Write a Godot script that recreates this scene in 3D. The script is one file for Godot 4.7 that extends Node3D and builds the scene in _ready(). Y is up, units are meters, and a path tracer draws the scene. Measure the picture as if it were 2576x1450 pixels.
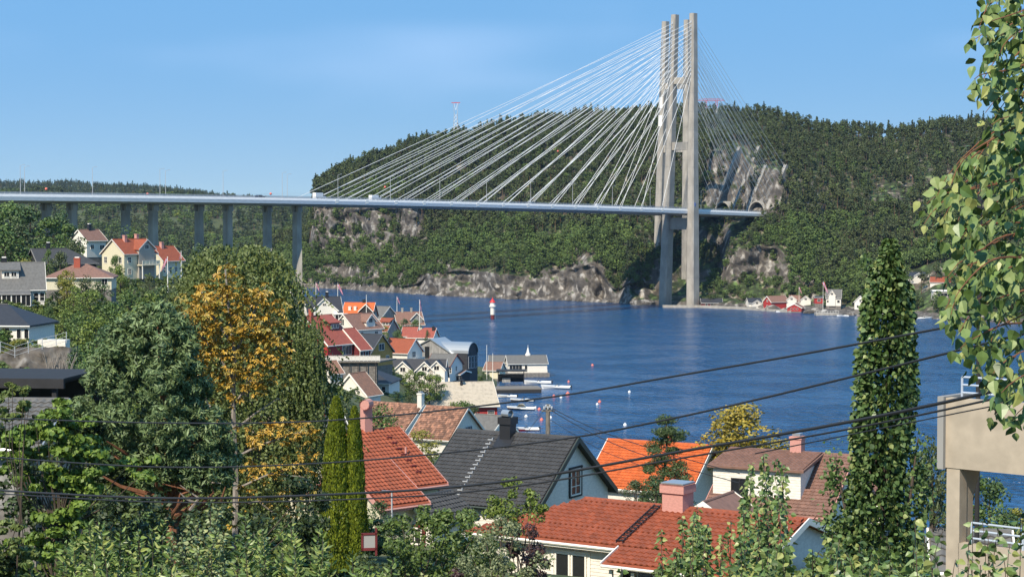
extends Node3D
# Fjord strait with two parallel cable-stayed bridges, seen over a hillside village.
const F := 4900.0
const CX := 1287.5
const CY := 725.0
const EYE := Vector3(0, 56, 0)
var cam_basis := Basis(Vector3.RIGHT, -deg_to_rad(2.4))
var rng := RandomNumberGenerator.new()
var M := {}
var taken := {}

class MB:
	var v := PackedVector3Array()
	var c := PackedColorArray()
	var n := PackedVector3Array()
	var col := Color(1, 1, 1)
	func tri(a: Vector3, b: Vector3, d: Vector3) -> void:
		v.append(a); v.append(b); v.append(d)
		c.append(col); c.append(col); c.append(col)
	func quad(a: Vector3, b: Vector3, d: Vector3, e: Vector3) -> void:
		tri(a, b, d); tri(a, d, e)
	func box(o: Vector3, s: Vector3, b := Basis()) -> void:
		var x := b.x * s.x * 0.5; var y := b.y * s.y * 0.5; var z := b.z * s.z * 0.5
		quad(o - x - y + z, o - x + y + z, o + x + y + z, o + x - y + z)
		quad(o + x - y - z, o + x + y - z, o - x + y - z, o - x - y - z)
		quad(o - x - y - z, o - x + y - z, o - x + y + z, o - x - y + z)
		quad(o + x - y + z, o + x + y + z, o + x + y - z, o + x - y - z)
		quad(o - x + y + z, o - x + y - z, o + x + y - z, o + x + y + z)
		quad(o - x - y - z, o - x - y + z, o + x - y + z, o + x - y - z)
	# a bar from a to b, w wide (sideways), h tall (along up)
	func bar(a: Vector3, b: Vector3, w: float, h: float, up := Vector3.UP) -> void:
		var x := b - a
		var z := x.cross(up).normalized()
		if z.length() < 0.5:
			z = x.cross(Vector3.RIGHT).normalized()
		var y := z.cross(x).normalized()
		box((a + b) * 0.5, Vector3(x.length(), h, w), Basis(x.normalized(), y, z))
	func tube(a: Vector3, b: Vector3, r0: float, r1: float, k := 6, caps := false) -> void:
		var x := (b - a).normalized()
		var u := x.cross(Vector3.UP if absf(x.y) < 0.95 else Vector3.RIGHT).normalized()
		var w := x.cross(u)
		for i in k:
			var p := TAU * i / k; var q := TAU * (i + 1) / k
			var d0 := u * cos(p) + w * sin(p); var d1 := u * cos(q) + w * sin(q)
			quad(a + d0 * r0, b + d0 * r1, b + d1 * r1, a + d1 * r0)
			if caps:
				tri(b, b + d1 * r1, b + d0 * r1); tri(a, a + d0 * r0, a + d1 * r0)
	func path(pts: Array, r0: float, r1: float, k := 6) -> void:
		for i in pts.size() - 1:
			var f0 := float(i) / (pts.size() - 1); var f1 := float(i + 1) / (pts.size() - 1)
			tube(pts[i], pts[i + 1], lerpf(r0, r1, f0), lerpf(r0, r1, f1), k)
	func prism(p: Array, e: Vector3) -> void:
		for i in range(1, p.size() - 1):
			tri(p[0], p[i], p[i + 1]); tri(p[0] + e, p[i + 1] + e, p[i] + e)
		for i in p.size():
			var a: Vector3 = p[i]; var b: Vector3 = p[(i + 1) % p.size()]
			quad(a, a + e, b + e, b)
	# rings of equal size joined
	func loft(rings: Array, cap := true) -> void:
		for r in rings.size() - 1:
			var a: Array = rings[r]; var b: Array = rings[r + 1]
			for i in a.size():
				var j := (i + 1) % a.size()
				quad(a[i], b[i], b[j], a[j])
		if cap:
			var f: Array = rings[0]; var l: Array = rings[-1]
			for i in range(1, f.size() - 1):
				tri(f[0], f[i], f[i + 1]); tri(l[0], l[i + 1], l[i])
	func lathe(o: Vector3, prof: Array, k := 12) -> void:
		var rings := []
		for p in prof:
			var ring := []
			for i in k:
				ring.append(o + Vector3(cos(TAU * i / k) * p[0], p[1], sin(TAU * i / k) * p[0]))
			rings.append(ring)
		loft(rings, true)
	func leaf(p: Vector3, nrm: Vector3, s: float, w := 0.62) -> void:
		var u := nrm.cross(Vector3(0.31, 0.9, 0.27)).normalized()
		var t := u.cross(nrm)
		var a := p.x * 12.9 + p.y * 78.2 + p.z * 37.7
		var d := (u * cos(a) + t * sin(a)) * s
		var e := d.cross(nrm).normalized() * s * w
		quad(p - d, p - e, p + d, p + e)
	func cloud(rg: RandomNumberGenerator, o: Vector3, r: Vector3, k: int, s: float, ca: Color, cb: Color, inner := 0.55, w := 0.62, up := 0.25) -> void:
		for i in k:
			var d := Vector3(rg.randfn(), rg.randfn(), rg.randfn()).normalized()
			var f := lerpf(inner, 1.0, sqrt(rg.randf()))
			var nn := (d * 0.7 + Vector3(rg.randfn(), rg.randfn() + up, rg.randfn()) * 0.6).normalized()
			col = ca.lerp(cb, rg.randf())
			leaf(o + d * r * f, nn, s * rg.randf_range(0.7, 1.25), w)
	func mesh() -> ArrayMesh:
		var m := ArrayMesh.new()
		var a := []
		a.resize(Mesh.ARRAY_MAX)
		a[Mesh.ARRAY_VERTEX] = v
		a[Mesh.ARRAY_COLOR] = c
		if n.size() == v.size():
			a[Mesh.ARRAY_NORMAL] = n
		m.add_surface_from_arrays(Mesh.PRIMITIVE_TRIANGLES, a)
		return m

func ray(px: float, py: float) -> Vector3:
	return cam_basis * Vector3((px - CX) / F, -(py - CY) / F, -1)
func at(px: float, py: float, d: float) -> Vector3:
	var r := ray(px, py)
	return EYE + r * (d / -r.z)
# where the ray meets the level h
func on(px: float, py: float, h: float) -> Vector3:
	var r := ray(px, py)
	return EYE + r * ((h - EYE.y) / r.y)
# a point at height h and distance d in the direction of a column
func col_at(px: float, d: float, h: float) -> Vector3:
	var p := deg_to_rad(2.4)
	return Vector3((px - CX) / F * (d * cos(p) + (56.0 - h) * sin(p)), h, -d)

func numbered(n: String) -> String:
	if not taken.has(n):
		taken[n] = 0
		return n
	taken[n] += 1
	return "%s_%03d" % [n, taken[n]]
func meta(o: Node, label := "", category := "", group := "", kind := "") -> void:
	if label: o.set_meta("label", label)
	if category: o.set_meta("category", category)
	if group: o.set_meta("group", group)
	if kind: o.set_meta("kind", kind)
func thing(n: String, label: String, category: String, pos := Vector3.ZERO, yaw := 0.0, group := "") -> Node3D:
	var o := Node3D.new()
	o.name = numbered(n); add_child(o)
	o.position = pos; o.rotation.y = yaw
	meta(o, label, category, group)
	return o
func part(parent: Node, n: String, mesh: Mesh, m: Material, xf := Transform3D()) -> MeshInstance3D:
	var o := MeshInstance3D.new()
	o.name = n
	o.mesh = mesh
	o.material_override = m
	o.transform = xf
	parent.add_child(o, true)
	return o
func top(n: String, mesh: Mesh, m: Material, label: String, category: String, group := "", kind := "") -> MeshInstance3D:
	var o := part(self, numbered(n), mesh, m)
	meta(o, label, category, group, kind)
	return o
func structure(n: String, mesh: Mesh, m: Material) -> MeshInstance3D:
	var o := part(self, n, mesh, m)
	o.set_meta("kind", "structure")
	return o
func lin(r: float, g: float, b: float) -> Color:
	return Color(r, g, b).linear_to_srgb()
func noise(sd: int, freq: float, oct := 4) -> FastNoiseLite:
	var f := FastNoiseLite.new()
	f.seed = sd; f.frequency = freq; f.fractal_octaves = oct
	f.noise_type = FastNoiseLite.TYPE_SIMPLEX_SMOOTH
	return f
# a seamless texture whose values run through a list of [at, linear colour]
func ramp_tex(sd: int, freq: float, stops: Array, size := 256, oct := 5) -> ImageTexture:
	var im := noise(sd, freq, oct).get_seamless_image(size, size)
	im.convert(Image.FORMAT_RGB8)
	var lut := []
	for i in 256:
		var t := i / 255.0
		var cc: Color = stops[0][1]
		for k in stops.size() - 1:
			if t >= stops[k][0]:
				cc = (stops[k][1] as Color).lerp(stops[k + 1][1], clampf((t - stops[k][0]) / (stops[k + 1][0] - stops[k][0]), 0, 1))
		lut.append(cc.linear_to_srgb())
	for y in size:
		for x in size:
			im.set_pixel(x, y, lut[im.get_pixel(x, y).r8])
	im.generate_mipmaps()
	return ImageTexture.create_from_image(im)
func grey_tex(sd: int, freq: float, lo: float, hi: float, size := 256) -> ImageTexture:
	return ramp_tex(sd, freq, [[0.0, Color(lo, lo, lo)], [0.25, Color(lo, lo, lo)], [0.75, Color(hi, hi, hi)], [1.0, Color(hi, hi, hi)]], size)
func bump_tex(sd: int, freq: float, strength: float, size := 256, oct := 4) -> ImageTexture:
	var im := noise(sd, freq, oct).get_seamless_image(size, size)
	im.bump_map_to_normal_map(strength)
	im.generate_mipmaps()
	return ImageTexture.create_from_image(im)
func mat(key: String, r: float, g: float, b: float, rough := 0.8, tex: Texture2D = null, scale := Vector3.ONE, world := true) -> StandardMaterial3D:
	var m := StandardMaterial3D.new()
	m.albedo_color = lin(r, g, b)
	m.roughness = rough
	m.resource_name = key
	if tex:
		m.albedo_texture = tex
		m.uv1_triplanar = true
		m.uv1_world_triplanar = world
		m.uv1_scale = scale
	M[key] = m
	return m

func _ready() -> void:
	rng.seed = 7
	setup_view()
	setup_materials()
	build_setting()
	build_bridges()
	build_far_shore()
	build_village()
	build_near_houses()
	build_trees()
	build_foreground()
	print("nodes ", get_child_count())

func setup_view() -> void:
	var cam := Camera3D.new()
	cam.name = "camera"
	add_child(cam)
	cam.transform = Transform3D(cam_basis, EYE)
	cam.fov = rad_to_deg(2.0 * atan(CY / F))
	cam.near = 0.5
	cam.far = 12000.0
	cam.current = true
	var env := Environment.new()
	env.background_mode = Environment.BG_SKY
	var sm := ProceduralSkyMaterial.new()
	sm.sky_top_color = lin(0.154, 0.383, 0.708)
	sm.sky_horizon_color = lin(0.408, 0.592, 0.708)
	sm.sky_curve = 0.026
	sm.ground_bottom_color = lin(0.06, 0.07, 0.06)
	sm.ground_horizon_color = lin(0.3, 0.42, 0.54)
	sm.ground_curve = 0.02
	sm.sun_angle_max = 1.0
	sm.sky_cover = cloud_cover()
	sm.sky_cover_modulate = Color(1, 1, 1, 1)
	var sky := Sky.new()
	sky.sky_material = sm
	env.sky = sky
	env.tonemap_mode = Environment.TONE_MAPPER_LINEAR
	env.tonemap_exposure = 1.2
	env.sdfgi_enabled = true
	env.ssao_enabled = true
	env.ssil_enabled = true
	env.fog_enabled = true
	env.fog_density = 0.000025
	env.fog_light_color = Color(0.66, 0.78, 0.92)
	var we := WorldEnvironment.new()
	we.name = "world_environment"
	we.environment = env
	add_child(we)
	var sun := DirectionalLight3D.new()
	sun.name = "sun"
	add_child(sun)
	sun.look_at_from_position(Vector3(-sin(deg_to_rad(28)) * cos(deg_to_rad(44)), sin(deg_to_rad(44)), cos(deg_to_rad(28)) * cos(deg_to_rad(44))) * 100.0, Vector3.ZERO)
	sun.light_energy = 1.6
	sun.light_color = Color(1.0, 0.95, 0.87)
	sun.light_angular_distance = 0.5
	sun.shadow_enabled = true

# faint high wisps, thin enough to show mostly sky
func cloud_cover() -> ImageTexture:
	var w := 1024; var h := 512
	var im := Image.create(w, h, false, Image.FORMAT_RGBA8)
	var n1 := noise(31, 0.006, 5); var n2 := noise(32, 0.02, 4)
	for y in range(0, h / 2 + 8):
		for x in w:
			var a := TAU * x / w
			var el := (h / 2.0 - y) * 6.0
			var p := Vector3(cos(a) * 163.0, el, sin(a) * 163.0)
			var q := n1.get_noise_3d(p.x * 1.3, p.y * 1.6, p.z * 1.3) * 0.7 + n2.get_noise_3d(p.x, p.y, p.z) * 0.35
			var f := clampf((q - 0.02) * 1.8, 0.0, 1.0)
			im.set_pixel(x, y, Color(0.95, 0.9, 0.9, f * 0.24))
	return ImageTexture.create_from_image(im)

func setup_materials() -> void:
	var g1 := grey_tex(1, 0.02, 0.72, 1.0)
	var g2 := grey_tex(2, 0.035, 0.82, 1.0)
	var g3 := grey_tex(3, 0.012, 0.6, 1.0)
	mat("concrete", 0.40, 0.372, 0.325, 0.9, g1, Vector3(0.06, 0.02, 0.06))
	mat("concrete_dark", 0.34, 0.33, 0.31, 0.9, g1, Vector3(0.06, 0.02, 0.06))
	mat("deck_paint", 0.72, 0.74, 0.75, 0.6, g2, Vector3(0.05, 0.2, 0.05))
	mat("asphalt", 0.06, 0.06, 0.062, 0.9, g2, Vector3(0.3, 0.3, 0.3))
	mat("cable_white", 0.82, 0.82, 0.80, 0.4)
	mat("steel_grey", 0.42, 0.44, 0.46, 0.5)
	mat("white", 0.84, 0.79, 0.70, 0.6, g2, Vector3(0.35, 0.5, 0.35))
	mat("white_trim", 0.86, 0.82, 0.74, 0.5)
	mat("cream", 0.72, 0.66, 0.48, 0.7, g2, Vector3(0.35, 0.5, 0.35))
	mat("light_grey_paint", 0.74, 0.71, 0.65, 0.6, g2, Vector3(0.35, 0.5, 0.35))
	mat("grey_wood", 0.34, 0.33, 0.31, 0.85, g3, Vector3(0.5, 0.1, 0.5))
	mat("red_wood", 0.42, 0.035, 0.03, 0.75, g1, Vector3(0.4, 0.2, 0.4))
	mat("dark_red_wood", 0.16, 0.02, 0.022, 0.75, g1, Vector3(0.4, 0.2, 0.4))
	mat("yellow_wood", 0.48, 0.28, 0.07, 0.75, g1, Vector3(0.4, 0.2, 0.4))
	mat("black_wood", 0.025, 0.025, 0.027, 0.8, g1, Vector3(0.4, 0.2, 0.4))
	mat("stone", 0.22, 0.20, 0.18, 0.95, g3, Vector3(0.25, 0.4, 0.25))
	mat("brick", 0.42, 0.10, 0.06, 0.9, g1, Vector3(0.9, 0.9, 0.9))
	mat("pink_render", 0.60, 0.30, 0.25, 0.9, g2, Vector3(0.9, 0.9, 0.9))
	mat("black_metal", 0.02, 0.02, 0.022, 0.45)
	mat("zinc", 0.45, 0.47, 0.48, 0.35).metallic = 0.6
	mat("glass", 0.02, 0.022, 0.025, 0.06)
	var rt := ramp_tex(11, 0.02, [[0.0, Color(0.6, 0.6, 0.6)], [0.45, Color(0.85, 0.85, 0.85)], [0.7, Color(1, 1, 1)], [1.0, Color(1.0, 1.0, 1.0)]])
	mat("roof_orange", 0.58, 0.125, 0.025, 0.75, rt, Vector3(0.25, 0.25, 0.25))
	mat("roof_terracotta", 0.31, 0.078, 0.034, 0.8, rt, Vector3(0.3, 0.3, 0.3))
	mat("roof_red", 0.34, 0.085, 0.055, 0.8, rt, Vector3(0.3, 0.3, 0.3))
	mat("roof_brown", 0.24, 0.13, 0.095, 0.85, rt, Vector3(0.3, 0.3, 0.3))
	mat("roof_old_tile", 0.30, 0.165, 0.115, 0.9, ramp_tex(12, 0.05, [[0.0, Color(0.45, 0.45, 0.42)], [0.5, Color(0.8, 0.78, 0.75)], [0.8, Color(1.15, 0.95, 0.8)], [1.0, Color(1.2, 1.1, 1.0)]]), Vector3(0.12, 0.12, 0.12))
	mat("roof_black", 0.055, 0.054, 0.054, 0.7, rt, Vector3(0.3, 0.3, 0.3))
	mat("roof_dark", 0.035, 0.036, 0.042, 0.6, rt, Vector3(0.3, 0.3, 0.3))
	mat("roof_grey", 0.15, 0.145, 0.135, 0.85, rt, Vector3(0.3, 0.3, 0.3))
	mat("roof_tan", 0.52, 0.45, 0.35, 0.85, ramp_tex(13, 0.03, [[0.0, Color(0.5, 0.5, 0.5)], [0.3, Color(0.8, 0.8, 0.8)], [0.5, Color(0.97, 0.97, 0.97)], [1.0, Color(1, 1, 1)]]), Vector3(0.1, 0.1, 0.1))
	mat("bark", 0.10, 0.075, 0.055, 0.95, g3, Vector3(2, 0.5, 2))
	mat("bark_pale", 0.34, 0.30, 0.26, 0.95, g3, Vector3(2, 0.5, 2))
	mat("bark_red", 0.24, 0.10, 0.05, 0.95, g3, Vector3(2, 0.5, 2))
	mat("wood_grey", 0.22, 0.195, 0.165, 0.95, g3, Vector3(2, 0.4, 2))
	mat("wire", 0.02, 0.02, 0.022, 0.6)
	mat("red_paint", 0.55, 0.03, 0.03, 0.5)
	mat("boat_white", 0.82, 0.82, 0.80, 0.25)
	mat("navy", 0.02, 0.025, 0.05, 0.3)
	mat("canvas", 0.62, 0.58, 0.48, 0.8)
	mat("buoy_orange", 0.75, 0.18, 0.12, 0.4)
	mat("flag_red", 0.55, 0.05, 0.08, 0.8)
	mat("flag_blue", 0.03, 0.05, 0.22, 0.8)
	# leaves: the mesh carries the green of every leaf
	for k in [["leaf", 0.6, Color(0.28, 0.42, 0.1)], ["leaf_far", 0.8, Color(0, 0, 0)]]:
		var m := mat(k[0], 1, 1, 1, k[1])
		m.vertex_color_use_as_albedo = true
		if k[2].g > 0:
			m.backlight = k[2]
	var rock := mat("rock", 1, 1, 1, 0.95, ramp_tex(21, 0.012, [[0.0, Color(0.03, 0.027, 0.024)], [0.35, Color(0.07, 0.062, 0.054)], [0.60, Color(0.13, 0.112, 0.095)], [0.68, Color(0.20, 0.18, 0.15)], [0.74, Color(0.42, 0.39, 0.35)], [1.0, Color(0.58, 0.55, 0.5)]], 512), Vector3(0.026, 0.019, 0.026))
	rock.vertex_color_use_as_albedo = true
	rock.normal_enabled = true
	rock.normal_texture = bump_tex(23, 0.02, 9.0, 512, 5)
	rock.normal_scale = 1.0
	var soil := mat("soil", 1, 1, 1, 1.0, ramp_tex(22, 0.02, [[0.0, Color(0.03, 0.05, 0.015)], [0.5, Color(0.07, 0.095, 0.03)], [0.75, Color(0.16, 0.15, 0.06)], [1.0, Color(0.24, 0.2, 0.1)]], 512), Vector3(0.06, 0.06, 0.06))
	soil.vertex_color_use_as_albedo = true
	var water := mat("water", 0.001, 0.052, 0.155, 0.2)
	water.metallic_specular = 0.6
	water.normal_enabled = true
	water.normal_texture = ripple_tex()
	water.normal_scale = 1.0
	water.uv1_triplanar = true
	water.uv1_world_triplanar = true
	water.uv1_scale = Vector3(0.0032, 0.0032, 0.0046)

# wind ripples, stronger in some patches of the water than in others
func ripple_tex() -> ImageTexture:
	var n := 1024
	var a := noise(41, 0.055, 4).get_seamless_image(n, n).get_data()
	var b := noise(42, 0.006, 4).get_seamless_image(n, n).get_data()
	var out := PackedFloat32Array()
	out.resize(n * n)
	for i in n * n:
		out[i] = (a[i] / 255.0 - 0.5) * (0.25 + 1.5 * smoothstep(0.3, 0.75, b[i] / 255.0))
	var im := Image.create_from_data(n, n, false, Image.FORMAT_RF, out.to_byte_array())
	im.bump_map_to_normal_map(7.5)
	im.generate_mipmaps()
	return ImageTexture.create_from_image(im)

func interp(list: Array, x: float, k := 1) -> float:
	if x <= list[0][0]: return list[0][k]
	for i in list.size() - 1:
		if x <= list[i + 1][0]:
			return lerpf(list[i][k], list[i + 1][k], (x - list[i][0]) / (list[i + 1][0] - list[i][0]))
	return list[-1][k]

# the hill across the water: for each direction the distance and height of six break lines from the shore to the ridge
const HILL := [
	[600, [1375, -1], [1380, 2], [1400, 8], [1430, 14], [1460, 20], [1500, 24]],
	[700, [1360, -1], [1364, 3], [1390, 12], [1420, 18], [1450, 24], [1490, 28]],
	[770, [1347, -1], [1351, 3], [1375, 18], [1392, 26], [1410, 32], [1450, 34]],
	[795, [1340, -1], [1345, 3], [1362, 24], [1369, 50], [1378, 60], [1400, 66]],
	[850, [1325, -1], [1330, 3], [1352, 27], [1359, 54], [1385, 66], [1415, 76]],
	[950, [1280, -1], [1286, 3], [1312, 29], [1319, 57], [1365, 70], [1435, 87]],
	[1040, [1250, -1], [1258, 9], [1290, 31], [1298, 56], [1360, 74], [1440, 97]],
	[1090, [1232, -1], [1241, 15], [1285, 34], [1325, 56], [1380, 80], [1445, 102]],
	[1150, [1215, -1], [1223, 17], [1272, 36], [1330, 60], [1385, 84], [1450, 106]],
	[1300, [1180, -1], [1188, 14], [1250, 36], [1320, 64], [1390, 92], [1470, 115]],
	[1400, [1165, -1], [1172, 18], [1235, 38], [1310, 66], [1390, 94], [1475, 117]],
	[1490, [1145, -1], [1151, 23], [1220, 44], [1300, 68], [1385, 97], [1480, 120]],
	[1550, [1128, -1], [1140, 12], [1190, 38], [1285, 68], [1380, 97], [1480, 121]],
	[1600, [1112, -1], [1120, 16], [1160, 33], [1270, 66], [1370, 96], [1480, 122]],
	[1650, [1112, -1], [1132, 14], [1152, 29], [1240, 64], [1350, 94], [1475, 122]],
	[1690, [1098, -1], [1112, 5], [1142, 17], [1210, 56], [1320, 92], [1470, 121]],
	[1740, [1082, -1], [1094, 2], [1130, 13], [1192, 53], [1260, 88], [1470, 120]],
	[1800, [1078, -1], [1090, 3], [1128, 14], [1178, 51], [1214, 89], [1465, 121]],
	[1850, [1074, -1], [1096, 3], [1113, 15], [1120, 32], [1174, 52], [1216, 92], [1460, 121]],
	[1905, [1064, -1], [1086, 3], [1108, 17], [1114, 34], [1154, 51], [1180, 82], [1450, 120]],
	[1950, [1048, -1], [1078, 3], [1100, 17], [1106, 33], [1138, 50], [1166, 79], [1440, 117]],
	[2000, [1026, -1], [1072, 3.5], [1088, 15], [1098, 24], [1128, 45], [1172, 70], [1425, 113]],
	[2100, [1000, -1], [1060, 4], [1078, 14], [1096, 27], [1180, 60], [1400, 108]],
	[2250, [984, -1], [1010, 2.5], [1036, 11], [1080, 26], [1170, 60], [1380, 105]],
	[2400, [960, -1], [968, 2], [1005, 13], [1050, 26], [1150, 62], [1365, 108]],
	[2600, [925, -1], [933, 2], [970, 13], [1020, 28], [1130, 66], [1340, 106]],
	[2900, [890, -1], [898, 2], [935, 12], [990, 26], [1110, 62], [1310, 98]],
	[3200, [860, -1], [868, 2], [905, 12], [960, 26], [1080, 58], [1280, 90]]]
var hill_rows := []
func hill_table() -> void:
	for r in HILL:
		var row: Array = r.duplicate()
		if row.size() == 7:
			row.insert(3, [(row[2][0] + row[3][0]) * 0.5, (row[2][1] + row[3][1]) * 0.5])
		hill_rows.append(row)
var hill_n1 := noise(51, 0.035, 4)
var hill_n3 := noise(54, 0.11, 4)
var hill_n2 := noise(52, 0.011, 3)

# the point of the hill in direction px at q (0 shore .. 5 ridge, 6 behind)
func hill_at(px: float, q: float) -> Vector3:
	var i := 0
	while i < hill_rows.size() - 2 and hill_rows[i + 1][0] < px:
		i += 1
	var f := clampf((px - hill_rows[i][0]) / float(hill_rows[i + 1][0] - hill_rows[i][0]), 0, 1)
	f = f * f * (3 - 2 * f)
	var k := mini(int(q), 5)
	var g := q - k
	var d0 := lerpf(hill_rows[i][k + 1][0], hill_rows[i + 1][k + 1][0], f)
	var d1 := lerpf(hill_rows[i][k + 2][0], hill_rows[i + 1][k + 2][0], f)
	var h0 := lerpf(hill_rows[i][k + 1][1], hill_rows[i + 1][k + 1][1], f)
	var h1 := lerpf(hill_rows[i][k + 2][1], hill_rows[i + 1][k + 2][1], f)
	var d := lerpf(d0, d1, g)
	var h := lerpf(h0, h1, g)
	if q > 6.0:
		d = d1 + (q - 6.0) * 260.0
		h = h1 - (q - 6.0) * (q - 6.0) * 26.0
	var p := col_at(px, d, h)
	var steep := clampf((h1 - h0) / maxf(d1 - d0, 0.1) - 0.6, 0.0, 1.6)
	var a := hill_n1.get_noise_3d(p.x, p.y * 1.2, p.z * 0.5)
	var b := hill_n2.get_noise_3d(p.x, p.y, p.z)
	var keep := smoothstep(0.0, 0.35, q)
	var c := hill_n3.get_noise_3d(p.x, p.y * 1.1, p.z * 0.6) * clampf(steep * 1.4, 0.0, 1.0)
	return p + Vector3(0, c * 0.8, c * 3.4) * keep + Vector3(0, (a * 2.6 + b * 5.0) * keep, (a * 6.5 * (0.15 + steep) + b * 9.0 * steep) * keep)
func hill_slope(px: float, q: float) -> float:
	var a := hill_at(px, q - 0.06); var b := hill_at(px, q + 0.06)
	return (b.y - a.y) / maxf(absf(b.z - a.z), 0.05)

func grid_mesh(rows: Array, colour: Callable) -> ArrayMesh:
	var vv := PackedVector3Array(); var cc := PackedColorArray(); var nn := PackedVector3Array(); var ix := PackedInt32Array()
	var w: int = rows[0].size()
	var mid_r := rows.size() / 2
	var tst: Vector3 = (rows[mid_r][w / 2 + 1] - rows[mid_r][w / 2]).cross(rows[mid_r + 1][w / 2] - rows[mid_r][w / 2])
	var flip := 1.0 if tst.y > 0.0 else -1.0
	for r in rows.size():
		for k in w:
			var p: Vector3 = rows[r][k]
			var du: Vector3 = rows[r][mini(k + 1, w - 1)] - rows[r][maxi(k - 1, 0)]
			var dv: Vector3 = rows[mini(r + 1, rows.size() - 1)][k] - rows[maxi(r - 1, 0)][k]
			var nm := (du.cross(dv) * flip).normalized()
			vv.append(p); nn.append(nm); cc.append(colour.call(p, nm))
			if r < rows.size() - 1 and k < w - 1:
				var a := r * w + k
				ix.append_array([a, a + w, a + 1, a + 1, a + w, a + w + 1])
	var m := ArrayMesh.new()
	var ar := []
	ar.resize(Mesh.ARRAY_MAX)
	ar[Mesh.ARRAY_VERTEX] = vv; ar[Mesh.ARRAY_COLOR] = cc; ar[Mesh.ARRAY_NORMAL] = nn; ar[Mesh.ARRAY_INDEX] = ix
	m.add_surface_from_arrays(Mesh.PRIMITIVE_TRIANGLES, ar)
	return m

# near side: for each direction a list of distance and ground height
const LAND := [
	[-900, [[0, 54.4], [6, 53], [12, 51], [22, 48.4], [40, 45], [60, 42.5], [105, 38], [200, 36], [300, 37.5], [350, 38.5], [500, 42], [700, 44], [900, 40], [1300, 20], [1500, -4]]],
	[0, [[0, 54.4], [6, 53], [12, 51], [22, 48.4], [40, 45], [60, 42.5], [105, 38], [170, 35], [224, 36], [231, 39.3], [262, 39.5], [350, 38.3], [500, 41], [640, 43], [760, 40], [1000, 28], [1250, 6], [1300, -4]]],
	[250, [[0, 54.4], [6, 53], [12, 51], [22, 48.4], [40, 45], [60, 42.5], [105, 37.5], [200, 33], [300, 34.5], [400, 38], [500, 39.5], [620, 39], [760, 34], [1000, 20], [1150, 4], [1250, -4]]],
	[480, [[0, 54.4], [6, 53], [12, 51], [22, 48.4], [40, 45], [60, 42.5], [105, 37], [200, 30], [300, 30], [420, 34], [520, 37], [640, 35], [800, 26], [950, 16], [1100, 2], [1160, -4]]],
	[740, [[0, 54.4], [6, 53], [12, 51], [22, 48.4], [40, 45], [60, 42.5], [105, 37], [200, 29], [300, 24], [420, 22], [560, 23], [700, 21], [870, 19], [960, 10], [1020, -1], [1060, -6]]],
	[850, [[0, 54.4], [6, 53], [12, 51], [22, 48.2], [40, 45], [60, 42.5], [105, 37], [200, 28], [300, 22], [400, 19.5], [440, 21], [560, 22], [640, 18], [760, 8], [860, -1], [900, -6]]],
	[1000, [[0, 54.4], [6, 53], [12, 51], [22, 48], [40, 45], [60, 42.5], [105, 37], [200, 28], [300, 21], [400, 14], [480, 15], [560, 15], [640, 11], [720, 6], [790, -1], [830, -6]]],
	[1120, [[0, 54.4], [6, 53], [12, 51], [22, 48], [40, 45], [60, 42.5], [105, 37], [200, 28], [300, 20], [400, 7], [480, 5], [560, 7], [640, 6], [700, 3], [740, -1], [780, -6]]],
	[1230, [[0, 54.4], [6, 53], [12, 51], [22, 48], [40, 45], [60, 42.5], [105, 37], [200, 23], [300, 11], [400, 3], [470, 1.2], [560, 2.0], [640, 2.5], [662, 1.2], [672, -2], [700, -6]]],
	[1290, [[0, 54.4], [6, 53], [12, 51], [22, 48], [40, 45], [60, 42.5], [105, 37], [200, 22], [300, 10], [400, 2.5], [455, 1.0], [468, -3], [560, -4], [700, -6]]],
	[1420, [[0, 54.4], [6, 53], [12, 51], [22, 48], [40, 45], [60, 42.5], [105, 37], [200, 21], [300, 8], [380, 2], [400, -3], [700, -6]]],
	[1800, [[0, 54.4], [6, 53], [12, 51], [22, 48], [40, 45], [60, 42.5], [105, 37], [150, 31], [200, 21], [280, 8], [330, 2], [345, -3], [700, -6]]],
	[2300, [[0, 54.4], [6, 53], [12, 51], [22, 48], [40, 45], [60, 42.5], [105, 36.5], [150, 29], [200, 19], [260, 7], [300, 2], [315, -3], [700, -6]]],
	[3600, [[0, 54.4], [6, 53], [12, 51], [22, 48], [40, 45], [60, 42.5], [105, 36.5], [150, 29], [200, 19], [260, 7], [300, 2], [315, -3], [700, -6]]]]
var land_n := noise(61, 0.03, 3)
func land_h(px: float, d: float) -> float:
	var i := 0
	while i < LAND.size() - 2 and LAND[i + 1][0] < px:
		i += 1
	var f := clampf((px - LAND[i][0]) / float(LAND[i + 1][0] - LAND[i][0]), 0, 1)
	var h := lerpf(interp(LAND[i][1], d), interp(LAND[i + 1][1], d), f)
	return h + land_n.get_noise_2d((px - CX) / F * d, d) * clampf(d / 100.0, 0.05, 1.0) * clampf(h * 0.3, 0.0, 1.2)
func land(px: float, d: float) -> Vector3:
	return col_at(px, d, land_h(px, d))

func scatter(n: String, mesh: Mesh, m: Material, xfs: Array, tints: Array, label: String, category: String) -> void:
	var mm := MultiMesh.new()
	mm.transform_format = MultiMesh.TRANSFORM_3D
	mm.use_colors = true
	mm.mesh = mesh
	mm.instance_count = xfs.size()
	for i in xfs.size():
		mm.set_instance_transform(i, xfs[i])
		mm.set_instance_color(i, tints[i])
	var o := MultiMeshInstance3D.new()
	o.name = numbered(n)
	o.multimesh = mm
	o.material_override = m
	add_child(o)
	meta(o, label, category, "", "stuff")

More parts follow.
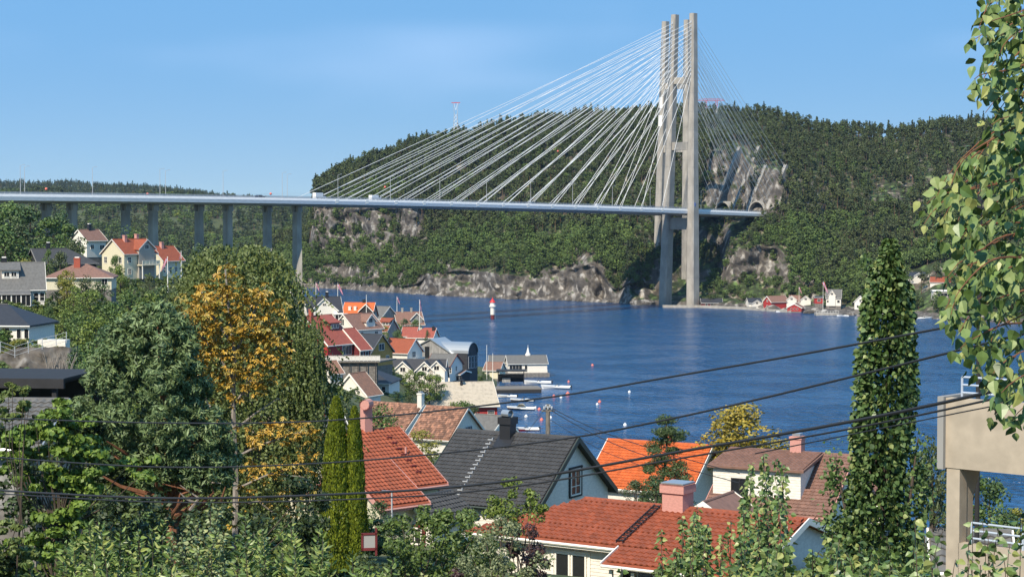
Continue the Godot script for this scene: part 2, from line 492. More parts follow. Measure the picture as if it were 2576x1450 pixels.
# small-scale trees for the woods: kind 0 pine, 1 spruce, 2 leafy
func wood_tree(kind: int, sd: int) -> ArrayMesh:
	var r := RandomNumberGenerator.new()
	r.seed = sd
	var mb := MB.new()
	var ca := Color(0.036, 0.056, 0.020); var cb := Color(0.085, 0.118, 0.038)
	mb.col = Color(0.12, 0.085, 0.06)
	if kind == 0:
		mb.tube(Vector3(0, -1, 0), Vector3(r.randf_range(-0.4, 0.4), 9, 0), 0.2, 0.1, 4)
		for k in 8:
			var y := r.randf_range(4.2, 9.6)
			var a := r.randf() * TAU
			var rad := (10.6 - y) * 0.26
			mb.cloud(r, Vector3(cos(a) * rad, y, sin(a) * rad), Vector3(1.3, 0.65, 1.3) * r.randf_range(0.8, 1.25), 20, 0.5, ca, cb, 0.4)
		mb.cloud(r, Vector3(0, 9.8, 0), Vector3(0.8, 0.9, 0.8), 14, 0.42, ca, cb, 0.3)
	elif kind == 1:
		mb.tube(Vector3(0, -1, 0), Vector3(0, 11, 0), 0.2, 0.05, 4)
		ca = Color(0.026, 0.046, 0.02); cb = Color(0.06, 0.09, 0.034)
		for k in 11:
			var f := k / 10.0
			var rad := lerpf(2.1, 0.25, f) * r.randf_range(0.85, 1.15)
			mb.cloud(r, Vector3(0, lerpf(1.6, 11.4, f), 0), Vector3(rad, 0.55, rad), int(lerpf(26, 8, f)), 0.5, ca, cb, 0.5)
	else:
		ca = Color(0.045, 0.085, 0.02); cb = Color(0.11, 0.17, 0.04)
		mb.tube(Vector3(0, -1, 0), Vector3(0, 5, 0), 0.2, 0.1, 4)
		for k in 9:
			var a := r.randf() * TAU
			var y := r.randf_range(2.2, 7.6)
			var rad := 1.7 * sin(clampf((y - 1.0) / 7.6, 0, 1) * PI)
			mb.cloud(r, Vector3(cos(a) * rad, y, sin(a) * rad), Vector3(1.5, 1.2, 1.5) * r.randf_range(0.75, 1.2), 24, 0.5, ca, cb, 0.45)
	return mb.mesh()

func build_setting() -> void:
	hill_table()
	# water
	var wm := MB.new()
	wm.quad(Vector3(-4000, 0, 300), Vector3(-4000, 0, -6500), Vector3(4000, 0, -6500), Vector3(4000, 0, 300))
	structure("water", wm.mesh(), M.water)
	# the hill
	var rows := []
	var q := 0.0
	var steps := []
	for sg in [[0.0, 1.0, 18], [1.0, 2.0, 8], [2.0, 3.0, 14], [3.0, 4.0, 24], [4.0, 5.0, 16], [5.0, 6.0, 22], [6.0, 7.6, 8]]:
		for k in sg[2]:
			steps.append(lerpf(sg[0], sg[1], float(k) / sg[2]))
	for s in steps:
		var row := []
		for k in range(0, 744):
			row.append(hill_at(600.0 + k * 3.5, s))
		rows.append(row)
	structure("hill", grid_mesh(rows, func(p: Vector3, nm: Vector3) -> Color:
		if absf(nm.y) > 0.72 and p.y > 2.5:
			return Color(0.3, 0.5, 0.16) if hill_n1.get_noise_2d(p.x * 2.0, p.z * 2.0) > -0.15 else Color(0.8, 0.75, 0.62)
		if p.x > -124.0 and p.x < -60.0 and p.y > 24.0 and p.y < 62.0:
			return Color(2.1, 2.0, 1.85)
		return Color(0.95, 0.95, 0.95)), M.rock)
	print("hill")
	# the wood on the hill
	rng.seed = 101
	var lists := {}
	for kind in 3:
		for vv in 3:
			lists[kind * 3 + vv] = [[], []]
	var n_pine := noise(53, 0.012, 3)
	var tries := 0
	var placed := 0
	while placed < 11500 and tries < 60000:
		tries += 1
		var px := rng.randf_range(640, 2760)
		var qq := rng.randf_range(0.75, 6.25)
		# equal density per metre of depth
		var p := hill_at(px, qq)
		if rng.randf() > (0.28 if qq < 3.0 else (0.6 if qq < 5.0 else 1.0)):
			continue
		var sl := hill_slope(px, qq)
		if p.y < 2.2 or (sl > 1.1 and rng.randf() < 0.8) or (sl > 0.85 and rng.randf() < 0.3):
			continue
		if clearing(px, p, qq):
			continue
		var z := n_pine.get_noise_2d(p.x, p.z)
		var kind := 0
		var hi := p.y / 110.0 + z * 0.7 + rng.randf_range(-0.25, 0.25)
		kind = 2 if hi < 0.36 else (1 if rng.randf() < 0.22 else 0)
		var s := rng.randf_range(0.7, 1.2) * (1.0 if kind < 2 else 1.1) * (0.55 if sl > 1.1 else 1.0) * (0.8 if qq < 1.5 else 1.0)
		if px > 1590 and px < 1990 and p.y < 60.0:
			s *= 0.72
		var key := kind * 3 + rng.randi() % 3
		lists[key][0].append(Transform3D(Basis(Vector3.UP, rng.randf() * TAU).scaled(Vector3(s * rng.randf_range(0.85, 1.2), s, s * rng.randf_range(0.85, 1.2))), p - Vector3(0, 0.4, 0)))
		var tn := rng.randf_range(0.55, 1.15)
		var yl := rng.randf_range(0.0, 0.22) + maxf(z, 0.0) * 0.3
		lists[key][1].append(Color(tn * (1.0 + yl), tn * (1.0 + yl * 0.4), tn * 0.95))
		placed += 1
	for key in lists:
		var kind: int = key / 3
		scatter(["pine_forest", "spruce_forest", "leafy_forest"][kind], wood_tree(kind, 200 + key), M.leaf_far, lists[key][0], lists[key][1], ["dark green pine wood covering the hill behind the bridge towers", "dark pointed spruces scattered through the wood on the hill", "fresh green broadleaf wood on the lower slopes of the hill"][kind], "forest")
	print("wood ", placed)
	# distant hills behind the bridge piers
	far_hill("distant_hills", [[-900, 3300, 60, 4300, 96], [0, 3300, 70, 4300, 102], [200, 3300, 70, 4300, 95], [330, 3300, 76, 4250, 100], [420, 3300, 70, 4250, 88], [540, 3200, 55, 4200, 72], [700, 3000, 40, 4100, 45], [900, 3000, 30, 4000, 40], [1300, 3000, 20, 4000, 30]], 2600, 71, 4200)
	far_hill("wooded_hills", [[-900, 1750, 15, 2500, 62], [0, 1750, 16, 2500, 64], [300, 1780, 14, 2500, 62], [500, 1800, 12, 2480, 60], [640, 1820, 10, 2450, 56], [760, 1850, 8, 2400, 48], [900, 1850, 6, 2300, 30]], 1560, 72, 5200)
	# near ground
	rows = []
	var ds := [0.0, 2.0, 4.0]
	var dd := 6.0
	while dd < 1500.0:
		ds.append(dd)
		dd *= 1.035
	for d in ds:
		var row := []
		for k in range(0, 181):
			var px := -900.0 + k * 25.0
			var p := land(px, d)
			row.append(p)
		rows.append(row)
	var gm := grid_mesh(rows, func(p: Vector3, _nm: Vector3) -> Color: return Color(0.9, 0.9, 0.9) if p.y > 1.6 else Color(1.4, 1.3, 1.4))
	structure("ground", gm, M.soil)
	# the hilltop goes on behind the viewer
	var bm := MB.new()
	bm.quad(Vector3(-400, 54.3, 0.5), Vector3(400, 54.3, 0.5), Vector3(400, 54.3, 300), Vector3(-400, 54.3, 300))
	structure("hilltop_ground", bm.mesh(), M.soil)

func clearing(px: float, p: Vector3, qq: float) -> bool:
	# meadow and houses right of the tower, the towers' feet, the bridge's landing
	if px > 1640 and px < 1765 and p.y < 24.0: return true
	if px > 1765 and px < 2050 and p.y < 26.0 and qq < 3.2: return rng.randf() < 0.62
	if px > 2050 and qq < 1.35: return rng.randf() < 0.85
	if px > 2235 and px < 2425 and -p.z < 1056.0: return rng.randf() < 0.93
	var rel := p - Vector3(94.4, 0, -1095)
	var s := rel.x * 0.64 - rel.z * 0.77
	var o := -rel.x * 0.77 - rel.z * 0.64
	if s > 55.0 and s < 126.0 and o > -13.0 and o < 46.0 and p.y > 38.0: return absf(o) < 8.5 or absf(o - 30.0) < 8.5 or rng.randf() < 0.45
	if px > 2040 and p.y > 52.0 and p.y < 92.0 and hill_n2.get_noise_2d(p.x * 1.6 + 400.0, p.y * 3.0) > 0.22: return rng.randf() < 0.85
	if s < 60.0 and s > -20.0 and o > -12.0 and o < 44.0 and p.y > 34.0: return true
	return false

func far_hill(n: String, table: Array, d_start: float, sd: int, trees: int) -> void:
	var nz := noise(sd, 0.004, 4)
	var pt := func(px: float, f: float) -> Vector3:
		var d1 := interp(table, px, 1); var h1 := interp(table, px, 2)
		var d2 := interp(table, px, 3); var h2 := interp(table, px, 4)
		var d := d2; var h := h2
		if f < 0.4:
			d = lerpf(d_start, d1, f / 0.4); h = lerpf(-3.0, h1, f / 0.4)
		elif f < 1.0:
			d = lerpf(d1, d2, (f - 0.4) / 0.6); h = lerpf(h1, h2, (f - 0.4) / 0.6)
		else:
			d = d2 + (f - 1.0) * 900.0; h = h2 - (f - 1.0) * 60.0
		var p := col_at(px, d, h)
		return p + Vector3(0, nz.get_noise_2d(p.x, p.z) * 16.0 * smoothstep(0.05, 0.5, f), 0)
	var rows := []
	for k in 37:
		var row := []
		for j in 111:
			row.append(pt.call(-900.0 + j * 20.0, k / 30.0))
		rows.append(row)
	structure(n, grid_mesh(rows, func(_p: Vector3, _nm: Vector3) -> Color: return Color(0.8, 0.8, 0.8)), M.soil)
	var xf := [[], [], []]; var tc := [[], [], []]
	for i in trees:
		var px := rng.randf_range(-120, 960)
		var f := rng.randf_range(0.02, 1.12)
		if rng.randf() < 0.2:
			f = rng.randf_range(0.92, 1.03)
		var p: Vector3 = pt.call(px, f)
		if p.y < 1.5: continue
		var kind := 2 if nz.get_noise_2d(p.x * 3.0, p.z * 3.0) + rng.randf_range(-0.2, 0.2) > 0.0 else (1 if rng.randf() < 0.4 else 0)
		if sd == 71: kind = 1 if rng.randf() < 0.5 else 0
		var s := rng.randf_range(0.8, 1.35)
		xf[kind].append(Transform3D(Basis(Vector3.UP, rng.randf() * TAU).scaled(Vector3(s * 1.5, s, s * 1.5)), p))
		var tn := rng.randf_range(0.7, 1.35)
		var dry := 1.6 if rng.randf() < 0.04 else 1.0
		tc[kind].append(Color(tn * dry * 1.1, tn * (1.0 + (dry - 1.0) * 0.5), tn * 0.9))
	for kind in 3:
		if xf[kind].size() > 3:
			scatter(["distant_pine_forest", "distant_spruce_forest", "distant_leafy_forest"][kind], wood_tree(kind, 300 + sd + kind), M.leaf_far, xf[kind], tc[kind], ("far %s wood on the skyline ridge far behind the bridge deck" if sd == 71 else "hazy %s wood on the valley side behind the bridge piers") % ["pine", "spruce", "broadleaf"][kind], "forest")

# --- the two bridges; s runs along the deck from the near tower, o across it away from the viewer
const BL := Vector3(0.64, 0, -0.768)
const BT := Vector3(-0.768, 0, -0.64)
func deck_h(s: float) -> float:
	return 54.4 - 0.0232 * s * (1.0 + s / 1100.0)
func br(s: float, o: float, h: float) -> Vector3:
	return Vector3(94.4, 0, -1095) + BL * s + BT * o + Vector3(0, h, 0)

func leg_ring(s: float, o: float, h: float, a: float, b: float) -> Array:
	var ch := minf(a, b) * 0.16
	var r := []
	for p in [[-a / 2 + ch, -b / 2], [a / 2 - ch, -b / 2], [a / 2, -b / 2 + ch], [a / 2, b / 2 - ch], [a / 2 - ch, b / 2], [-a / 2 + ch, b / 2], [-a / 2, b / 2 - ch], [-a / 2, -b / 2 + ch]]:
		r.append(br(s + p[0], o + p[1], h))
	return r

func stay(parent: Node, a: Vector3, b: Vector3, r: float) -> void:
	var mb := MB.new()
	mb.tube(a, b, r, r, 6)
	part(parent, "stay_cable", mb.mesh(), M.cable_white)

func bridge(o0: float, s_tower: float, nm: String, label: String, legs: Array, top_h: float, wall_s: Array, piers: Array, s_end: float) -> Node3D:
	var root := thing(nm, label, "bridge")
	# girder
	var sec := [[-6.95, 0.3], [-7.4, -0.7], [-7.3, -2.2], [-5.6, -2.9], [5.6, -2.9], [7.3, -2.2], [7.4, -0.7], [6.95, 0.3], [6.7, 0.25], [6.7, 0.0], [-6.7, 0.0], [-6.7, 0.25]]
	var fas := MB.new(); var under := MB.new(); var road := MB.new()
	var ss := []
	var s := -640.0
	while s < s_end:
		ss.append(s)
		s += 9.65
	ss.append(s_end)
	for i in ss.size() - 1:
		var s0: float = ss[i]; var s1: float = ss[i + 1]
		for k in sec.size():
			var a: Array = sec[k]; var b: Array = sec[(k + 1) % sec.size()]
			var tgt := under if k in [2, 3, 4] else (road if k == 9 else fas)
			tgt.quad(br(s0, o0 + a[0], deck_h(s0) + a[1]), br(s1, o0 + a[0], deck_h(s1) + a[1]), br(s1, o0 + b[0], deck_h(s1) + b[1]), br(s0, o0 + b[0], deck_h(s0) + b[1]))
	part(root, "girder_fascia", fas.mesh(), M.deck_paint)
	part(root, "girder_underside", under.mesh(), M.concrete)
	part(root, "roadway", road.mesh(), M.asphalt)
	# parapet rails
	for side in [-6.85, 6.85]:
		var rl := MB.new()
		for i in ss.size() - 1:
			for hh in [0.55, 0.85, 1.15]:
				rl.bar(br(ss[i], o0 + side, deck_h(ss[i]) + hh), br(ss[i + 1], o0 + side, deck_h(ss[i + 1]) + hh), 0.08, 0.1)
			for q in 4:
				var sp := lerpf(ss[i], ss[i + 1], q / 4.0)
				rl.bar(br(sp, o0 + side, deck_h(sp)), br(sp, o0 + side, deck_h(sp) + 1.2), 0.1, 0.1)
		var ro := part(root, "railing", rl.mesh(), M.steel_grey)
		ro.set_meta("kind", "stuff")
	# tower: two legs, three cross beams
	var leg_o := func(k: int, h: float) -> float:
		var f := clampf((h - 2.0) / (top_h - 2.0), 0, 1)
		return o0 + lerpf(legs[k][0], legs[k][1], f)
	for k in 2:
		var lm := MB.new()
		var rings := []
		var base: float = legs[k][2]
		for j in 13:
			var h := lerpf(base - 6.0, top_h, j / 12.0)
			var f := clampf((h - 2.0) / (top_h - 2.0), 0, 1)
			rings.append(leg_ring(s_tower, leg_o.call(k, h), h, lerpf(7.2, 4.3, f), lerpf(5.0, 3.1, f)))
		lm.loft(rings)
		var lg := part(root, "tower_leg", lm.mesh(), M.concrete)
		# casting joints: thin bands a touch proud of the shaft
		for j in range(1, 12):
			var h := lerpf(base + 4.0, top_h - 34.0, j / 12.0)
			var f := clampf((h - 2.0) / (top_h - 2.0), 0, 1)
			var jm := MB.new()
			jm.loft([leg_ring(s_tower, leg_o.call(k, h), h, lerpf(7.2, 4.3, f) + 0.05, lerpf(5.0, 3.1, f) + 0.05), leg_ring(s_tower, leg_o.call(k, h + 0.22), h + 0.22, lerpf(7.2, 4.3, f) + 0.05, lerpf(5.0, 3.1, f) + 0.05)])
			part(lg, "casting_joint", jm.mesh(), M.concrete_dark)
		# anchor recesses up the leg
		for i in 14:
			var h := 129.5 + i * 2.25
			for sd in [-1.0, 1.0]:
				var f := clampf((h - 2.0) / (top_h - 2.0), 0, 1)
				var am := MB.new()
				am.box(br(s_tower + sd * (lerpf(7.2, 4.3, f) / 2 + 0.08), leg_o.call(k, h), h), Vector3(0.3, 1.3, 0.8), Basis(BL, Vector3.UP, BT))
				part(lg, "cable_socket", am.mesh(), M.steel_grey)
	for bm in [[126.5, 3.6], [90.0, 4.4], [46.5, 6.5]]:
		var cm := MB.new()
		var h: float = bm[0]
		var oa: float = leg_o.call(0, h) + 1.2; var ob: float = leg_o.call(1, h) - 1.2
		cm.box(br(s_tower, (oa + ob) / 2, h), Vector3(2.6, bm[1], ob - oa), Basis(BL, Vector3.UP, BT))
		part(root, "cross_beam", cm.mesh(), M.concrete)
	# stays
	for k in 2:
		var side := o0 + (-6.6 if k == 0 else 6.6)
		for i in 14:
			var h := 129.5 + i * 2.25
			var sd := -27.0 - 19.4 * i
			stay(root, br(s_tower - 1.6, leg_o.call(k, h), h), br(sd + (s_tower if o0 > 1 else 0.0) * 0.4, side, deck_h(sd) + 0.2), 0.105)
			if k == 0:
				var am := MB.new()
				am.box(br(sd, o0 - 7.05, deck_h(sd) - 0.9), Vector3(1.9, 1.5, 0.7), Basis(BL, Vector3.UP, BT))
				part(root, "cable_anchor", am.mesh(), M.white_trim)
		# back stays and the sloping anchor walls on the rock
		var w0: float = wall_s[0]; var w1: float = wall_s[1]; var h0: float = wall_s[2]; var h1: float = wall_s[3]
		var wo := o0 + (-7.0 if k == 0 else 7.0)
		var wl := MB.new()
		wl.prism([br(w0, wo - 0.9, h0 - 12), br(w0, wo - 0.9, h0), br(w1, wo - 0.9, h1), br(w1 + 1.2, wo - 0.9, h1), br(w1 + 7, wo - 0.9, h1 - 14), br(w1 + 7, wo - 0.9, h0 - 12)], BT * 1.8)
		var wn := part(root, "anchor_wall", wl.mesh(), M.concrete_dark)
		for edge in [-0.75, 0.75]:
			var em := MB.new()
			em.bar(br(w0, wo + edge, h0 + 0.3), br(w1, wo + edge, h1 + 0.3), 0.35, 0.55)
			part(wn, "wall_rim", em.mesh(), M.concrete)
		for i in 10:
			var f := (i + 0.5) / 10.0
			var sl := br(lerpf(w0, w1, f), wo, lerpf(h0, h1, f) + 0.25)
			var sm := MB.new()
			sm.box(sl, Vector3(0.9, 0.9, 0.9), Basis(BL, Vector3.UP, BT))
			part(wn, "cable_socket", sm.mesh(), M.steel_grey)
			var h := 131.0 + i * 3.0
			stay(root, br(s_tower + 1.6, leg_o.call(k, h), h), sl, 0.09)
	# tunnel mouth between the walls
	var pm := MB.new()
	var sp: float = wall_s[0] + 4.0
	var prev := []
	for j in 13:
		var a := PI * j / 12.0
		var cur := [br(sp - 5, o0 + cos(a) * 6.0, deck_h(sp) + 0.3 + sin(a) * 7.0), br(sp + 14, o0 + cos(a) * 6.0, deck_h(sp) + 0.3 + sin(a) * 7.0), br(sp - 5, o0 + cos(a) * 5.2, deck_h(sp) + 0.3 + sin(a) * 6.2), br(sp + 14, o0 + cos(a) * 5.2, deck_h(sp) + 0.3 + sin(a) * 6.2)]
		if prev:
			pm.quad(prev[0], cur[0], cur[1], prev[1])
			pm.quad(prev[2], cur[2], cur[3], prev[3])
			pm.quad(prev[0], cur[0], cur[2], prev[2])
		prev = cur
	part(root, "tunnel_mouth", pm.mesh(), M.concrete)
	# approach piers
	for ps in piers:
		var px := MB.new()
		var ht := deck_h(ps) - 2.72
		var gl := func(o: float, w: float, h: float, a: float) -> Array:
			var r := []
			for p in [[-a / 2, -w / 4], [0.0, -w / 2], [a / 2, -w / 4], [a / 2, w / 4], [0.0, w / 2], [-a / 2, w / 4]]:
				r.append(br(ps + p[0], o0 + o + p[1], h))
			return r
		px.loft([gl.call(0, 8.4, 0.0, 3.8), gl.call(0, 6.5, 22.0, 3.2), gl.call(0, 5.6, ht - 3.0, 2.8)])
		for lo in [-1.5, 1.5]:
			px.loft([gl.call(lo, 2.6, ht - 3.0, 2.7), gl.call(lo, 2.6, ht - 0.8, 2.7), gl.call(lo, 1.7, ht, 1.8)])
		part(root, "pier", px.mesh(), M.concrete)
	return root

func build_bridges() -> void:
	var near := bridge(0.0, 0.0, "cable_stayed_bridge", "pale cable-stayed road bridge with its tower standing at the waterline", [[-9.0, -8.6, 2.0], [10.0, 3.8, 3.0]], 163.5, [80.0, 100.0, 54.0, 81.0], [-297.0, -338.0, -379.0, -420.0, -461.0, -502.0], 84.0)
	var sg := MB.new()
	sg.box(br(-1.4, -10.6, 57.4), Vector3(0.2, 2.0, 1.4), Basis(BL, Vector3.UP, BT))
	part(near, "clearance_sign", sg.mesh(), mat("sign_blue", 0.03, 0.1, 0.5, 0.5))
	var far := bridge(30.0, 38.0, "cable_stayed_bridge", "cable-stayed bridge running close behind the other, its tower on the rock", [[-9.0, -8.4, 13.0], [12.0, 7.2, 26.0]], 164.5, [89.0, 117.0, 55.0, 93.0], [-287.0, -328.0, -369.0, -410.0, -451.0, -492.0], 93.0)
	for h in [117.0, 106.5]:
		var wp := MB.new()
		var f: float = (h - 2.0) / 162.5
		wp.box(br(38.0 - lerpf(7.2, 4.3, f) / 2 - 0.1, 30.0 + lerpf(12.0, 7.2, f), h), Vector3(0.25, 6.4, 2.7), Basis(BL, Vector3.UP, BT))
		part(far, "white_panel", wp.mesh(), M.white_trim)
	# lamp posts along the near deck
	for s in [-440.0, -405.0, -370.0, -335.0, -300.0, -265.0, -230.0, -195.0, -160.0, -125.0, -90.0, -55.0, -20.0, 30.0]:
		lamp_post(br(s, 6.2, deck_h(s)), "slender grey lamp post on the bridge deck parapet", "lamp posts along the bridge deck")
	for s in [-425.0, -352.0, -280.0]:
		lamp_post(br(s, 24.0, deck_h(s)), "tall grey lamp post on the hidden deck behind", "lamp posts of the far bridge")
	# traffic
	van(br(-286.0, -3.0, deck_h(-286.0)), 1.0, "white box van driving over the bridge above the tall pier")
	van(br(-250.0, -3.0, deck_h(-250.0)), 0.85, "white camper van driving under the first stays of the bridge")
	car(br(-322.0, -3.0, deck_h(-322.0)), M.navy, "dark saloon car driving on the bridge left of the stays")
	car(br(-135.0, -3.0, deck_h(-135.0)), M.zinc, "silver car driving across the middle of the bridge")
	car(br(-80.0, -3.0, deck_h(-80.0)), M.boat_white, "white car driving on the bridge towards the tower")
	# power line with orange marker balls, and its masts
	mast_lattice()
	mast_portal()
	var line := thing("power_line", "high-voltage wire strung with orange marker balls across the strait", "power line")
	var spots := []
	for q in [[-500, 408, 860], [115, 475, 1000], [370, 488, 1060], [680, 487, 1150], [968, 470, 1240], [1403, 380, 1380], [1630, 318, 1450], [1770, 262, 1490]]:
		spots.append(at(q[0], q[1], q[2]))
	var cv := Curve3D.new()
	for i in spots.size():
		var tn: Vector3 = (spots[mini(i + 1, spots.size() - 1)] - spots[maxi(i - 1, 0)]) / 6.0
		cv.add_point(spots[i], -tn, tn)
	var wm := MB.new()
	wm.path(Array(cv.tessellate_even_length(4, 20.0)), 0.02, 0.02, 3)
	part(line, "wire", wm.mesh(), M.wire)
	var bmesh := SphereMesh.new()
	bmesh.radius = 0.75; bmesh.height = 1.5; bmesh.radial_segments = 12; bmesh.rings = 8
	for i in range(1, spots.size() - 1):
		part(line, "marker_ball", bmesh, M.buoy_orange, Transform3D(Basis(), spots[i]))

func lamp_post(p: Vector3, label: String, group: String) -> void:
	var t := thing("lamp_post", label, "lamp post", p, 0.0, group)
	var a := MB.new()
	a.tube(Vector3.ZERO, Vector3(0, 11.5, 0), 0.14, 0.08, 6)
	part(t, "pole", a.mesh(), M.steel_grey)
	var b := MB.new()
	b.tube(Vector3(0, 11.5, 0), Vector3(1.2, 11.9, -0.6), 0.06, 0.05, 5)
	b.box(Vector3(1.4, 11.9, -0.7), Vector3(0.8, 0.15, 0.3), Basis(Vector3.UP, 0.46))
	part(t, "lamp_head", b.mesh(), M.steel_grey)

func van(p: Vector3, k: float, label: String) -> void:
	var t := thing("box_van", label, "van", p, atan2(-BL.z, BL.x))
	var a := MB.new()
	a.prism([Vector3(-3.2, 0.5, -1.05), Vector3(-3.2, 3.0 * k, -1.05), Vector3(1.2, 3.0 * k, -1.05), Vector3(1.4, 2.4 * k, -1.05), Vector3(2.3, 1.5, -1.05), Vector3(3.1, 1.25, -1.05), Vector3(3.2, 0.5, -1.05)], Vector3(0, 0, 2.1))
	part(t, "body", a.mesh(), M.boat_white)
	var g := MB.new()
	g.box(Vector3(1.75, 1.75, 1.06), Vector3(0.8, 0.6, 0.04)); 
	part(t, "side_window", g.mesh(), M.glass)
	wheels(t, [-2.1, 2.2], 0.95)
func car(p: Vector3, m: Material, label: String) -> void:
	var t := thing("car", label, "car", p, atan2(-BL.z, BL.x))
	var a := MB.new()
	a.prism([Vector3(-2.1, 0.35, -0.85), Vector3(-2.1, 0.95, -0.85), Vector3(-1.5, 1.45, -0.85), Vector3(0.4, 1.45, -0.85), Vector3(1.1, 0.95, -0.85), Vector3(2.1, 0.8, -0.85), Vector3(2.1, 0.35, -0.85)], Vector3(0, 0, 1.7))
	part(t, "body", a.mesh(), m)
	var g := MB.new()
	g.box(Vector3(-0.5, 1.15, 0.86), Vector3(1.6, 0.36, 0.04))
	part(t, "side_window", g.mesh(), M.glass)
	wheels(t, [-1.3, 1.35], 0.78)
func wheels(t: Node, xs: Array, z: float) -> void:
	for x in xs:
		for s in [-1.0, 1.0]:
			var w := MB.new()
			w.tube(Vector3(x, 0.35, s * z - 0.12), Vector3(x, 0.35, s * z + 0.12), 0.35, 0.35, 10, true)
			part(t, "wheel", w.mesh(), M.wire)

func mast_lattice() -> void:
	var b := at(1146, 332, 1455)
	var tp := at(1145, 258, 1455)
	var hh := tp.y - b.y + 6.0
	var t := thing("lattice_mast", "slim steel lattice mast rising above the wooded ridge", "mast", b - Vector3(0, 6, 0))
	var a := MB.new()
	for c in [[-1, -1], [1, -1], [1, 1], [-1, 1]]:
		a.bar(Vector3(c[0] * 2.2, 0, c[1] * 2.2), Vector3(c[0] * 1.1, hh * 0.7, c[1] * 1.1), 0.25, 0.25)
		a.bar(Vector3(c[0] * 1.1, hh * 0.7, c[1] * 1.1), Vector3(c[0] * 1.9, hh, c[1] * 1.2), 0.22, 0.22)
	part(t, "leg_frame", a.mesh(), M.steel_grey)
	var d := MB.new()
	for k in 7:
		var y0 := hh * 0.1 * k; var y1 := hh * 0.1 * (k + 1)
		var w0 := lerpf(2.2, 1.1, k / 7.0); var w1 := lerpf(2.2, 1.1, (k + 1) / 7.0)
		for s in [-1.0, 1.0]:
			d.bar(Vector3(-w0, y0, s * w0), Vector3(w1, y1, s * w1), 0.14, 0.14)
			d.bar(Vector3(w0, y0, s * w0), Vector3(-w1, y1, s * w1), 0.14, 0.14)
	d.bar(Vector3(0, hh * 0.8, 0), Vector3(-1.5, hh, 0), 0.2, 0.2)
	d.bar(Vector3(0, hh * 0.8, 0), Vector3(1.5, hh, 0), 0.2, 0.2)
	part(t, "bracing", d.mesh(), M.cable_white)
	var e := MB.new()
	e.bar(Vector3(-3.2, hh, 0), Vector3(3.2, hh, 0), 0.5, 0.5)
	part(t, "cross_arm", e.mesh(), M.red_paint)

func mast_portal() -> void:
	var b := at(1789, 330, 1490)
	var t := thing("power_pylon", "red and white portal pylon on the ridge behind the bridge tower", "pylon", b)
	for s in [-4.0, 4.0]:
		for k in 4:
			var a := MB.new()
			var y0 := k * 6.0
			for c in [-0.7, 0.7]:
				a.bar(Vector3(s + c - (4.0 - k) * 0.25 * signf(c), y0, 0), Vector3(s + c - (3.0 - k) * 0.25 * signf(c), y0 + 6, 0), 0.3, 0.3)
			a.bar(Vector3(s - 0.7, y0, 0), Vector3(s + 0.7, y0 + 3, 0), 0.18, 0.18)
			a.bar(Vector3(s + 0.7, y0 + 3, 0), Vector3(s - 0.7, y0 + 6, 0), 0.18, 0.18)
			part(t, "leg_section", a.mesh(), M.red_paint if k % 2 == 1 else M.cable_white)
	var e := MB.new()
	for y in [23.2, 24.6]:
		e.bar(Vector3(-7.0, y, 0), Vector3(7.0, y, 0), 0.3, 0.3)
	for k in 9:
		e.bar(Vector3(-7.0 + k * 1.55, 23.2, 0), Vector3(-7.0 + (k + 1) * 1.55, 24.6, 0), 0.18, 0.18)
	e.bar(Vector3(-7, 24.6, 0), Vector3(-10.5, 23.4, 0), 0.25, 0.25)
	e.bar(Vector3(-7, 23.2, 0), Vector3(-10.5, 23.4, 0), 0.25, 0.25)
	e.bar(Vector3(7, 24.6, 0), Vector3(10.5, 23.4, 0), 0.25, 0.25)
	e.bar(Vector3(7, 23.2, 0), Vector3(10.5, 23.4, 0), 0.25, 0.25)
	part(t, "cross_arm", e.mesh(), M.red_paint)

# ---------- houses ----------
func px_len(a: Vector3, t: float, x2: float) -> float:
	var k := (x2 - CX) / F
	return (k * (-a.z * 0.99912 + (56.0 - a.y) * 0.0419) - a.x) / (cos(t) + k * sin(t) * 0.99912)

func window(parent: Node, xf: Transform3D, w: float, h: float, nx := 1, ny := 1, m: Material = null) -> void:
	var f := MB.new()
	var b := 0.09 if w > 0.7 else 0.06
	f.box(Vector3(-w / 2, 0, 0.03), Vector3(b, h + b, 0.09)); f.box(Vector3(w / 2, 0, 0.03), Vector3(b, h + b, 0.09))
	f.box(Vector3(0, h / 2, 0.03), Vector3(w - b, b, 0.09)); f.box(Vector3(0, -h / 2, 0.035), Vector3(w - b, b, 0.12))
	for i in range(1, nx):
		f.box(Vector3(-w / 2 + w * i / nx, 0, 0.03), Vector3(0.06, h - b, 0.05))
	for j in range(1, ny):
		f.box(Vector3(0, -h / 2 + h * j / ny, 0.03), Vector3(w - b, 0.045, 0.045))
	var o := part(parent, "window", f.mesh(), m if m else M.white_trim, xf)
	var g := MB.new()
	g.box(Vector3(0, 0, 0.008), Vector3(w, h, 0.02))
	part(o, "pane", g.mesh(), M.glass)

func tile_mesh(tw: float, tl: float) -> ArrayMesh:
	var mb := MB.new()
	var k := 6
	for i in k:
		var x0 := tw * i / k; var x1 := tw * (i + 1) / k
		var y0 := 0.03 * cos(TAU * i / k) + 0.02; var y1 := 0.03 * cos(TAU * (i + 1) / k) + 0.02
		mb.quad(Vector3(x0, y0, 0), Vector3(x0, y0 + 0.06, tl), Vector3(x1, y1 + 0.06, tl), Vector3(x1, y1, 0))
		mb.quad(Vector3(x0, y0 + 0.06, tl), Vector3(x0, y0 - 0.01, tl), Vector3(x1, y1 - 0.01, tl), Vector3(x1, y1 + 0.06, tl))
	return mb.mesh()
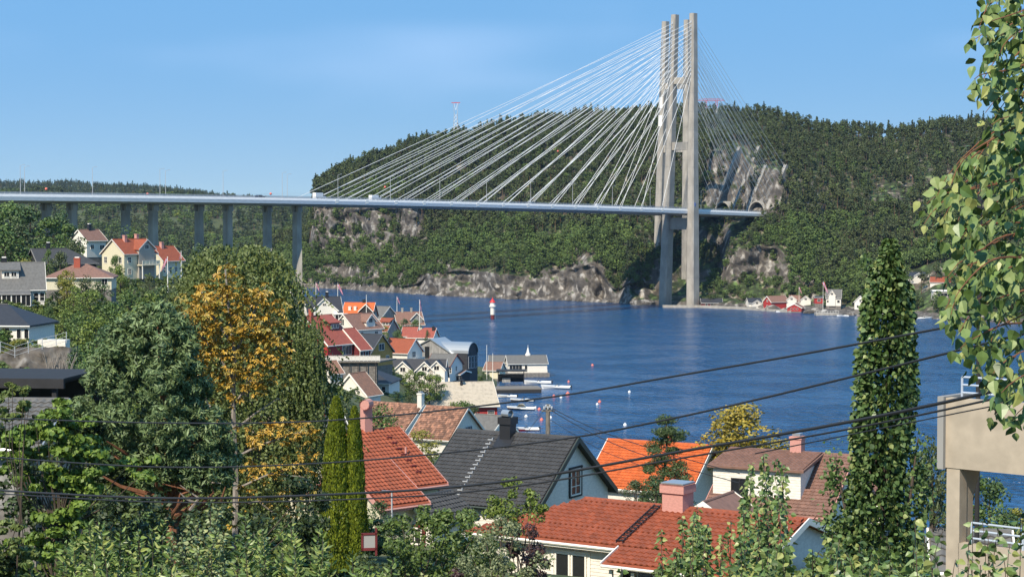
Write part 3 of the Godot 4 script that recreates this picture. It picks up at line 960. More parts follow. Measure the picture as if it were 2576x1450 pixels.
# tiles over a slope: o = ridge corner, u along the ridge, v down the slope; lo/hi give the u range at distance v
func tiles(node: Node3D, key: String, o: Vector3, u: Vector3, v: Vector3, len_v: float, lo: Callable, hi: Callable, tw := 0.30, tl := 0.36) -> void:
	var nrm := v.cross(u).normalized()
	if nrm.y < 0: nrm = -nrm
	var base: StandardMaterial3D = M[key]
	var vars := []
	for k in 4:
		var m: StandardMaterial3D = base.duplicate()
		var s: float = ([0.8, 0.94, 1.06, 1.2] if key == "roof_old_tile" else [0.95, 0.985, 1.015, 1.05])[k]
		m.albedo_color = Color(base.albedo_color.r * s, base.albedo_color.g * s, base.albedo_color.b * s)
		vars.append(m)
	var mesh := tile_mesh(tw, tl * 1.12)
	var items := []
	var rows := int(len_v / tl)
	for r in rows:
		var vv := r * tl
		var a: float = lo.call(vv + tl * 0.5); var b: float = hi.call(vv + tl * 0.5)
		var n := int((b - a) / tw)
		for i in n:
			var p := o + u * (a + (b - a - n * tw) * 0.5 + i * tw) + v * vv + nrm * 0.02
			var wob := Basis(nrm, rng.randf_range(-0.012, 0.012))
			items.append([(node.global_transform * p).distance_to(EYE), Transform3D(wob * Basis(u, nrm, v), p), rng.randi() % 4])
	items.sort_custom(func(x, y): return x[0] < y[0])
	var mm := MultiMesh.new()
	mm.transform_format = MultiMesh.TRANSFORM_3D
	mm.use_colors = true
	mm.mesh = mesh
	mm.instance_count = maxi(items.size() - 300, 0)
	for i in items.size():
		if i < 300:
			part(node, "roof_tile", mesh, vars[items[i][2]], items[i][1])
		else:
			mm.set_instance_transform(i - 300, items[i][1])
			var s: float = ([0.6, 0.88, 1.15, 1.5] if key == "roof_old_tile" else [0.9, 0.97, 1.03, 1.1])[items[i][2]]
			mm.set_instance_color(i - 300, Color(s, s, s))
	if mm.instance_count > 0:
		var mo := MultiMeshInstance3D.new()
		mo.name = "roof_tiles"
		mo.multimesh = mm
		var m2: StandardMaterial3D = base.duplicate()
		m2.vertex_color_use_as_albedo = true
		mo.material_override = m2
		node.add_child(mo, true)
		mo.set_meta("kind", "stuff")
# lapped boards over a wall shape given as [height, from, to] steps
func boards(node: Node3D, xf: Transform3D, span: Callable, y0: float, y1: float, m: Material, pitch := 0.16) -> void:
	var y := y0
	while y < y1 - 0.02:
		var s: Array = span.call(y + pitch * 0.5)
		if s[1] - s[0] > 0.1:
			var mb := MB.new()
			mb.prism([Vector3(s[0], y, 0.0), Vector3(s[0], y, 0.034), Vector3(s[0], y + pitch, 0.012), Vector3(s[0], y + pitch, 0.0)], Vector3(s[1] - s[0], 0, 0))
			part(node, "board", mb.mesh(), m, xf)
		y += pitch

func chimney(node: Node, p: Vector3, w: float, dp: float, h: float, m: Material, cap: Material = null) -> MeshInstance3D:
	var mb := MB.new()
	mb.box(p + Vector3(0, h / 2 - 0.6, 0), Vector3(w, h + 1.2, dp))
	mb.box(p + Vector3(0, h - 0.12, 0), Vector3(w + 0.12, 0.2, dp + 0.12))
	var o := part(node, "chimney", mb.mesh(), m)
	if cap:
		var c := MB.new()
		c.box(p + Vector3(0, h + 0.12, 0), Vector3(w * 0.7, 0.2, dp * 0.7))
		part(o, "chimney_cap", c.mesh(), cap)
	return o

func house(c: Dictionary) -> Dictionary:
	var a := at(c.x, c.y, c.d)
	var t := deg_to_rad(c.t)
	var R: float = c.L if c.has("L") else px_len(a, t, c.x2)
	var w: float = c.get("w", 8.0)
	var tp := tan(deg_to_rad(c.get("p", 38.0)))
	var wh: float = c.get("wh", 3.0)
	var ov: float = c.get("ov", 0.45); var og: float = c.get("og", 0.35)
	var hip: String = c.get("hip", "")
	var rise := w / 2 * tp
	var H := wh + rise
	var mid := a + Vector3(cos(t), 0, sin(t)) * R / 2
	var node := thing(c.get("n", "house"), c.label, c.get("cat", "house"), Vector3(mid.x, a.y - H, mid.z), -t, c.get("group", ""))
	var wall_m: Material = M[c.get("wall", "white")]
	var roof_m: Material = M[c.get("roof", "roof_brown")]
	var trim: Material = M[c.get("trim", "white_trim")]
	var hl := w / 2 if "l" in hip else 0.0
	var hr := w / 2 if "r" in hip else 0.0
	# wall ends (gable walls stand og inside the roof's end)
	var xl := -R / 2 + og if hl == 0.0 else -R / 2 - hl
	var xr := R / 2 - og if hr == 0.0 else R / 2 + hr
	var wm := MB.new()
	var hw := w / 2
	if hl == 0.0 and hr == 0.0:
		wm.prism([Vector3(xl, 0, -hw), Vector3(xl, 0, hw), Vector3(xl, wh - 0.24, hw), Vector3(xl, H - 0.24, 0), Vector3(xl, wh - 0.24, -hw)], Vector3(xr - xl, 0, 0))
	else:
		wm.box(Vector3((xl + xr) / 2, wh / 2 - 0.12, 0), Vector3(xr - xl, wh - 0.24, w))
		if hl == 0.0:
			wm.prism([Vector3(xl, wh - 0.24, hw), Vector3(xl, H - 0.24, 0), Vector3(xl, wh - 0.24, -hw)], Vector3(0.3, 0, 0))
		if hr == 0.0:
			wm.prism([Vector3(xr, wh - 0.24, hw), Vector3(xr, H - 0.24, 0), Vector3(xr, wh - 0.24, -hw)], Vector3(-0.3, 0, 0))
	part(node, "wall", wm.mesh(), wall_m)
	var fm := MB.new()
	fm.box(Vector3((xl + xr) / 2, -2.0, 0), Vector3(xr - xl - 0.1, 4.3, w - 0.1))
	part(node, "foundation", fm.mesh(), M.stone)
	# roof slopes
	var zl := hw + ov
	var ye := H - zl * tp
	var down := Vector3(0, -0.22, 0)
	var el := -R / 2 - (hl + ov if hl > 0.0 else 0.0)
	var er := R / 2 + (hr + ov if hr > 0.0 else 0.0)
	for s in [1.0, -1.0]:
		var rm := MB.new()
		rm.prism([Vector3(-R / 2, H, 0), Vector3(R / 2, H, 0), Vector3(er, ye, s * zl), Vector3(el, ye, s * zl)], down)
		part(node, "roof_slope", rm.mesh(), roof_m)
		if not c.get("bare", false):
			var gm := MB.new()
			gm.tube(Vector3(el, ye - 0.1, s * (zl + 0.07)), Vector3(er, ye - 0.1, s * (zl + 0.07)), 0.075, 0.075, 6)
			gm.box(Vector3((el + er) / 2, ye - 0.17, s * (zl + 0.012)), Vector3(er - el, 0.2, 0.02))
			part(node, "gutter", gm.mesh(), trim)
	for e in [["l", -1.0, hl], ["r", 1.0, hr]]:
		var xe: float = e[1] * R / 2
		if e[2] > 0.0:
			var rm := MB.new()
			var xo: float = el if e[1] < 0 else er
			rm.prism([Vector3(xe, H, 0), Vector3(xo, ye, zl), Vector3(xo, ye, -zl)], down)
			part(node, "roof_slope", rm.mesh(), roof_m)
		else:
			for s in [1.0, -1.0]:
				var bm := MB.new()
				var tk: float = e[1] * 0.06
				var bh: float = c.get("bh", 0.26)
				bm.prism([Vector3(xe, H + 0.06, 0), Vector3(xe, ye + 0.06, s * (zl + 0.03)), Vector3(xe, ye + 0.06 - bh * 1.2, s * (zl + 0.03)), Vector3(xe, H + 0.06 - bh * 1.2, 0)], Vector3(tk, 0, 0))
				part(node, "bargeboard", bm.mesh(), trim)
	var rc := MB.new()
	rc.tube(Vector3(-R / 2, H - 0.02, 0), Vector3(R / 2, H - 0.02, 0), 0.11, 0.11, 7, true)
	part(node, "ridge_cap", rc.mesh(), roof_m)
	var q := {"o": node, "R": R, "w": w, "wh": wh, "H": H, "tp": tp, "xl": xl, "xr": xr, "trim": trim, "wall": wall_m, "roof": roof_m}
	for x in c.get("win", []):
		house_window(q, x)
	for x in c.get("chim", []):
		chimney(node, Vector3(x[0] * R / 2, H - absf(x[1]) * tp, x[1]), x[2], x[3], x[4], M[x[5]], M.get(x[6]) if x.size() > 6 else null)
	for x in c.get("xg", []):
		cross_gable(q, x)
	for x in c.get("shed", []):
		shed_dormer(q, x)
	if c.has("tile"):
		var sl := sqrt(1 + tp * tp)
		var v := Vector3(0, -tp, 1).normalized()
		var kl := 1.0 / sl if hl > 0.0 else 0.0
		var kr := 1.0 / sl if hr > 0.0 else 0.0
		tiles(node, c.tile, Vector3(-R / 2, H, 0), Vector3.RIGHT, v, zl * sl, func(vv: float) -> float: return 0.05 - vv * kl, func(vv: float) -> float: return R - 0.05 + vv * kr)
	if c.has("show"):
		var pxm := 0.0
		pxm = CX + F * mid.x / -mid.z
		print(c.get("n", "house"), " ", c.x, " base ", snappedf(a.y - H, 0.1), " land ", snappedf(land_h(pxm, -mid.z), 0.1))
	return q

# side, along, height of middle, w, h, nx, ny
func house_window(q: Dictionary, x: Array) -> void:
	var xf := Transform3D()
	match x[0]:
		"f": xf = Transform3D(Basis(), Vector3(x[1], x[2], q.w / 2))
		"b": xf = Transform3D(Basis(Vector3.UP, PI), Vector3(x[1], x[2], -q.w / 2))
		"l": xf = Transform3D(Basis(Vector3.UP, -PI / 2), Vector3(q.xl, x[2], x[1]))
		"r": xf = Transform3D(Basis(Vector3.UP, PI / 2), Vector3(q.xr, x[2], x[1]))
	window(q.o, xf, x[3], x[4], x[5] if x.size() > 5 else 1, x[6] if x.size() > 6 else 1, M[x[7]] if x.size() > 7 else null)

# a gable facing front: [u, width, ridge below main ridge, z of its wall, window?, pitch tan]
func cross_gable(q: Dictionary, x: Array) -> void:
	var u: float = x[0]; var hw: float = x[1] / 2; var yr: float = q.H - x[2]; var zf: float = x[3]
	var tp: float = x[5] if x.size() > 5 else q.tp
	var ye := yr - hw * tp
	var wm := MB.new()
	var yb: float = q.H - zf * q.tp - 0.3 if zf < q.w / 2 else 0.0
	wm.prism([Vector3(u - hw, yb, zf), Vector3(u + hw, yb, zf), Vector3(u + hw, ye - 0.2, zf), Vector3(u, yr - 0.2, zf), Vector3(u - hw, ye - 0.2, zf)], Vector3(0, 0, -zf + 0.05))
	var dm := part(q.o, "dormer", wm.mesh(), M[x[6]] if x.size() > 6 else q.wall)
	var o := 0.35
	for s in [1.0, -1.0]:
		var rm := MB.new()
		rm.prism([Vector3(u, yr, 0.02), Vector3(u, yr, zf + o), Vector3(u + s * (hw + o), yr - (hw + o) * tp, zf + o), Vector3(u + s * (hw + o), yr - (hw + o) * tp, 0.02)], Vector3(0, -0.18, 0))
		part(dm, "dormer_roof", rm.mesh(), q.roof)
		var bm := MB.new()
		bm.prism([Vector3(u, yr + 0.05, zf + o), Vector3(u + s * (hw + o), yr - (hw + o) * tp + 0.05, zf + o), Vector3(u + s * (hw + o), yr - (hw + o) * tp - 0.26, zf + o), Vector3(u, yr - 0.26, zf + o)], Vector3(0, 0, 0.06))
		part(dm, "bargeboard", bm.mesh(), q.trim)
	if x.size() > 4 and x[4]:
		var y0 := maxf(yb + 0.9, ye - 0.9)
		window(q.o, Transform3D(Basis(), Vector3(u, (y0 + yr) / 2 - 0.35, zf)), minf(1.3, hw), 1.1, 2, 1)
# a flat-roofed dormer: [u, width, z of its wall, height of wall, windows]
func shed_dormer(q: Dictionary, x: Array) -> void:
	var u: float = x[0]; var hw: float = x[1] / 2; var zf: float = x[2]
	var yb: float = q.H - zf * q.tp - 0.3; var yt: float = yb + 0.3 + x[3]
	var zb := maxf((q.H - yt - 0.35) / q.tp, 0.05)
	var wm := MB.new()
	wm.prism([Vector3(u - hw, yb, zf), Vector3(u - hw, yt, zf), Vector3(u - hw, yt + 0.2, zb), Vector3(u - hw, q.H - zb * q.tp - 0.3, zb)], Vector3(hw * 2, 0, 0))
	var dm := part(q.o, "dormer", wm.mesh(), M[x[5]] if x.size() > 5 else q.wall)
	var rm := MB.new()
	rm.prism([Vector3(u - hw - 0.35, yt + 0.02, zf + 0.4), Vector3(u - hw - 0.35, yt + 0.2, zf + 0.4), Vector3(u - hw - 0.35, q.H + 0.03, 0.03), Vector3(u - hw - 0.35, q.H - 0.2, 0.03)], Vector3(hw * 2 + 0.7, 0, 0))
	part(dm, "dormer_roof", rm.mesh(), q.roof)
	for k in x[4]:
		var uu: float = u + ((k + 0.5) / x[4] - 0.5) * hw * 1.7
		window(q.o, Transform3D(Basis(), Vector3(uu, yb + 0.3 + x[3] * 0.55, zf)), minf(1.2, hw * 1.3 / x[4]), x[3] * 0.62, 2, 1)

# a railing from a to b with posts and infill
func railing(parent: Node, a: Vector3, b: Vector3, h: float, n: int, m: Material, fill := "") -> void:
	var r := MB.new()
	r.bar(a + Vector3(0, h, 0), b + Vector3(0, h, 0), 0.09, 0.06)
	part(parent, "handrail", r.mesh(), m)
	for i in n + 1:
		var p := a.lerp(b, float(i) / n)
		var pm := MB.new()
		pm.bar(p, p + Vector3(0, h, 0), 0.08, 0.08)
		part(parent, "post", pm.mesh(), m)
	if fill != "":
		for i in n:
			var p0 := a.lerp(b, (i + 0.08) / n); var p1 := a.lerp(b, (i + 0.92) / n)
			var fm := MB.new()
			fm.bar((p0 + Vector3(0, h * 0.5, 0)), (p1 + Vector3(0, h * 0.5, 0)), 0.025, h * 0.8)
			part(parent, "infill_panel", fm.mesh(), M[fill])

func flagpole(p: Vector3, h: float, label: String, kind := 1, lean := 1.0) -> void:
	var t := thing("flagpole", label, "flagpole", p)
	var a := MB.new()
	a.tube(Vector3(0, -0.5, 0), Vector3(0, h, 0), 0.11, 0.06, 7)
	a.lathe(Vector3(0, h, 0), [[0.02, 0.0], [0.1, 0.06], [0.1, 0.14], [0.02, 0.2]], 8)
	part(t, "pole", a.mesh(), M.white_trim)
	if kind == 0: return
	# long pennant in red, white and blue hanging in folds
	var f := MB.new()
	var n := 14
	for i in n:
		var s0 := float(i) / n; var s1 := float(i + 1) / n
		for st in [[-1.0, -0.42, 0], [-0.42, -0.2, 1], [-0.2, 0.2, 2], [0.2, 0.42, 1], [0.42, 1.0, 0]]:
			f.col = [Color(0.55, 0.05, 0.08), Color(0.75, 0.75, 0.75), Color(0.04, 0.06, 0.25)][st[2]]
			var pts := []
			for e in [[s0, st[0]], [s0, st[1]], [s1, st[1]], [s1, st[0]]]:
				var ww: float = lerpf(0.42, 0.08, e[0]) * h * 0.1
				var ang: float = 0.5 + 0.28 * sin(e[0] * 7.0)
				pts.append(Vector3(lean * (0.1 + e[0] * h * 0.14 + e[1] * ww * cos(ang)), h * 0.97 - e[0] * h * 0.36 + e[1] * ww * 0.35, 0.12 * sin(e[0] * 9.0 + e[1])))
			f.quad(pts[0], pts[1], pts[2], pts[3])
	part(t, "pennant", f.mesh(), M.leaf_far)

func boat(p: Vector3, yaw: float, L: float, label: String, hull: Material, hood := false, group := "") -> void:
	var t := thing("motorboat", label, "boat", p, yaw, group)
	var wd := L * 0.17
	var lo := MB.new(); var up := MB.new(); var dk := MB.new()
	var low := []; var mid := []; var high := []
	for k in 9:
		var f := k / 8.0
		var hwid := wd * (1.0 if f < 0.45 else sqrt(maxf(0.0, 1.0 - pow((f - 0.45) / 0.56, 2.0))))
		var x := (f - 0.5) * L
		var sh := 0.12 * L * (0.75 + 0.45 * f * f)
		low.append([Vector3(x - 0.03 * L * f, -0.25, hwid * 0.45), Vector3(x - 0.03 * L * f, -0.25, -hwid * 0.45)])
		mid.append([Vector3(x, sh * 0.55, hwid * 0.9), Vector3(x, sh * 0.55, -hwid * 0.9)])
		high.append([Vector3(x + 0.02 * L * f, sh, hwid), Vector3(x + 0.02 * L * f, sh, -hwid)])
	for k in 8:
		for s in 2:
			lo.quad(low[k][s], mid[k][s], mid[k + 1][s], low[k + 1][s])
			up.quad(mid[k][s], high[k][s], high[k + 1][s], mid[k + 1][s])
		if k > 3:
			dk.quad(high[k][0], high[k][1], high[k + 1][1], high[k + 1][0])
		else:
			dk.quad(high[k][0] - Vector3(0, 0.4, 0), high[k][1] - Vector3(0, 0.4, 0), high[k + 1][1] - Vector3(0, 0.4, 0), high[k + 1][0] - Vector3(0, 0.4, 0))
			for s in 2:
				dk.quad(high[k][s], high[k][s] - Vector3(0, 0.4, 0), high[k + 1][s] - Vector3(0, 0.4, 0), high[k + 1][s])
	lo.quad(low[0][0], mid[0][0], mid[0][1], low[0][1])
	up.quad(mid[0][0], high[0][0], high[0][1], mid[0][1])
	part(t, "hull", lo.mesh(), hull)
	part(t, "topside", up.mesh(), M.boat_white)
	part(t, "deck", dk.mesh(), M.boat_white)
	var top_y := 0.12 * L * 0.85
	if hood:
		var h := MB.new()
		var rings := []
		for k in 6:
			var a := PI * k / 5.0
			var ring := []
			for j in 6:
				var b := PI * j / 5.0
				ring.append(Vector3(-cos(a) * L * 0.16 - L * 0.02, top_y + sin(a) * L * 0.13 * sin(b * 0.5 + PI / 4 * (1 - absf(j - 2.5) / 2.5)), cos(b) * wd * 0.85))
			rings.append(ring)
		for r in 5:
			for j in 5:
				h.quad(rings[r][j], rings[r + 1][j], rings[r + 1][j + 1], rings[r][j + 1])
		part(t, "canvas_hood", h.mesh(), M.canvas)
	else:
		var s := MB.new()
		s.prism([Vector3(L * 0.02, top_y, -wd * 0.75), Vector3(-L * 0.06, top_y + 0.55, -wd * 0.65), Vector3(-L * 0.08, top_y + 0.55, -wd * 0.65), Vector3(0, top_y, -wd * 0.75)], Vector3(0, 0, wd * 1.4))
		part(t, "windscreen", s.mesh(), M.glass)
		var c := MB.new()
		c.box(Vector3(-L * 0.2, top_y - 0.15, 0), Vector3(L * 0.12, 0.5, wd * 1.3))
		part(t, "seat", c.mesh(), M.boat_white)
	var m := MB.new()
	m.box(Vector3(-L * 0.53, top_y * 0.9, 0), Vector3(0.4, 0.6, 0.4)); m.box(Vector3(-L * 0.545, top_y * 0.3, 0), Vector3(0.18, 1.0, 0.16))
	part(t, "outboard_motor", m.mesh(), M.boat_white if hood else M.black_metal)

func build_village() -> void:
	rng.seed = 500
	# ---- far end of the spit
	var q := house({"n": "white_house", "x": 764.5, "y": 746, "d": 560, "t": -14, "x2": 856, "w": 9, "p": 42, "wh": 3.6, "roof": "roof_dark", "label": "white house with charcoal roof and tall front gable, flag behind", "win": [["l", 0, 4.2, 1.2, 1.3, 2, 1]], "chim": [[0.25, 0, 0.8, 0.8, 1.3, "black_metal", "white_trim"]], "xg": [[-0.2, 7.6, 0.15, 5.0, false]]})
	window(q.o, Transform3D(Basis(), Vector3(-0.2, 5.6, 5.0)), 1.1, 0.6, 2, 1)
	var sr := MB.new()
	sr.box(Vector3(4.4, 2.9, 6.2), Vector3(4.2, 0.12, 3.2)); sr.box(Vector3(4.4, 0.6, 6.2), Vector3(4.0, 1.4, 3.0))
	for k in 5:
		sr.box(Vector3(2.5 + k * 0.95, 2.1, 7.66), Vector3(0.1, 1.6, 0.08))
	part(q.o, "sun_room", sr.mesh(), M.white_trim)
	var sg := MB.new()
	sg.box(Vector3(4.4, 2.1, 6.2), Vector3(3.8, 1.5, 2.8))
	part(q.o, "sun_room_glazing", sg.mesh(), M.glass)
	house({"n": "orange_roofed_house", "x": 866, "y": 760, "d": 610, "t": 8, "x2": 944, "w": 9.5, "p": 40, "wh": 2.6, "wall": "grey_wood", "roof": "roof_orange", "label": "house with bright orange roof, dark dormer and two pale vents", "chim": [[0.25, -0.3, 0.9, 0.9, 1.2, "black_metal"], [-0.55, 2.4, 0.8, 0.8, 0.9, "white"], [-0.2, 2.4, 0.8, 0.8, 0.9, "white"]], "xg": [[2.6, 4.2, 0.3, 3.6, false, 0.95, "black_wood"]]})
	house({"n": "grey_gabled_house", "x": 944, "y": 769, "d": 640, "t": 34, "L": 6.0, "w": 9, "p": 38, "wh": 2.6, "wall": "grey_wood", "roof": "roof_grey", "label": "grey gable with white bargeboards right behind the bright orange roof"})
	house({"n": "gothic_gabled_house", "x": 990, "y": 784, "d": 640, "t": -16, "x2": 1060, "w": 9, "p": 40, "wh": 2.4, "wall": "cream", "roof": "roof_brown", "og": 0.9, "label": "cream house with brown roof and pointed carved gables at the water", "chim": [[-0.4, 0, 0.6, 0.6, 1.3, "concrete"], [0.25, 0, 0.6, 0.6, 1.3, "concrete"]], "xg": [[2.0, 4.0, 0.1, 4.2, false, 1.0, "grey_wood"]], "win": [["l", 0, 3.4, 1.0, 1.1, 2, 1]]})
	house({"n": "brown_roofed_house", "x": 862, "y": 790, "d": 490, "t": -50, "x2": 936, "w": 7.6, "p": 42, "wh": 3.6, "roof": "roof_brown", "label": "white house with brown roof and a white dormer balcony", "win": [["l", -0.6, 5.0, 1.4, 1.5, 2, 3], ["l", 2.2, 2.0, 1.0, 1.2, 2, 2], ["l", -2.2, 2.0, 1.0, 1.2, 2, 2], ["f", -2.5, 1.9, 1.1, 1.3, 2, 2], ["f", 2.8, 1.9, 1.1, 1.3, 2, 2]], "xg": [[1.0, 3.2, 0.1, 3.6, true, 0.95]]})
	q = house({"n": "small_orange_house", "x": 958, "y": 799, "d": 585, "t": 22, "x2": 990, "w": 8, "p": 40, "wh": 2.4, "wall": "grey_wood", "roof": "roof_terracotta", "label": "grey cottage with orange roof and small glazed dormer behind hedges", "shed": [[0.6, 2.6, 2.6, 1.1, 2]]})
	house({"n": "red_roofed_cottage", "x": 1012, "y": 822, "d": 590, "t": 6, "x2": 1052, "w": 7, "p": 33, "wh": 2.4, "roof": "roof_red", "label": "white cottage with low red roof next to the flagpole"})
	house({"n": "hipped_red_roof_house", "x": 1066, "y": 824, "d": 560, "t": 10, "x2": 1098, "w": 8, "p": 30, "wh": 2.6, "hip": "l", "roof": "roof_red", "label": "white house with hipped red roof and black chimney by the water", "chim": [[0.6, 1.0, 0.7, 0.7, 1.1, "black_metal"]]})
	# ---- red house with its terrace
	q = house({"n": "red_house", "x": 764, "y": 795, "d": 432, "t": -55, "x2": 834, "w": 13.0, "p": 42, "wh": 3.4, "wall": "red_wood", "roof": "roof_red", "bh": 0.34, "label": "large red house with white bargeboards and a railed terrace", "shed": [[1.5, 3.4, 3.6, 1.5, 3, "dark_red_wood"]], "chim": [[-0.5, 0, 0.8, 0.8, 1.5, "brick"]], "win": [["f", 2.2, 1.6, 3.2, 2.0, 6, 1], ["l", 3.6, 2.0, 1.0, 1.4, 2, 2], ["l", 0, 5.2, 1.0, 1.2, 2, 2]]})
	house({"n": "red_house_wing", "x": 861, "y": 826, "d": 437, "t": -55, "x2": 892, "w": 9.5, "p": 42, "wh": 3.2, "wall": "dark_red_wood", "roof": "roof_red", "bh": 0.34, "label": "lower wing joined to the large red house, two white shutters", "win": [["f", -1.3, 1.7, 1.1, 1.5, 1, 1], ["f", 0.6, 1.7, 1.1, 1.5, 1, 1]]})
	var ter := thing("terrace", "white-railed wooden terrace on dark posts before the red house", "terrace", at(880, 905, 416))
	var ta := at(800, 905, 413) - ter.position; var tb := at(955, 900, 413) - ter.position
	ta.y = 0; tb.y = 0
	var tm := MB.new()
	tm.prism([ta, tb, tb + Vector3(3, 0, -8), ta + Vector3(0, 0, -9)], Vector3(0, -0.3, 0))
	part(ter, "floor", tm.mesh(), M.wood_grey)
	railing(ter, ta, tb, 1.15, 15, M.white_trim, "light_grey_paint")
	var sm := MB.new()
	sm.prism([ta + Vector3(1, -0.3, -0.8), tb + Vector3(-0.5, -0.3, -0.8), tb + Vector3(-0.5, -5.2, -0.8), ta + Vector3(1, -5.2, -0.8)], Vector3(0, 0, -0.6))
	part(ter, "retaining_wall", sm.mesh(), M.stone)
	for k in 7:
		var pm := MB.new()
		var pp := ta.lerp(tb, (k + 0.5) / 7.0) + Vector3(0, -0.3, -0.2)
		pm.bar(pp, pp - Vector3(0, 4.5, 0), 0.18, 0.18)
		part(ter, "support_post", pm.mesh(), M.black_wood)
	house({"n": "yellow_house", "x": 905, "y": 838, "d": 462, "t": 30, "x2": 962, "w": 9.5, "p": 40, "wh": 3.4, "wall": "yellow_wood", "roof": "roof_dark", "trim": "grey_wood", "label": "ochre yellow house with charcoal roof and dark gable", "win": [["r", 0, 4.4, 2.2, 1.6, 2, 1], ["r", -2.5, 1.6, 1.2, 1.2, 2, 1]]})
	q = house({"n": "white_orange_house", "x": 978, "y": 850, "d": 500, "t": 24, "x2": 1046, "w": 8.5, "p": 36, "wh": 3.8, "roof": "roof_terracotta", "label": "white house with orange roof and crossed balcony railing", "win": [["r", 0.6, 3.0, 1.9, 1.5, 3, 2], ["f", -2, 2.2, 0.9, 1.0, 2, 2]]})
	railing(q.o, Vector3(q.xr + 1.6, 1.2, -2.5), Vector3(q.xr + 1.6, 1.2, 3.0), 1.1, 4, M.white_trim, "light_grey_paint")
	var bf := MB.new()
	bf.box(Vector3(q.xr + 0.85, 1.1, 0.25), Vector3(1.7, 0.2, 5.6))
	part(q.o, "balcony_floor", bf.mesh(), M.white_trim)
	# ---- row with white gables
	house({"n": "gabled_row_house", "x": 985, "y": 902, "d": 482, "t": 6, "x2": 1124, "w": 8.5, "p": 45, "wh": 2.8, "roof": "roof_dark", "bh": 0.4, "label": "dark-roofed white house with a row of three pointed front gables", "xg": [[-3.4, 5.4, 0.2, 4.9, true, 0.9], [2.0, 4.2, 0.2, 4.9, true, 0.95], [5.0, 4.0, 0.0, 4.9, true, 0.95]]})
	house({"n": "ochre_back_house", "x": 952, "y": 898, "d": 500, "t": 4, "x2": 1000, "w": 7, "p": 14, "wh": 4.5, "wall": "yellow_wood", "roof": "roof_dark", "label": "ochre wall under a flat dark roof left of the pointed gables"})
	# ---- metal vault building
	var vb := thing("vaulted_house", "grey timber house with a shiny barrel-vaulted metal roof", "house", at(1120, 905, 520), deg_to_rad(-28))
	var vm := MB.new()
	vm.prism([Vector3(-9, -6, 3.5), Vector3(3.5, -6, 3.5), Vector3(3.5, 2.2, 3.5), Vector3(-2.5, 5.6, 3.5), Vector3(-9, 2.4, 3.5)], Vector3(0, 0, -7))
	part(vb, "wall", vm.mesh(), M.grey_wood)
	vm = MB.new()
	vm.prism([Vector3(-2.5, 5.9, 3.9), Vector3(4.4, 2.0, 3.9), Vector3(4.4, 1.75, 3.9), Vector3(-2.5, 5.65, 3.9), Vector3(-9.6, 2.3, 3.9), Vector3(-9.6, 2.55, 3.9)], Vector3(0, 0, -8))
	part(vb, "roof", vm.mesh(), M.zinc)
	vm = MB.new()
	var vr := MB.new()
	for k in 12:
		var a := PI * k / 12.0; var b := PI * (k + 1) / 12.0
		var c0 := Vector3(0, 2.2 + sin(a) * 2.9, -cos(a) * 2.9); var c1 := Vector3(0, 2.2 + sin(b) * 2.9, -cos(b) * 2.9)
		vr.quad(c0 + Vector3(-1, 0, 0), c1 + Vector3(-1, 0, 0), c1 + Vector3(8.6, 0, 0), c0 + Vector3(8.6, 0, 0))
		vr.quad(c0 + Vector3(8.6, 0, 0), c1 + Vector3(8.6, 0, 0), c1 * Vector3(1, 0.96, 0.92) + Vector3(8.6, 0, 0), c0 * Vector3(1, 0.96, 0.92) + Vector3(8.6, 0, 0))
		vm.tri(Vector3(8.3, 2.2, 0), c0 * Vector3(1, 1, 0.94) + Vector3(8.3, -0.1, 0), c1 * Vector3(1, 1, 0.94) + Vector3(8.3, -0.1, 0))
	part(vb, "barrel_roof", vr.mesh(), M.zinc)
	vm.box(Vector3(3.5, -1.8, 0), Vector3(9.6, 8.0, 5.5))
	part(vb, "tower_wall", vm.mesh(), M.roof_dark)
	for k in 3:
		window(vb, Transform3D(Basis(Vector3.UP, PI / 2), Vector3(8.32, -0.2, -1.6 + k * 1.6)), 1.2, 3.2, 1, 2, M.steel_grey)
	window(vb, Transform3D(Basis(), Vector3(-3.6, 2.2, 3.52)), 1.3, 3.0, 1, 1, M.black_wood)
	window(vb, Transform3D(Basis(), Vector3(0.8, 0.8, 3.52)), 2.6, 1.4, 1, 1, M.black_wood)
	house({"n": "olive_roofed_house", "x": 1086, "y": 888, "d": 498, "t": 22, "x2": 1150, "w": 8, "p": 32, "wh": 4.2, "roof": "roof_grey", "trim": "roof_red", "label": "white house with olive grey roof below the vaulted metal roof", "win": [["f", 1.2, 2.8, 1.0, 1.4, 2, 2], ["f", 3.2, 2.8, 1.0, 1.4, 2, 2], ["r", 0, 3.0, 1.0, 1.3, 2, 2]]})
	# ---- harbour boathouse on its stone quay
	q = house({"n": "boathouse", "x": 1272, "y": 893, "d": 645, "t": -6, "x2": 1374, "w": 10, "p": 24, "wh": 3.3, "roof": "roof_grey", "cat": "boathouse", "bh": 0.4, "label": "white waterside boathouse with grey roof and a small spire", "win": [["f", -4.0, 1.6, 4.2, 2.2, 4, 1], ["f", -0.6, 1.5, 0.9, 2.1, 1, 1]]})
	var wv := MB.new()
	wv.lathe(Vector3(0.6, q.H, 0), [[0.9, -0.2], [0.9, 0.5], [0.55, 0.6], [0.2, 2.2], [0.06, 2.6], [0.05, 3.4]], 8)
	part(q.o, "spire", wv.mesh(), M.white_trim)
	railing(q.o, Vector3(-6.0, 0.2, 6.4), Vector3(6.3, 0.2, 6.4), 1.0, 6, M.white_trim)
	var qy := thing("quay", "dark stone quay under the white waterside boathouse", "quay", q.o.position, q.o.rotation.y)
	var qm := MB.new()
	qm.box(Vector3(-0.5, -1.2, 0.8), Vector3(15.0, 2.6, 12.4))
	part(qy, "stone_block", qm.mesh(), M.stone)
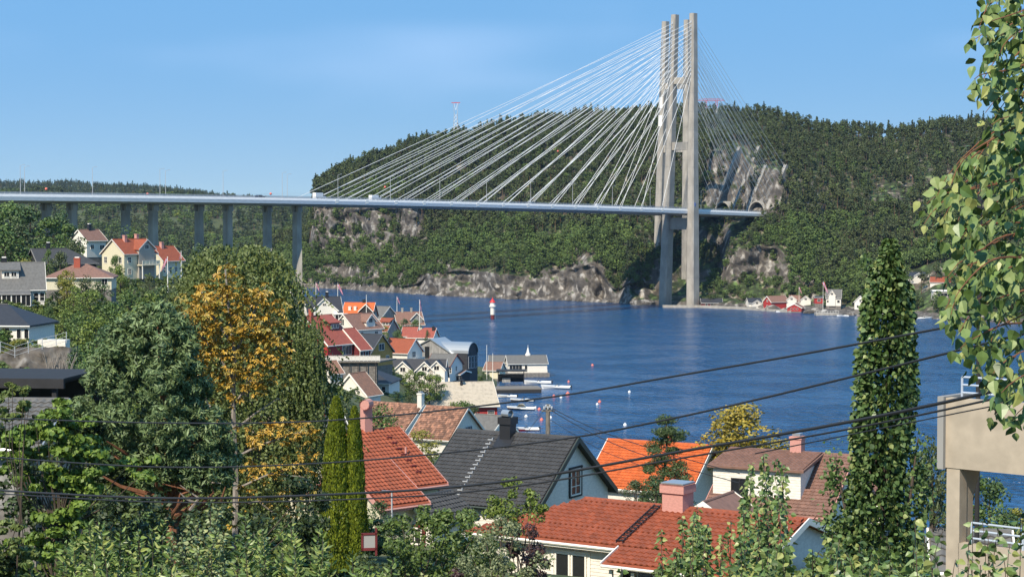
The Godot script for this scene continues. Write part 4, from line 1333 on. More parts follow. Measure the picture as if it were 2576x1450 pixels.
	house({"n": "brown_boathouse_annex", "x": 1222, "y": 909, "d": 628, "t": 18, "x2": 1266, "w": 6, "p": 36, "wh": 3.0, "roof": "roof_brown", "wall": "cream", "cat": "boathouse", "label": "small cream shed with brown roof left of the waterside boathouse", "win": [["f", -1.2, 1.6, 1.0, 1.6, 2, 2], ["r", 0, 2.2, 0.9, 1.0, 1, 1]]})
	house({"n": "grey_boathouse", "x": 1228, "y": 893, "d": 652, "t": 0, "x2": 1300, "w": 9, "p": 24, "wh": 3.0, "roof": "roof_grey", "wall": "light_grey_paint", "cat": "boathouse", "label": "low grey roofed shed between the flagpoles and the boathouse"})
	house({"n": "dark_garage", "x": 1130, "y": 930, "d": 500, "t": 20, "x2": 1172, "w": 7, "p": 10, "wh": 2.8, "wall": "black_wood", "roof": "roof_brown", "cat": "garage", "label": "dark flat-roofed garage with a white door below the olive roof", "win": [["f", 0, 1.6, 3.6, 1.2, 2, 1]]})
	# dark open pavilion on the jetty
	var pv := thing("pavilion", "black open pavilion with glass sides on the jetty", "pavilion", on(1285, 961, 1.4))
	for k in [[-4.0, -2.5], [4.0, -2.5], [4.0, 2.5], [-4.0, 2.5]]:
		var m := MB.new()
		m.bar(Vector3(k[0], -0.2, k[1]), Vector3(k[0], 3.6, k[1]), 0.25, 0.25)
		part(pv, "post", m.mesh(), M.black_wood)
	var m1 := MB.new()
	m1.box(Vector3(0, 3.75, 0), Vector3(9.2, 0.3, 6.0))
	part(pv, "roof", m1.mesh(), M.black_wood)
	m1 = MB.new()
	m1.box(Vector3(0, 1.2, -2.4), Vector3(7.8, 2.4, 0.1))
	part(pv, "back_panel", m1.mesh(), M.glass)
	m1 = MB.new()
	m1.box(Vector3(-1.5, 0.5, 0.6), Vector3(2.6, 0.9, 1.1)); m1.box(Vector3(-1.5, 1.0, 0.2), Vector3(2.6, 0.9, 0.3))
	part(pv, "sofa", m1.mesh(), M.grey_wood)
	# jetty
	var jp := on(1292, 975, 1.2)
	var jt := thing("jetty", "grey wooden jetty with dark piles beside moored boats", "jetty", jp, deg_to_rad(8))
	var jm := MB.new()
	jm.box(Vector3(-2, 0, 0), Vector3(20, 0.35, 9))
	part(jt, "deck", jm.mesh(), M.wood_grey)
	for k in 5:
		for s in [-4.2, 4.2]:
			var m := MB.new()
			m.tube(Vector3(-11 + k * 4.4, -2.5, s), Vector3(-11 + k * 4.4, 0.1, s), 0.22, 0.2, 7)
			part(jt, "pile", m.mesh(), M.black_wood)
	m1 = MB.new()
	m1.box(Vector3(-2, -0.75, 4.3), Vector3(19.6, 1.1, 0.2))
	part(jt, "fender_wall", m1.mesh(), M.black_wood)
	# ---- large tan-roofed boathouse
	q = house({"n": "tan_roofed_boathouse", "x": 973, "y": 963, "d": 470, "t": -10, "x2": 1240, "w": 18, "p": 27, "wh": 4.2, "og": 0.5, "ov": 0.9, "bh": 0.45, "wall": "red_wood", "roof": "roof_tan", "cat": "boathouse", "label": "long red boathouse under a weathered tan corrugated roof", "win": [["f", 11.0, 1.8, 1.5, 1.7, 3, 2], ["f", 5.0, 1.8, 1.5, 1.7, 3, 2]]})
	for k in 18:
		var rm := MB.new()
		var z0: float = 0.2 + k * 0.54
		rm.box(Vector3(0, q.H - z0 * q.tp + 0.02, z0), Vector3(q.R - 0.1, 0.07, 0.1), Basis(Vector3.RIGHT, atan(q.tp)))
		part(q.o, "roof_batten", rm.mesh(), M.roof_tan)
	var fl := MB.new()
	fl.lathe(Vector3(5.0, q.H - 0.6, 1.2), [[0.35, -0.4], [0.35, 0.4], [0.25, 0.9], [0.75, 1.0], [0.75, 1.15], [0.2, 1.4], [0.2, 2.0]], 10)
	part(q.o, "roof_vent", fl.mesh(), M.black_metal)
	# ---- houses at the foot of the slope
	house({"n": "hipped_dark_house", "x": 889, "y": 922, "d": 432, "t": 9, "x2": 930, "w": 11, "p": 27, "wh": 3.4, "hip": "lr", "roof": "roof_dark", "label": "white house with wide black hipped roof below the terrace", "win": [["f", 3.0, 1.6, 0.9, 1.7, 1, 2], ["f", 4.6, 1.6, 0.9, 1.7, 1, 2], ["f", 6.2, 1.6, 0.9, 1.7, 1, 2]], "chim": [[-0.95, 1.6, 0.8, 0.8, 1.4, "brick", "white_trim"]]})
	q = house({"n": "white_gable_house", "x": 878, "y": 939, "d": 388, "t": -62, "L": 6.0, "w": 7.6, "p": 46, "wh": 3.6, "bh": 0.4, "roof": "roof_old_tile", "label": "tall white gable house with a striped window awning", "win": [["l", -1.6, 1.2, 0.9, 1.1, 2, 2], ["l", 1.6, 1.0, 0.9, 1.1, 2, 1]]})
	var aw := MB.new()
	for k in 10:
		aw.col = Color(0.75, 0.72, 0.6) if k % 2 == 0 else Color(0.38, 0.4, 0.36)
		var z0: float = -1.2 + k * 0.24
		aw.quad(Vector3(q.xl - 0.03, 4.6, z0), Vector3(q.xl - 0.9, 3.3, z0), Vector3(q.xl - 0.9, 3.3, z0 + 0.24), Vector3(q.xl - 0.03, 4.6, z0 + 0.24))
	part(q.o, "awning", aw.mesh(), M.leaf_far)
	window(q.o, Transform3D(Basis(Vector3.UP, -PI / 2), Vector3(q.xl, 3.4, 0)), 2.0, 1.5, 2, 1)
	q = house({"n": "porch_house", "x": 808, "y": 908, "d": 400, "t": -40, "x2": 846, "w": 5.0, "p": 40, "wh": 7.6, "roof": "roof_old_tile", "label": "tall white house with brown tiled roof half behind the weeping birch", "win": [["f", 0, 3.0, 0.9, 1.5, 2, 3], ["f", 2.2, 3.0, 0.9, 1.5, 2, 3], ["l", 2.0, 3.0, 0.9, 1.5, 2, 3], ["l", -1.0, 3.0, 0.9, 1.5, 2, 3]]})
	# ---- old tiled houses in mid slope
	q = house({"n": "old_tile_house", "x": 926, "y": 1008, "d": 268, "t": 32, "x2": 1066, "w": 8.6, "p": 36, "wh": 2.8, "roof": "roof_old_tile", "tile": "roof_old_tile", "trim": "light_grey_paint", "label": "white house with mottled old brown tiles and a white chimney", "chim": [[0.93, 0.3, 0.7, 0.7, 1.8, "white", "zinc"]]})
	q = house({"n": "old_tile_gable_house", "x": 1072, "y": 1019, "d": 252, "t": 29, "x2": 1178, "w": 8.6, "p": 38, "wh": 2.8, "wall": "light_grey_paint", "roof": "roof_old_tile", "tile": "roof_old_tile", "trim": "light_grey_paint", "label": "pale gable house with mottled reddish old tiles beside the white chimney", "win": [["r", -0.6, 3.3, 1.6, 0.8, 4, 1, "steel_grey"]]})
	house({"n": "grey_lean_house", "x": 1196, "y": 1040, "d": 275, "t": 34, "L": 5.0, "w": 6, "p": 36, "wh": 2.6, "roof": "roof_grey", "wall": "light_grey_paint", "label": "small grey-roofed shed behind the pale gable house", "cat": "shed"})
	house({"n": "grey_tile_house", "x": 790, "y": 1032, "d": 205, "t": -26, "x2": 858, "w": 8, "p": 38, "wh": 3.0, "roof": "roof_grey", "label": "white house with grey ribbed roof behind the clipped conifers", "win": [["l", 0, 3.2, 0.8, 1.0, 2, 2]], "chim": [[-0.6, 0.4, 0.6, 0.6, 1.2, "brick"]]})
	# ---- left plateau
	house({"n": "white_hill_house", "x": 194, "y": 577, "d": 520, "t": -55, "x2": 247, "w": 6.2, "p": 40, "wh": 4.8, "roof": "roof_brown", "label": "white hillside house with brown roof above the orange-roofed mansion", "win": [["f", -1.5, 2.8, 1.2, 1.2, 2, 1], ["f", 2.0, 2.6, 1.6, 1.3, 2, 1], ["l", 0.5, 4.2, 1.0, 1.0, 2, 1]], "chim": [[0.1, 0, 0.9, 0.9, 1.4, "black_metal", "white_trim"]]})
	q = house({"n": "mansion", "x": 280, "y": 601, "d": 468, "t": -55, "x2": 366, "w": 7.6, "p": 40, "wh": 6.4, "wall": "cream", "roof": "roof_terracotta", "trim": "light_grey_paint", "label": "large cream mansion with orange roof, balcony and brick chimneys", "chim": [[-0.35, 0.6, 0.8, 0.8, 1.4, "pink_render"], [0.5, -0.3, 0.8, 0.8, 1.4, "pink_render"]], "xg": [[1.6, 5.2, 0.1, 4.4, true, 0.8, "concrete"]], "win": [["l", -2.5, 4.6, 1.0, 1.5, 2, 2], ["l", 2.5, 4.6, 1.0, 1.5, 2, 2], ["f", -3.6, 4.6, 1.0, 1.4, 2, 2], ["f", 4.6, 4.6, 1.0, 1.4, 2, 2], ["f", -3.6, 1.8, 1.0, 1.4, 2, 2]]})
	railing(q.o, Vector3(-1.4, 3.4, 6.0), Vector3(4.4, 3.4, 6.0), 1.0, 5, M.white_trim, "cream")
	bf = MB.new()
	bf.box(Vector3(1.5, 3.3, 5.1), Vector3(6.0, 0.2, 1.8))
	part(q.o, "balcony_floor", bf.mesh(), M.cream)
	for k in 2:
		bf = MB.new()
		bf.bar(Vector3(-1.3 + k * 5.6, 0, 5.9), Vector3(-1.3 + k * 5.6, 3.3, 5.9), 0.2, 0.2)
		part(q.o, "balcony_post", bf.mesh(), M.white_trim)
	house({"n": "mansion_wing", "x": 380, "y": 619, "d": 486, "t": -55, "x2": 436, "w": 7.2, "p": 42, "wh": 5.0, "wall": "cream", "roof": "roof_terracotta", "trim": "light_grey_paint", "label": "lower orange-roofed wing right of the cream mansion", "chim": [[-0.2, 0.4, 0.8, 0.8, 1.4, "pink_render"]], "win": [["f", -3.0, 2.4, 0.9, 1.4, 2, 2], ["f", -1.0, 2.4, 0.9, 1.4, 2, 2], ["f", 1.0, 2.4, 0.9, 1.4, 2, 2], ["f", 3.0, 2.4, 0.9, 1.4, 2, 2]]})
	house({"n": "black_house", "x": 76, "y": 625, "d": 420, "t": -28, "x2": 168, "w": 10, "p": 30, "wh": 3.0, "wall": "black_wood", "roof": "roof_black", "trim": "grey_wood", "label": "black timber house with dark roof on the hillside", "hip": "r", "chim": [[-0.05, 0, 0.8, 0.8, 1.2, "black_metal", "white_trim"]], "win": [["f", 3.6, 1.5, 1.2, 1.2, 2, 1]]})
	house({"n": "hipped_brown_house", "x": 186, "y": 664, "d": 382, "t": -6, "x2": 220, "w": 10, "p": 24, "wh": 2.6, "wall": "cream", "roof": "roof_brown", "hip": "lr", "label": "low house with brown hipped roof and red chimney among shrubs", "chim": [[-0.5, 1.0, 1.2, 1.0, 1.7, "brick", "white_trim"]], "win": [["f", 5.0, 1.5, 1.1, 1.2, 2, 1]]})
	q = house({"n": "slate_roofed_house", "x": -60, "y": 660, "d": 335, "t": -16, "x2": 111, "w": 10.0, "p": 40, "wh": 3.2, "roof": "roof_grey", "trim": "white_trim", "label": "large white house with long grey tiled roof and a glazed porch", "shed": [[-0.2, 2.8, 3.2, 1.3, 2]], "win": [["f", 4.0, 1.6, 0.8, 1.4, 1, 2], ["f", 5.0, 1.6, 0.8, 1.4, 1, 2], ["f", 2.2, 1.6, 1.2, 1.4, 2, 1], ["r", 0, 3.6, 1.0, 1.2, 2, 2]], "chim": [[-0.2, -0.4, 1.0, 1.0, 1.1, "black_metal", "white_trim"]]})
	bf = MB.new()
	bf.prism([Vector3(-5.0, 2.9, 5.0), Vector3(3.0, 2.9, 5.0), Vector3(3.0, 2.2, 8.2), Vector3(-5.0, 2.2, 8.2)], Vector3(0, -0.14, 0))
	part(q.o, "porch_roof", bf.mesh(), M.roof_grey)
	for k in 5:
		window(q.o, Transform3D(Basis(), Vector3(-4.2 + k * 1.6, 1.2, 8.0)), 1.5, 2.0, 2, 1)
	q = house({"n": "terrace_house", "x": -30, "y": 764, "d": 250, "t": 8, "x2": 18, "w": 9, "p": 26, "wh": 3.0, "hip": "lr", "roof": "roof_dark", "label": "white bungalow with dark hipped roof above the rock wall", "win": [["f", 1.6, 1.5, 1.0, 2.0, 1, 1], ["f", 2.9, 1.5, 1.0, 2.0, 1, 1], ["f", 4.6, 1.7, 0.6, 1.2, 1, 1], ["f", 5.6, 1.7, 0.6, 1.2, 1, 1]]})
	bf = MB.new()
	bf.box(Vector3(1.0, -0.2, 6.4), Vector3(13.0, 0.9, 0.25)); bf.box(Vector3(9.6, 0.3, 5.6), Vector3(3.6, 1.6, 1.6))
	part(q.o, "terrace_wall", bf.mesh(), M.white)
	house({"n": "pier_side_cottage", "x": 727, "y": 716, "d": 800, "t": -50, "x2": 740, "w": 7, "p": 40, "wh": 3, "roof": "roof_brown", "label": "small white cottage at the foot of the tall bridge pier"})
	# ---- flagpoles
	flagpole(at(794, 768, 640), 7.5, "flagpole behind the charcoal-roofed white house")
	flagpole(at(849, 786, 590), 8.8, "tall flagpole beside the sun room of the white house", 1, 1.2)
	flagpole(at(921, 795, 560), 6.0, "bare white flagpole in front of the bright orange roof", 0)
	flagpole(at(998, 795, 655), 6.5, "flagpole behind the cream gothic house")
	flagpole(at(1055, 832, 570), 9.0, "white flagpole rising beside the low red roofs", 1, 0.4)
	flagpole(at(421, 735, 380), 6.8, "flagpole below the orange-roofed mansion wing", 1, -1.2)
	flagpole(at(455, 690, 470), 5.5, "flagpole at the corner of the mansion wing", 1, -0.6)
	flagpole(at(1183, 965, 560), 11.5, "tall flagpole with long pennant before the vaulted roof", 1, -0.8)
	flagpole(at(1224, 950, 600), 10.0, "bare white flagpole left of the small cream shed", 0)
	flagpole(at(1239, 964, 590), 9.0, "bare white flagpole in front of the small cream shed", 0)
	# ---- boats and buoys
	boat(on(1352, 965, 0), deg_to_rad(176), 8.6, "white open motorboat moored nearest the stone quay", M.boat_white)
	boat(on(1398, 977, 0), deg_to_rad(170), 9.0, "white motorboat with pale outboard moored off the jetty end", M.boat_white)
	boat(on(1310, 1030, 0), deg_to_rad(176), 7.6, "white and dark motorboat with beige canvas hood at its mooring", M.navy, true)
	boat(on(1276, 998, 0), deg_to_rad(178), 5.6, "small white dinghy tied up alongside the jetty", M.boat_white)
	boat(on(1278, 1001, 0) + Vector3(4, 0, 9), deg_to_rad(180), 6.6, "white boat with brown hull moored below the dinghy", M.navy)
	boat(on(1266, 985, 0) + Vector3(0, 0, 3), deg_to_rad(178), 5.0, "small white rowing boat under the jetty edge", M.boat_white)
	boat(on(1320, 1082, 0), deg_to_rad(185), 7.0, "low red and white boat behind the black chimney", M.red_paint)
	var bs := MB.new()
	bs.lathe(Vector3.ZERO, [[0.05, -0.4], [0.38, -0.25], [0.5, 0.05], [0.38, 0.4], [0.1, 0.55], [0.07, 0.75]], 12)
	var bmesh := bs.mesh()
	for b in [[1490, 919, 0, 1.0], [1428, 992, 0, 1.4], [1393, 997, 0, 1.0], [1583, 986, 1, 0.9], [1508, 1011, 0, 1.0], [1502, 1017, 1, 0.8], [1572, 1069, 1, 1.0], [1323, 1048, 1, 1.0], [1356, 1030, 0, 1.0], [1362, 1056, 0, 1.0], [1385, 1050, 1, 0.8], [1411, 1000, 1, 0.9], [1430, 960, 0, 0.8]]:
		var o := top("mooring_buoy", bmesh, M.buoy_orange if b[2] == 0 else M.boat_white, "small orange-pink mooring buoy floating off the jetty" if b[2] == 0 else "small white mooring buoy floating off the jetty", "buoy", "orange mooring buoys" if b[2] == 0 else "white mooring buoys")
		o.position = on(b[0], b[1], 0.0)
		o.scale = Vector3.ONE * b[3]
	# ---- lighthouse
	var lp := on(1238.5, 802, 0.0)
	var lh := thing("lighthouse", "small white lighthouse with red cap standing in the strait", "lighthouse", lp)
	for s in [["foundation", [[1.0, -3.0], [0.95, 0.0], [0.9, 2.2]], M.dark_red_wood], ["column", [[1.1, 2.2], [1.1, 6.2]], M.white], ["gallery", [[1.7, 6.2], [1.7, 6.5]], M.white_trim], ["lantern", [[1.2, 6.5], [1.25, 8.3]], M.white_trim], ["roof", [[1.55, 8.3], [0.9, 9.4], [0.25, 10.2], [0.2, 10.6], [0.05, 10.9]], M.red_paint]]:
		var mb := MB.new()
		mb.lathe(Vector3.ZERO, s[1], 16)
		part(lh, s[0], mb.mesh(), s[2])
	for k in 8:
		var mb := MB.new()
		mb.bar(Vector3(cos(k * PI / 4) * 1.65, 6.5, sin(k * PI / 4) * 1.65), Vector3(cos(k * PI / 4) * 1.65, 7.4, sin(k * PI / 4) * 1.65), 0.08, 0.08)
		part(lh, "gallery_post", mb.mesh(), M.white_trim)
	var ld := MB.new()
	ld.bar(Vector3(1.3, -0.5, 0.3), Vector3(1.3, 6.3, 0.3), 0.3, 0.06)
	part(lh, "ladder", ld.mesh(), M.steel_grey)

func build_far_shore() -> void:
	# houses on the far bank, right of the towers
	var g := "houses on the far bank"
	house({"n": "red_shore_house", "x": 1762, "y": 750, "d": 1088, "t": 0, "x2": 1817, "w": 6, "p": 35, "wh": 2.6, "wall": "dark_red_wood", "roof": "roof_dark", "group": g, "label": "long dark red house beside the foot of the bridge tower", "win": [["f", -3, 1.4, 1.2, 1.0], ["f", 0, 1.4, 1.6, 1.0], ["f", 3.5, 1.4, 1.2, 1.0]]})
	house({"n": "white_shore_house", "x": 1878, "y": 749, "d": 1072, "t": -10, "x2": 1914, "w": 6, "p": 36, "wh": 2.6, "roof": "roof_dark", "group": g, "label": "white cottage with black roof on the far bank", "xg": [[0.5, 6.0, 0.9, 4.6, true, 0.6]]})
	house({"n": "red_gabled_house", "x": 1929, "y": 744, "d": 1056, "t": -28, "x2": 1975, "w": 7.5, "p": 38, "wh": 4.6, "wall": "red_wood", "roof": "roof_brown", "bh": 0.4, "group": g, "label": "red house with white gable trim on the far bank", "win": [["l", 0, 1.6, 1.4, 1.8, 2, 1], ["l", 0, 5.0, 1.2, 1.2, 2, 1]]})
	house({"n": "twin_gabled_house", "x": 1985, "y": 742, "d": 1062, "t": 4, "x2": 2032, "w": 8.0, "p": 38, "wh": 4.0, "roof": "roof_brown", "bh": 0.45, "group": g, "label": "white house with two front gables and brown roof on the far bank", "xg": [[-4.0, 5.4, 0.0, 4.6, true], [3.6, 5.4, 0.0, 4.6, true]]})
	house({"n": "red_boathouse", "x": 1998, "y": 763, "d": 1030, "t": -72, "L": 9.0, "w": 7.5, "p": 28, "wh": 2.2, "wall": "red_wood", "roof": "roof_brown", "cat": "boathouse", "bh": 0.35, "group": g, "label": "small red boathouse with three round windows at the far waterline", "win": [["l", -1.6, 1.3, 0.7, 0.9], ["l", 0, 1.3, 0.7, 0.9], ["l", 1.6, 1.3, 0.7, 0.9]]})
	house({"n": "red_annex", "x": 2047, "y": 744, "d": 1045, "t": 0, "x2": 2070, "w": 5, "p": 12, "wh": 3.4, "wall": "red_wood", "roof": "roof_dark", "cat": "shed", "group": g, "label": "red flat-roofed shed beside the grey-roofed villa", "win": [["f", 0, 1.7, 1.8, 1.2, 2, 1]]})
	house({"n": "grey_roofed_villa", "x": 2078, "y": 727, "d": 1046, "t": 12, "x2": 2118, "w": 8, "p": 46, "wh": 4.6, "roof": "roof_grey", "group": g, "label": "white villa with steep grey roof behind the far jetty", "xg": [[-0.8, 3.6, 0.1, 4.6, true, 1.5]], "win": [["f", -3, 2.4, 1.0, 1.2], ["f", 2.6, 2.4, 1.4, 1.4], ["r", 0, 2.2, 1.6, 1.8]]})
	house({"n": "white_narrow_house", "x": 2164, "y": 743, "d": 1010, "t": -60, "L": 8.0, "w": 6.4, "p": 44, "wh": 4.2, "roof": "roof_dark", "group": g, "label": "narrow white gable house half hidden by the poplar", "win": [["l", 0, 4.6, 1.0, 1.4, 2, 1], ["l", -1.4, 1.6, 1.0, 1.4], ["l", 1.4, 1.6, 1.0, 1.4]]})
	house({"n": "dark_roofed_villa", "x": 2266, "y": 684, "d": 1040, "t": -12, "x2": 2332, "w": 9, "p": 28, "wh": 3.6, "roof": "roof_dark", "group": g, "label": "white villa with dark roof high on the far slope", "xg": [[0.5, 5.0, 0.3, 5.0, true, 0.55], [5.0, 5.0, 0.3, 5.4, true, 0.55]]})
	house({"n": "brown_roofed_villa", "x": 2340, "y": 696, "d": 1025, "t": 16, "x2": 2398, "w": 9, "p": 28, "wh": 4.6, "roof": "roof_terracotta", "group": g, "label": "white villa with reddish roof high on the far slope", "win": [["r", 0, 2.4, 1.6, 1.4], ["f", -2, 2.4, 1.6, 1.4], ["f", 2, 2.4, 1.6, 1.4]]})
	house({"n": "flat_roofed_villa", "x": 2344, "y": 729, "d": 1000, "t": 4, "x2": 2400, "w": 8, "p": 5, "wh": 5.4, "roof": "white_trim", "group": g, "label": "modern white flat-roofed villa below the reddish roof", "win": [["f", 0, 3.6, 7.0, 1.8, 4, 1], ["f", 0, 1.2, 7.0, 1.4, 3, 1]]})
	house({"n": "white_bank_house", "x": 2500, "y": 762, "d": 965, "t": 8, "x2": 2534, "w": 7, "p": 26, "wh": 3.4, "roof": "zinc", "group": g, "label": "white low house near the far bank behind the birch leaves", "win": [["f", 0.5, 1.6, 2.0, 1.2, 2, 1]]})
	# shore quay and jetties
	var quay := thing("shore_quay", "pale stone quay along the far bank below the tower", "quay", on(1870, 781, 0))
	for s in [[1668, 773, 1745, 774], [1745, 773, 1850, 777], [1850, 777, 1930, 782], [1930, 782, 1990, 786]]:
		var a := on(s[0], s[1], 0) - quay.position; var b := on(s[2], s[3], 0) - quay.position
		var m := MB.new()
		m.prism([a + Vector3(0, -1, 0), a + Vector3(0, 1.1, 0), a + Vector3(0, 1.1, -7), a + Vector3(0, -1, -7)], b - a)
		part(quay, "quay_section", m.mesh(), M.concrete)
	var jt := thing("white_jetty", "white railed jetty with a flagpole on the far bank", "jetty", on(2079, 792, 0.0))
	var m1 := MB.new()
	m1.box(Vector3(0, 0.6, 0), Vector3(11.6, 1.2, 7))
	part(jt, "deck", m1.mesh(), M.concrete)
	railing(jt, Vector3(-5.8, 1.2, 3.4), Vector3(5.8, 1.2, 3.4), 1.2, 8, M.white_trim)
	flagpole(on(2071, 791, 0) + Vector3(0, 1.2, -1), 16.0, "tall white flagpole with red pennant on the far jetty", 1, 1.1)
	flagpole(at(2010, 766, 1040), 9.5, "white flagpole between the white and red far-bank houses", 1, 1.0)
	boat(on(1906, 779, 0) + Vector3(0, 0, 1.0), 0.1, 6.5, "white cabin boat moored at the far quay", M.boat_white, true)
	boat(on(1962, 784, 0), 0.0, 4.5, "small white boat beside the red boathouse", M.boat_white)
	boat(on(2120, 795, 0), 3.2, 6.0, "pale rowing boat pulled up at the far jetty", M.boat_white)
	boat(on(2325, 802, 0), 0.2, 8.0, "white motorboat moored under the far slope villas", M.boat_white)
	# boulders and bare rock along the shore
	rng.seed = 77
	for k in 26:
		var px := rng.randf_range(860, 1640) if k < 16 else rng.randf_range(1780, 2460)
		var p := hill_at(px, rng.randf_range(0.02, 0.3))
		p.y = 0.2
		boulder(p + Vector3(0, 0, rng.randf_range(0, 3)), rng.randf_range(1.6, 4.2), 900 + k)

func boulder(p: Vector3, r: float, sd: int) -> void:
	var nz := noise(sd, 0.6 / r, 3)
	var mb := MB.new()
	var rings := []
	for j in 6:
		var ring := []
		for i in 10:
			var a := TAU * i / 10; var b := PI * (j + 0.3) / 6.4
			var d := Vector3(cos(a) * sin(b) * 1.3, cos(b) * 0.75, sin(a) * sin(b)) * r
			ring.append(d * (1.0 + nz.get_noise_3dv(d) * 0.55))
		rings.append(ring)
	mb.loft(rings)
	var o := top("boulder", mb.mesh(), M.rock, "rounded grey boulder at the waterline of the far bank", "boulder", "boulders along the far bank")
	o.position = p

# local x on a wall plane (local z) where the ray through a pixel meets it
func local_hit(node: Node3D, px: float, py: float, axis: int, val: float) -> Vector3:
	var inv := node.global_transform.affine_inverse()
	var o := inv * EYE
	var d := inv.basis * ray(px, py)
	return o + d * ((val - o[axis]) / d[axis])

func wire(pts: Array, r: float, label: String, group := "") -> void:
	var c := Curve3D.new()
	for i in pts.size():
		var p: Vector3 = at(pts[i][0], pts[i][1], pts[i][2])
		var a: Vector3 = at(pts[maxi(i - 1, 0)][0], pts[maxi(i - 1, 0)][1], pts[maxi(i - 1, 0)][2])
		var b: Vector3 = at(pts[mini(i + 1, pts.size() - 1)][0], pts[mini(i + 1, pts.size() - 1)][1], pts[mini(i + 1, pts.size() - 1)][2])
		var tn := (b - a) / 6.0
		c.add_point(p, -tn, tn)
	var mb := MB.new()
	var n := 60
	var prev := c.sample_baked(0.0)
	for i in range(1, n + 1):
		var q := c.sample_baked(c.get_baked_length() * i / n)
		mb.tube(prev, q, r, r, 6)
		prev = q
	top("overhead_cable", mb.mesh(), M.wire, label, "cable", group)

func build_near_houses() -> void:
	rng.seed = 600
	mat("dark_green", 0.03, 0.05, 0.042, 0.5)
	mat("concrete_tan", 0.46, 0.39, 0.30, 0.92, grey_tex(71, 0.02, 0.8, 1.0), Vector3(0.5, 0.35, 0.5))
	mat("rail_blue", 0.42, 0.48, 0.56, 0.45)
	# --- low house with the pink chimney
	var q := house({"n": "low_tiled_house", "x": 1471, "y": 1252, "d": 95, "t": 33, "x2": 2034, "w": 7.6, "p": 18, "wh": 2.7, "ov": 0.5, "hip": "l", "roof": "roof_terracotta", "tile": "roof_terracotta", "trim": "white_trim", "label": "low white house with red-brown tiled roof and pink chimney"})
	var o: Node3D = q.o
	boards(o, Transform3D(Basis(), Vector3(0, 0, q.w / 2)), func(_y: float) -> Array: return [q.xl, q.xr], 0.0, q.wh - 0.1, M.white, 0.17)
	boards(o, Transform3D(Basis(Vector3.UP, PI / 2), Vector3(q.xr, 0, 0)), func(y: float) -> Array:
		var h: float = q.w / 2 if y < q.wh - 0.3 else (q.H - 0.3 - y) / q.tp
		return [-h, h], 0.0, q.H - 0.4, M.light_grey_paint, 0.17)
	var hp := local_hit(o, 1436, 1420, 2, q.w / 2 + 0.03)
	window(o, Transform3D(Basis(), hp + Vector3(-0.45, -0.1, 0)), 0.75, 1.25, 1, 1)
	window(o, Transform3D(Basis(), hp + Vector3(0.45, -0.1, 0)), 0.75, 1.25, 1, 1)
	var cm := MB.new()
	cm.box(hp + Vector3(0, 0.62, 0.02), Vector3(2.1, 0.12, 0.06)); cm.box(hp + Vector3(-1.0, -0.1, 0.02), Vector3(0.14, 1.4, 0.06)); cm.box(hp + Vector3(1.0, -0.1, 0.02), Vector3(0.14, 1.4, 0.06))
	part(o, "window_trim", cm.mesh(), M.white_trim)
	# lower roof over the porch
	var e0 := local_hit(o, 1545, 1390, 2, q.w / 2 + 0.9)
	var zl: float = q.w / 2 + 0.5
	var ye: float = q.H - zl * q.tp
	var x0 := e0.x
	var pr := MB.new()
	pr.prism([Vector3(x0, ye + 0.02, zl - 0.05), Vector3(q.R / 2, ye + 0.02, zl - 0.05), Vector3(q.R / 2, ye - 1.5 * q.tp, zl + 1.5), Vector3(x0, ye - 1.5 * q.tp, zl + 1.5)], Vector3(0, -0.18, 0))
	part(o, "porch_roof", pr.mesh(), M.roof_terracotta)
	tiles(o, "roof_terracotta", Vector3(x0, ye + 0.03, zl - 0.05), Vector3.RIGHT, Vector3(0, -q.tp, 1).normalized(), 1.72, func(_v: float) -> float: return 0.02, func(_v: float) -> float: return q.R / 2 - x0 - 0.02)
	pr = MB.new()
	pr.box(Vector3(x0 - 0.04, ye - 0.75 * q.tp - 0.05, zl + 0.75), Vector3(0.06, 0.26, 1.75), Basis(Vector3.RIGHT, atan(q.tp)))
	part(o, "bargeboard", pr.mesh(), M.white_trim)
	pr = MB.new()
	pr.tube(Vector3(x0, ye - 1.5 * q.tp - 0.1, zl + 1.58), Vector3(q.R / 2, ye - 1.5 * q.tp - 0.1, zl + 1.58), 0.075, 0.075, 6)
	part(o, "gutter", pr.mesh(), M.white_trim)
	for k in 3:
		pr = MB.new()
		pr.box(Vector3(x0 + 0.3 + k * 1.15, ye - 2.1, zl + 1.2), Vector3(0.16, 2.6, 0.16))
		part(o, "porch_post", pr.mesh(), M.white_trim)
	window(o, Transform3D(Basis(), Vector3(x0 + 0.85, 1.25, q.w / 2 + 0.9)), 0.8, 1.9, 1, 2)
	# pink chimney
	var cp := local_hit(o, 1705, 1272, 2, 0.15)
	var ch := MB.new()
	ch.box(Vector3(cp.x, q.H + 0.35, 0.15), Vector3(1.1, 1.5, 1.1))
	var cho := part(o, "chimney", ch.mesh(), M.pink_render)
	ch = MB.new()
	ch.prism([Vector3(cp.x - 0.6, q.H + 1.1, 0.75), Vector3(cp.x + 0.6, q.H + 1.1, 0.75), Vector3(cp.x + 0.66, q.H + 1.14, 0.81), Vector3(cp.x - 0.66, q.H + 1.14, 0.81)], Vector3(0, 0.0, -1.2))
	ch.box(Vector3(cp.x, q.H + 0.92, 0.15), Vector3(1.28, 0.36, 1.28))
	part(cho, "chimney_crown", ch.mesh(), M.pink_render)
	ch = MB.new()
	ch.box(Vector3(cp.x, q.H + 1.2, 0.15), Vector3(1.2, 0.06, 1.2))
	part(cho, "chimney_cap", ch.mesh(), M.zinc)
	ch = MB.new()
	ch.box(Vector3(cp.x, q.H - 0.2, 0.6), Vector3(1.5, 0.05, 0.7), Basis(Vector3.RIGHT, atan(q.tp)))
	part(cho, "flashing", ch.mesh(), M.pink_render)
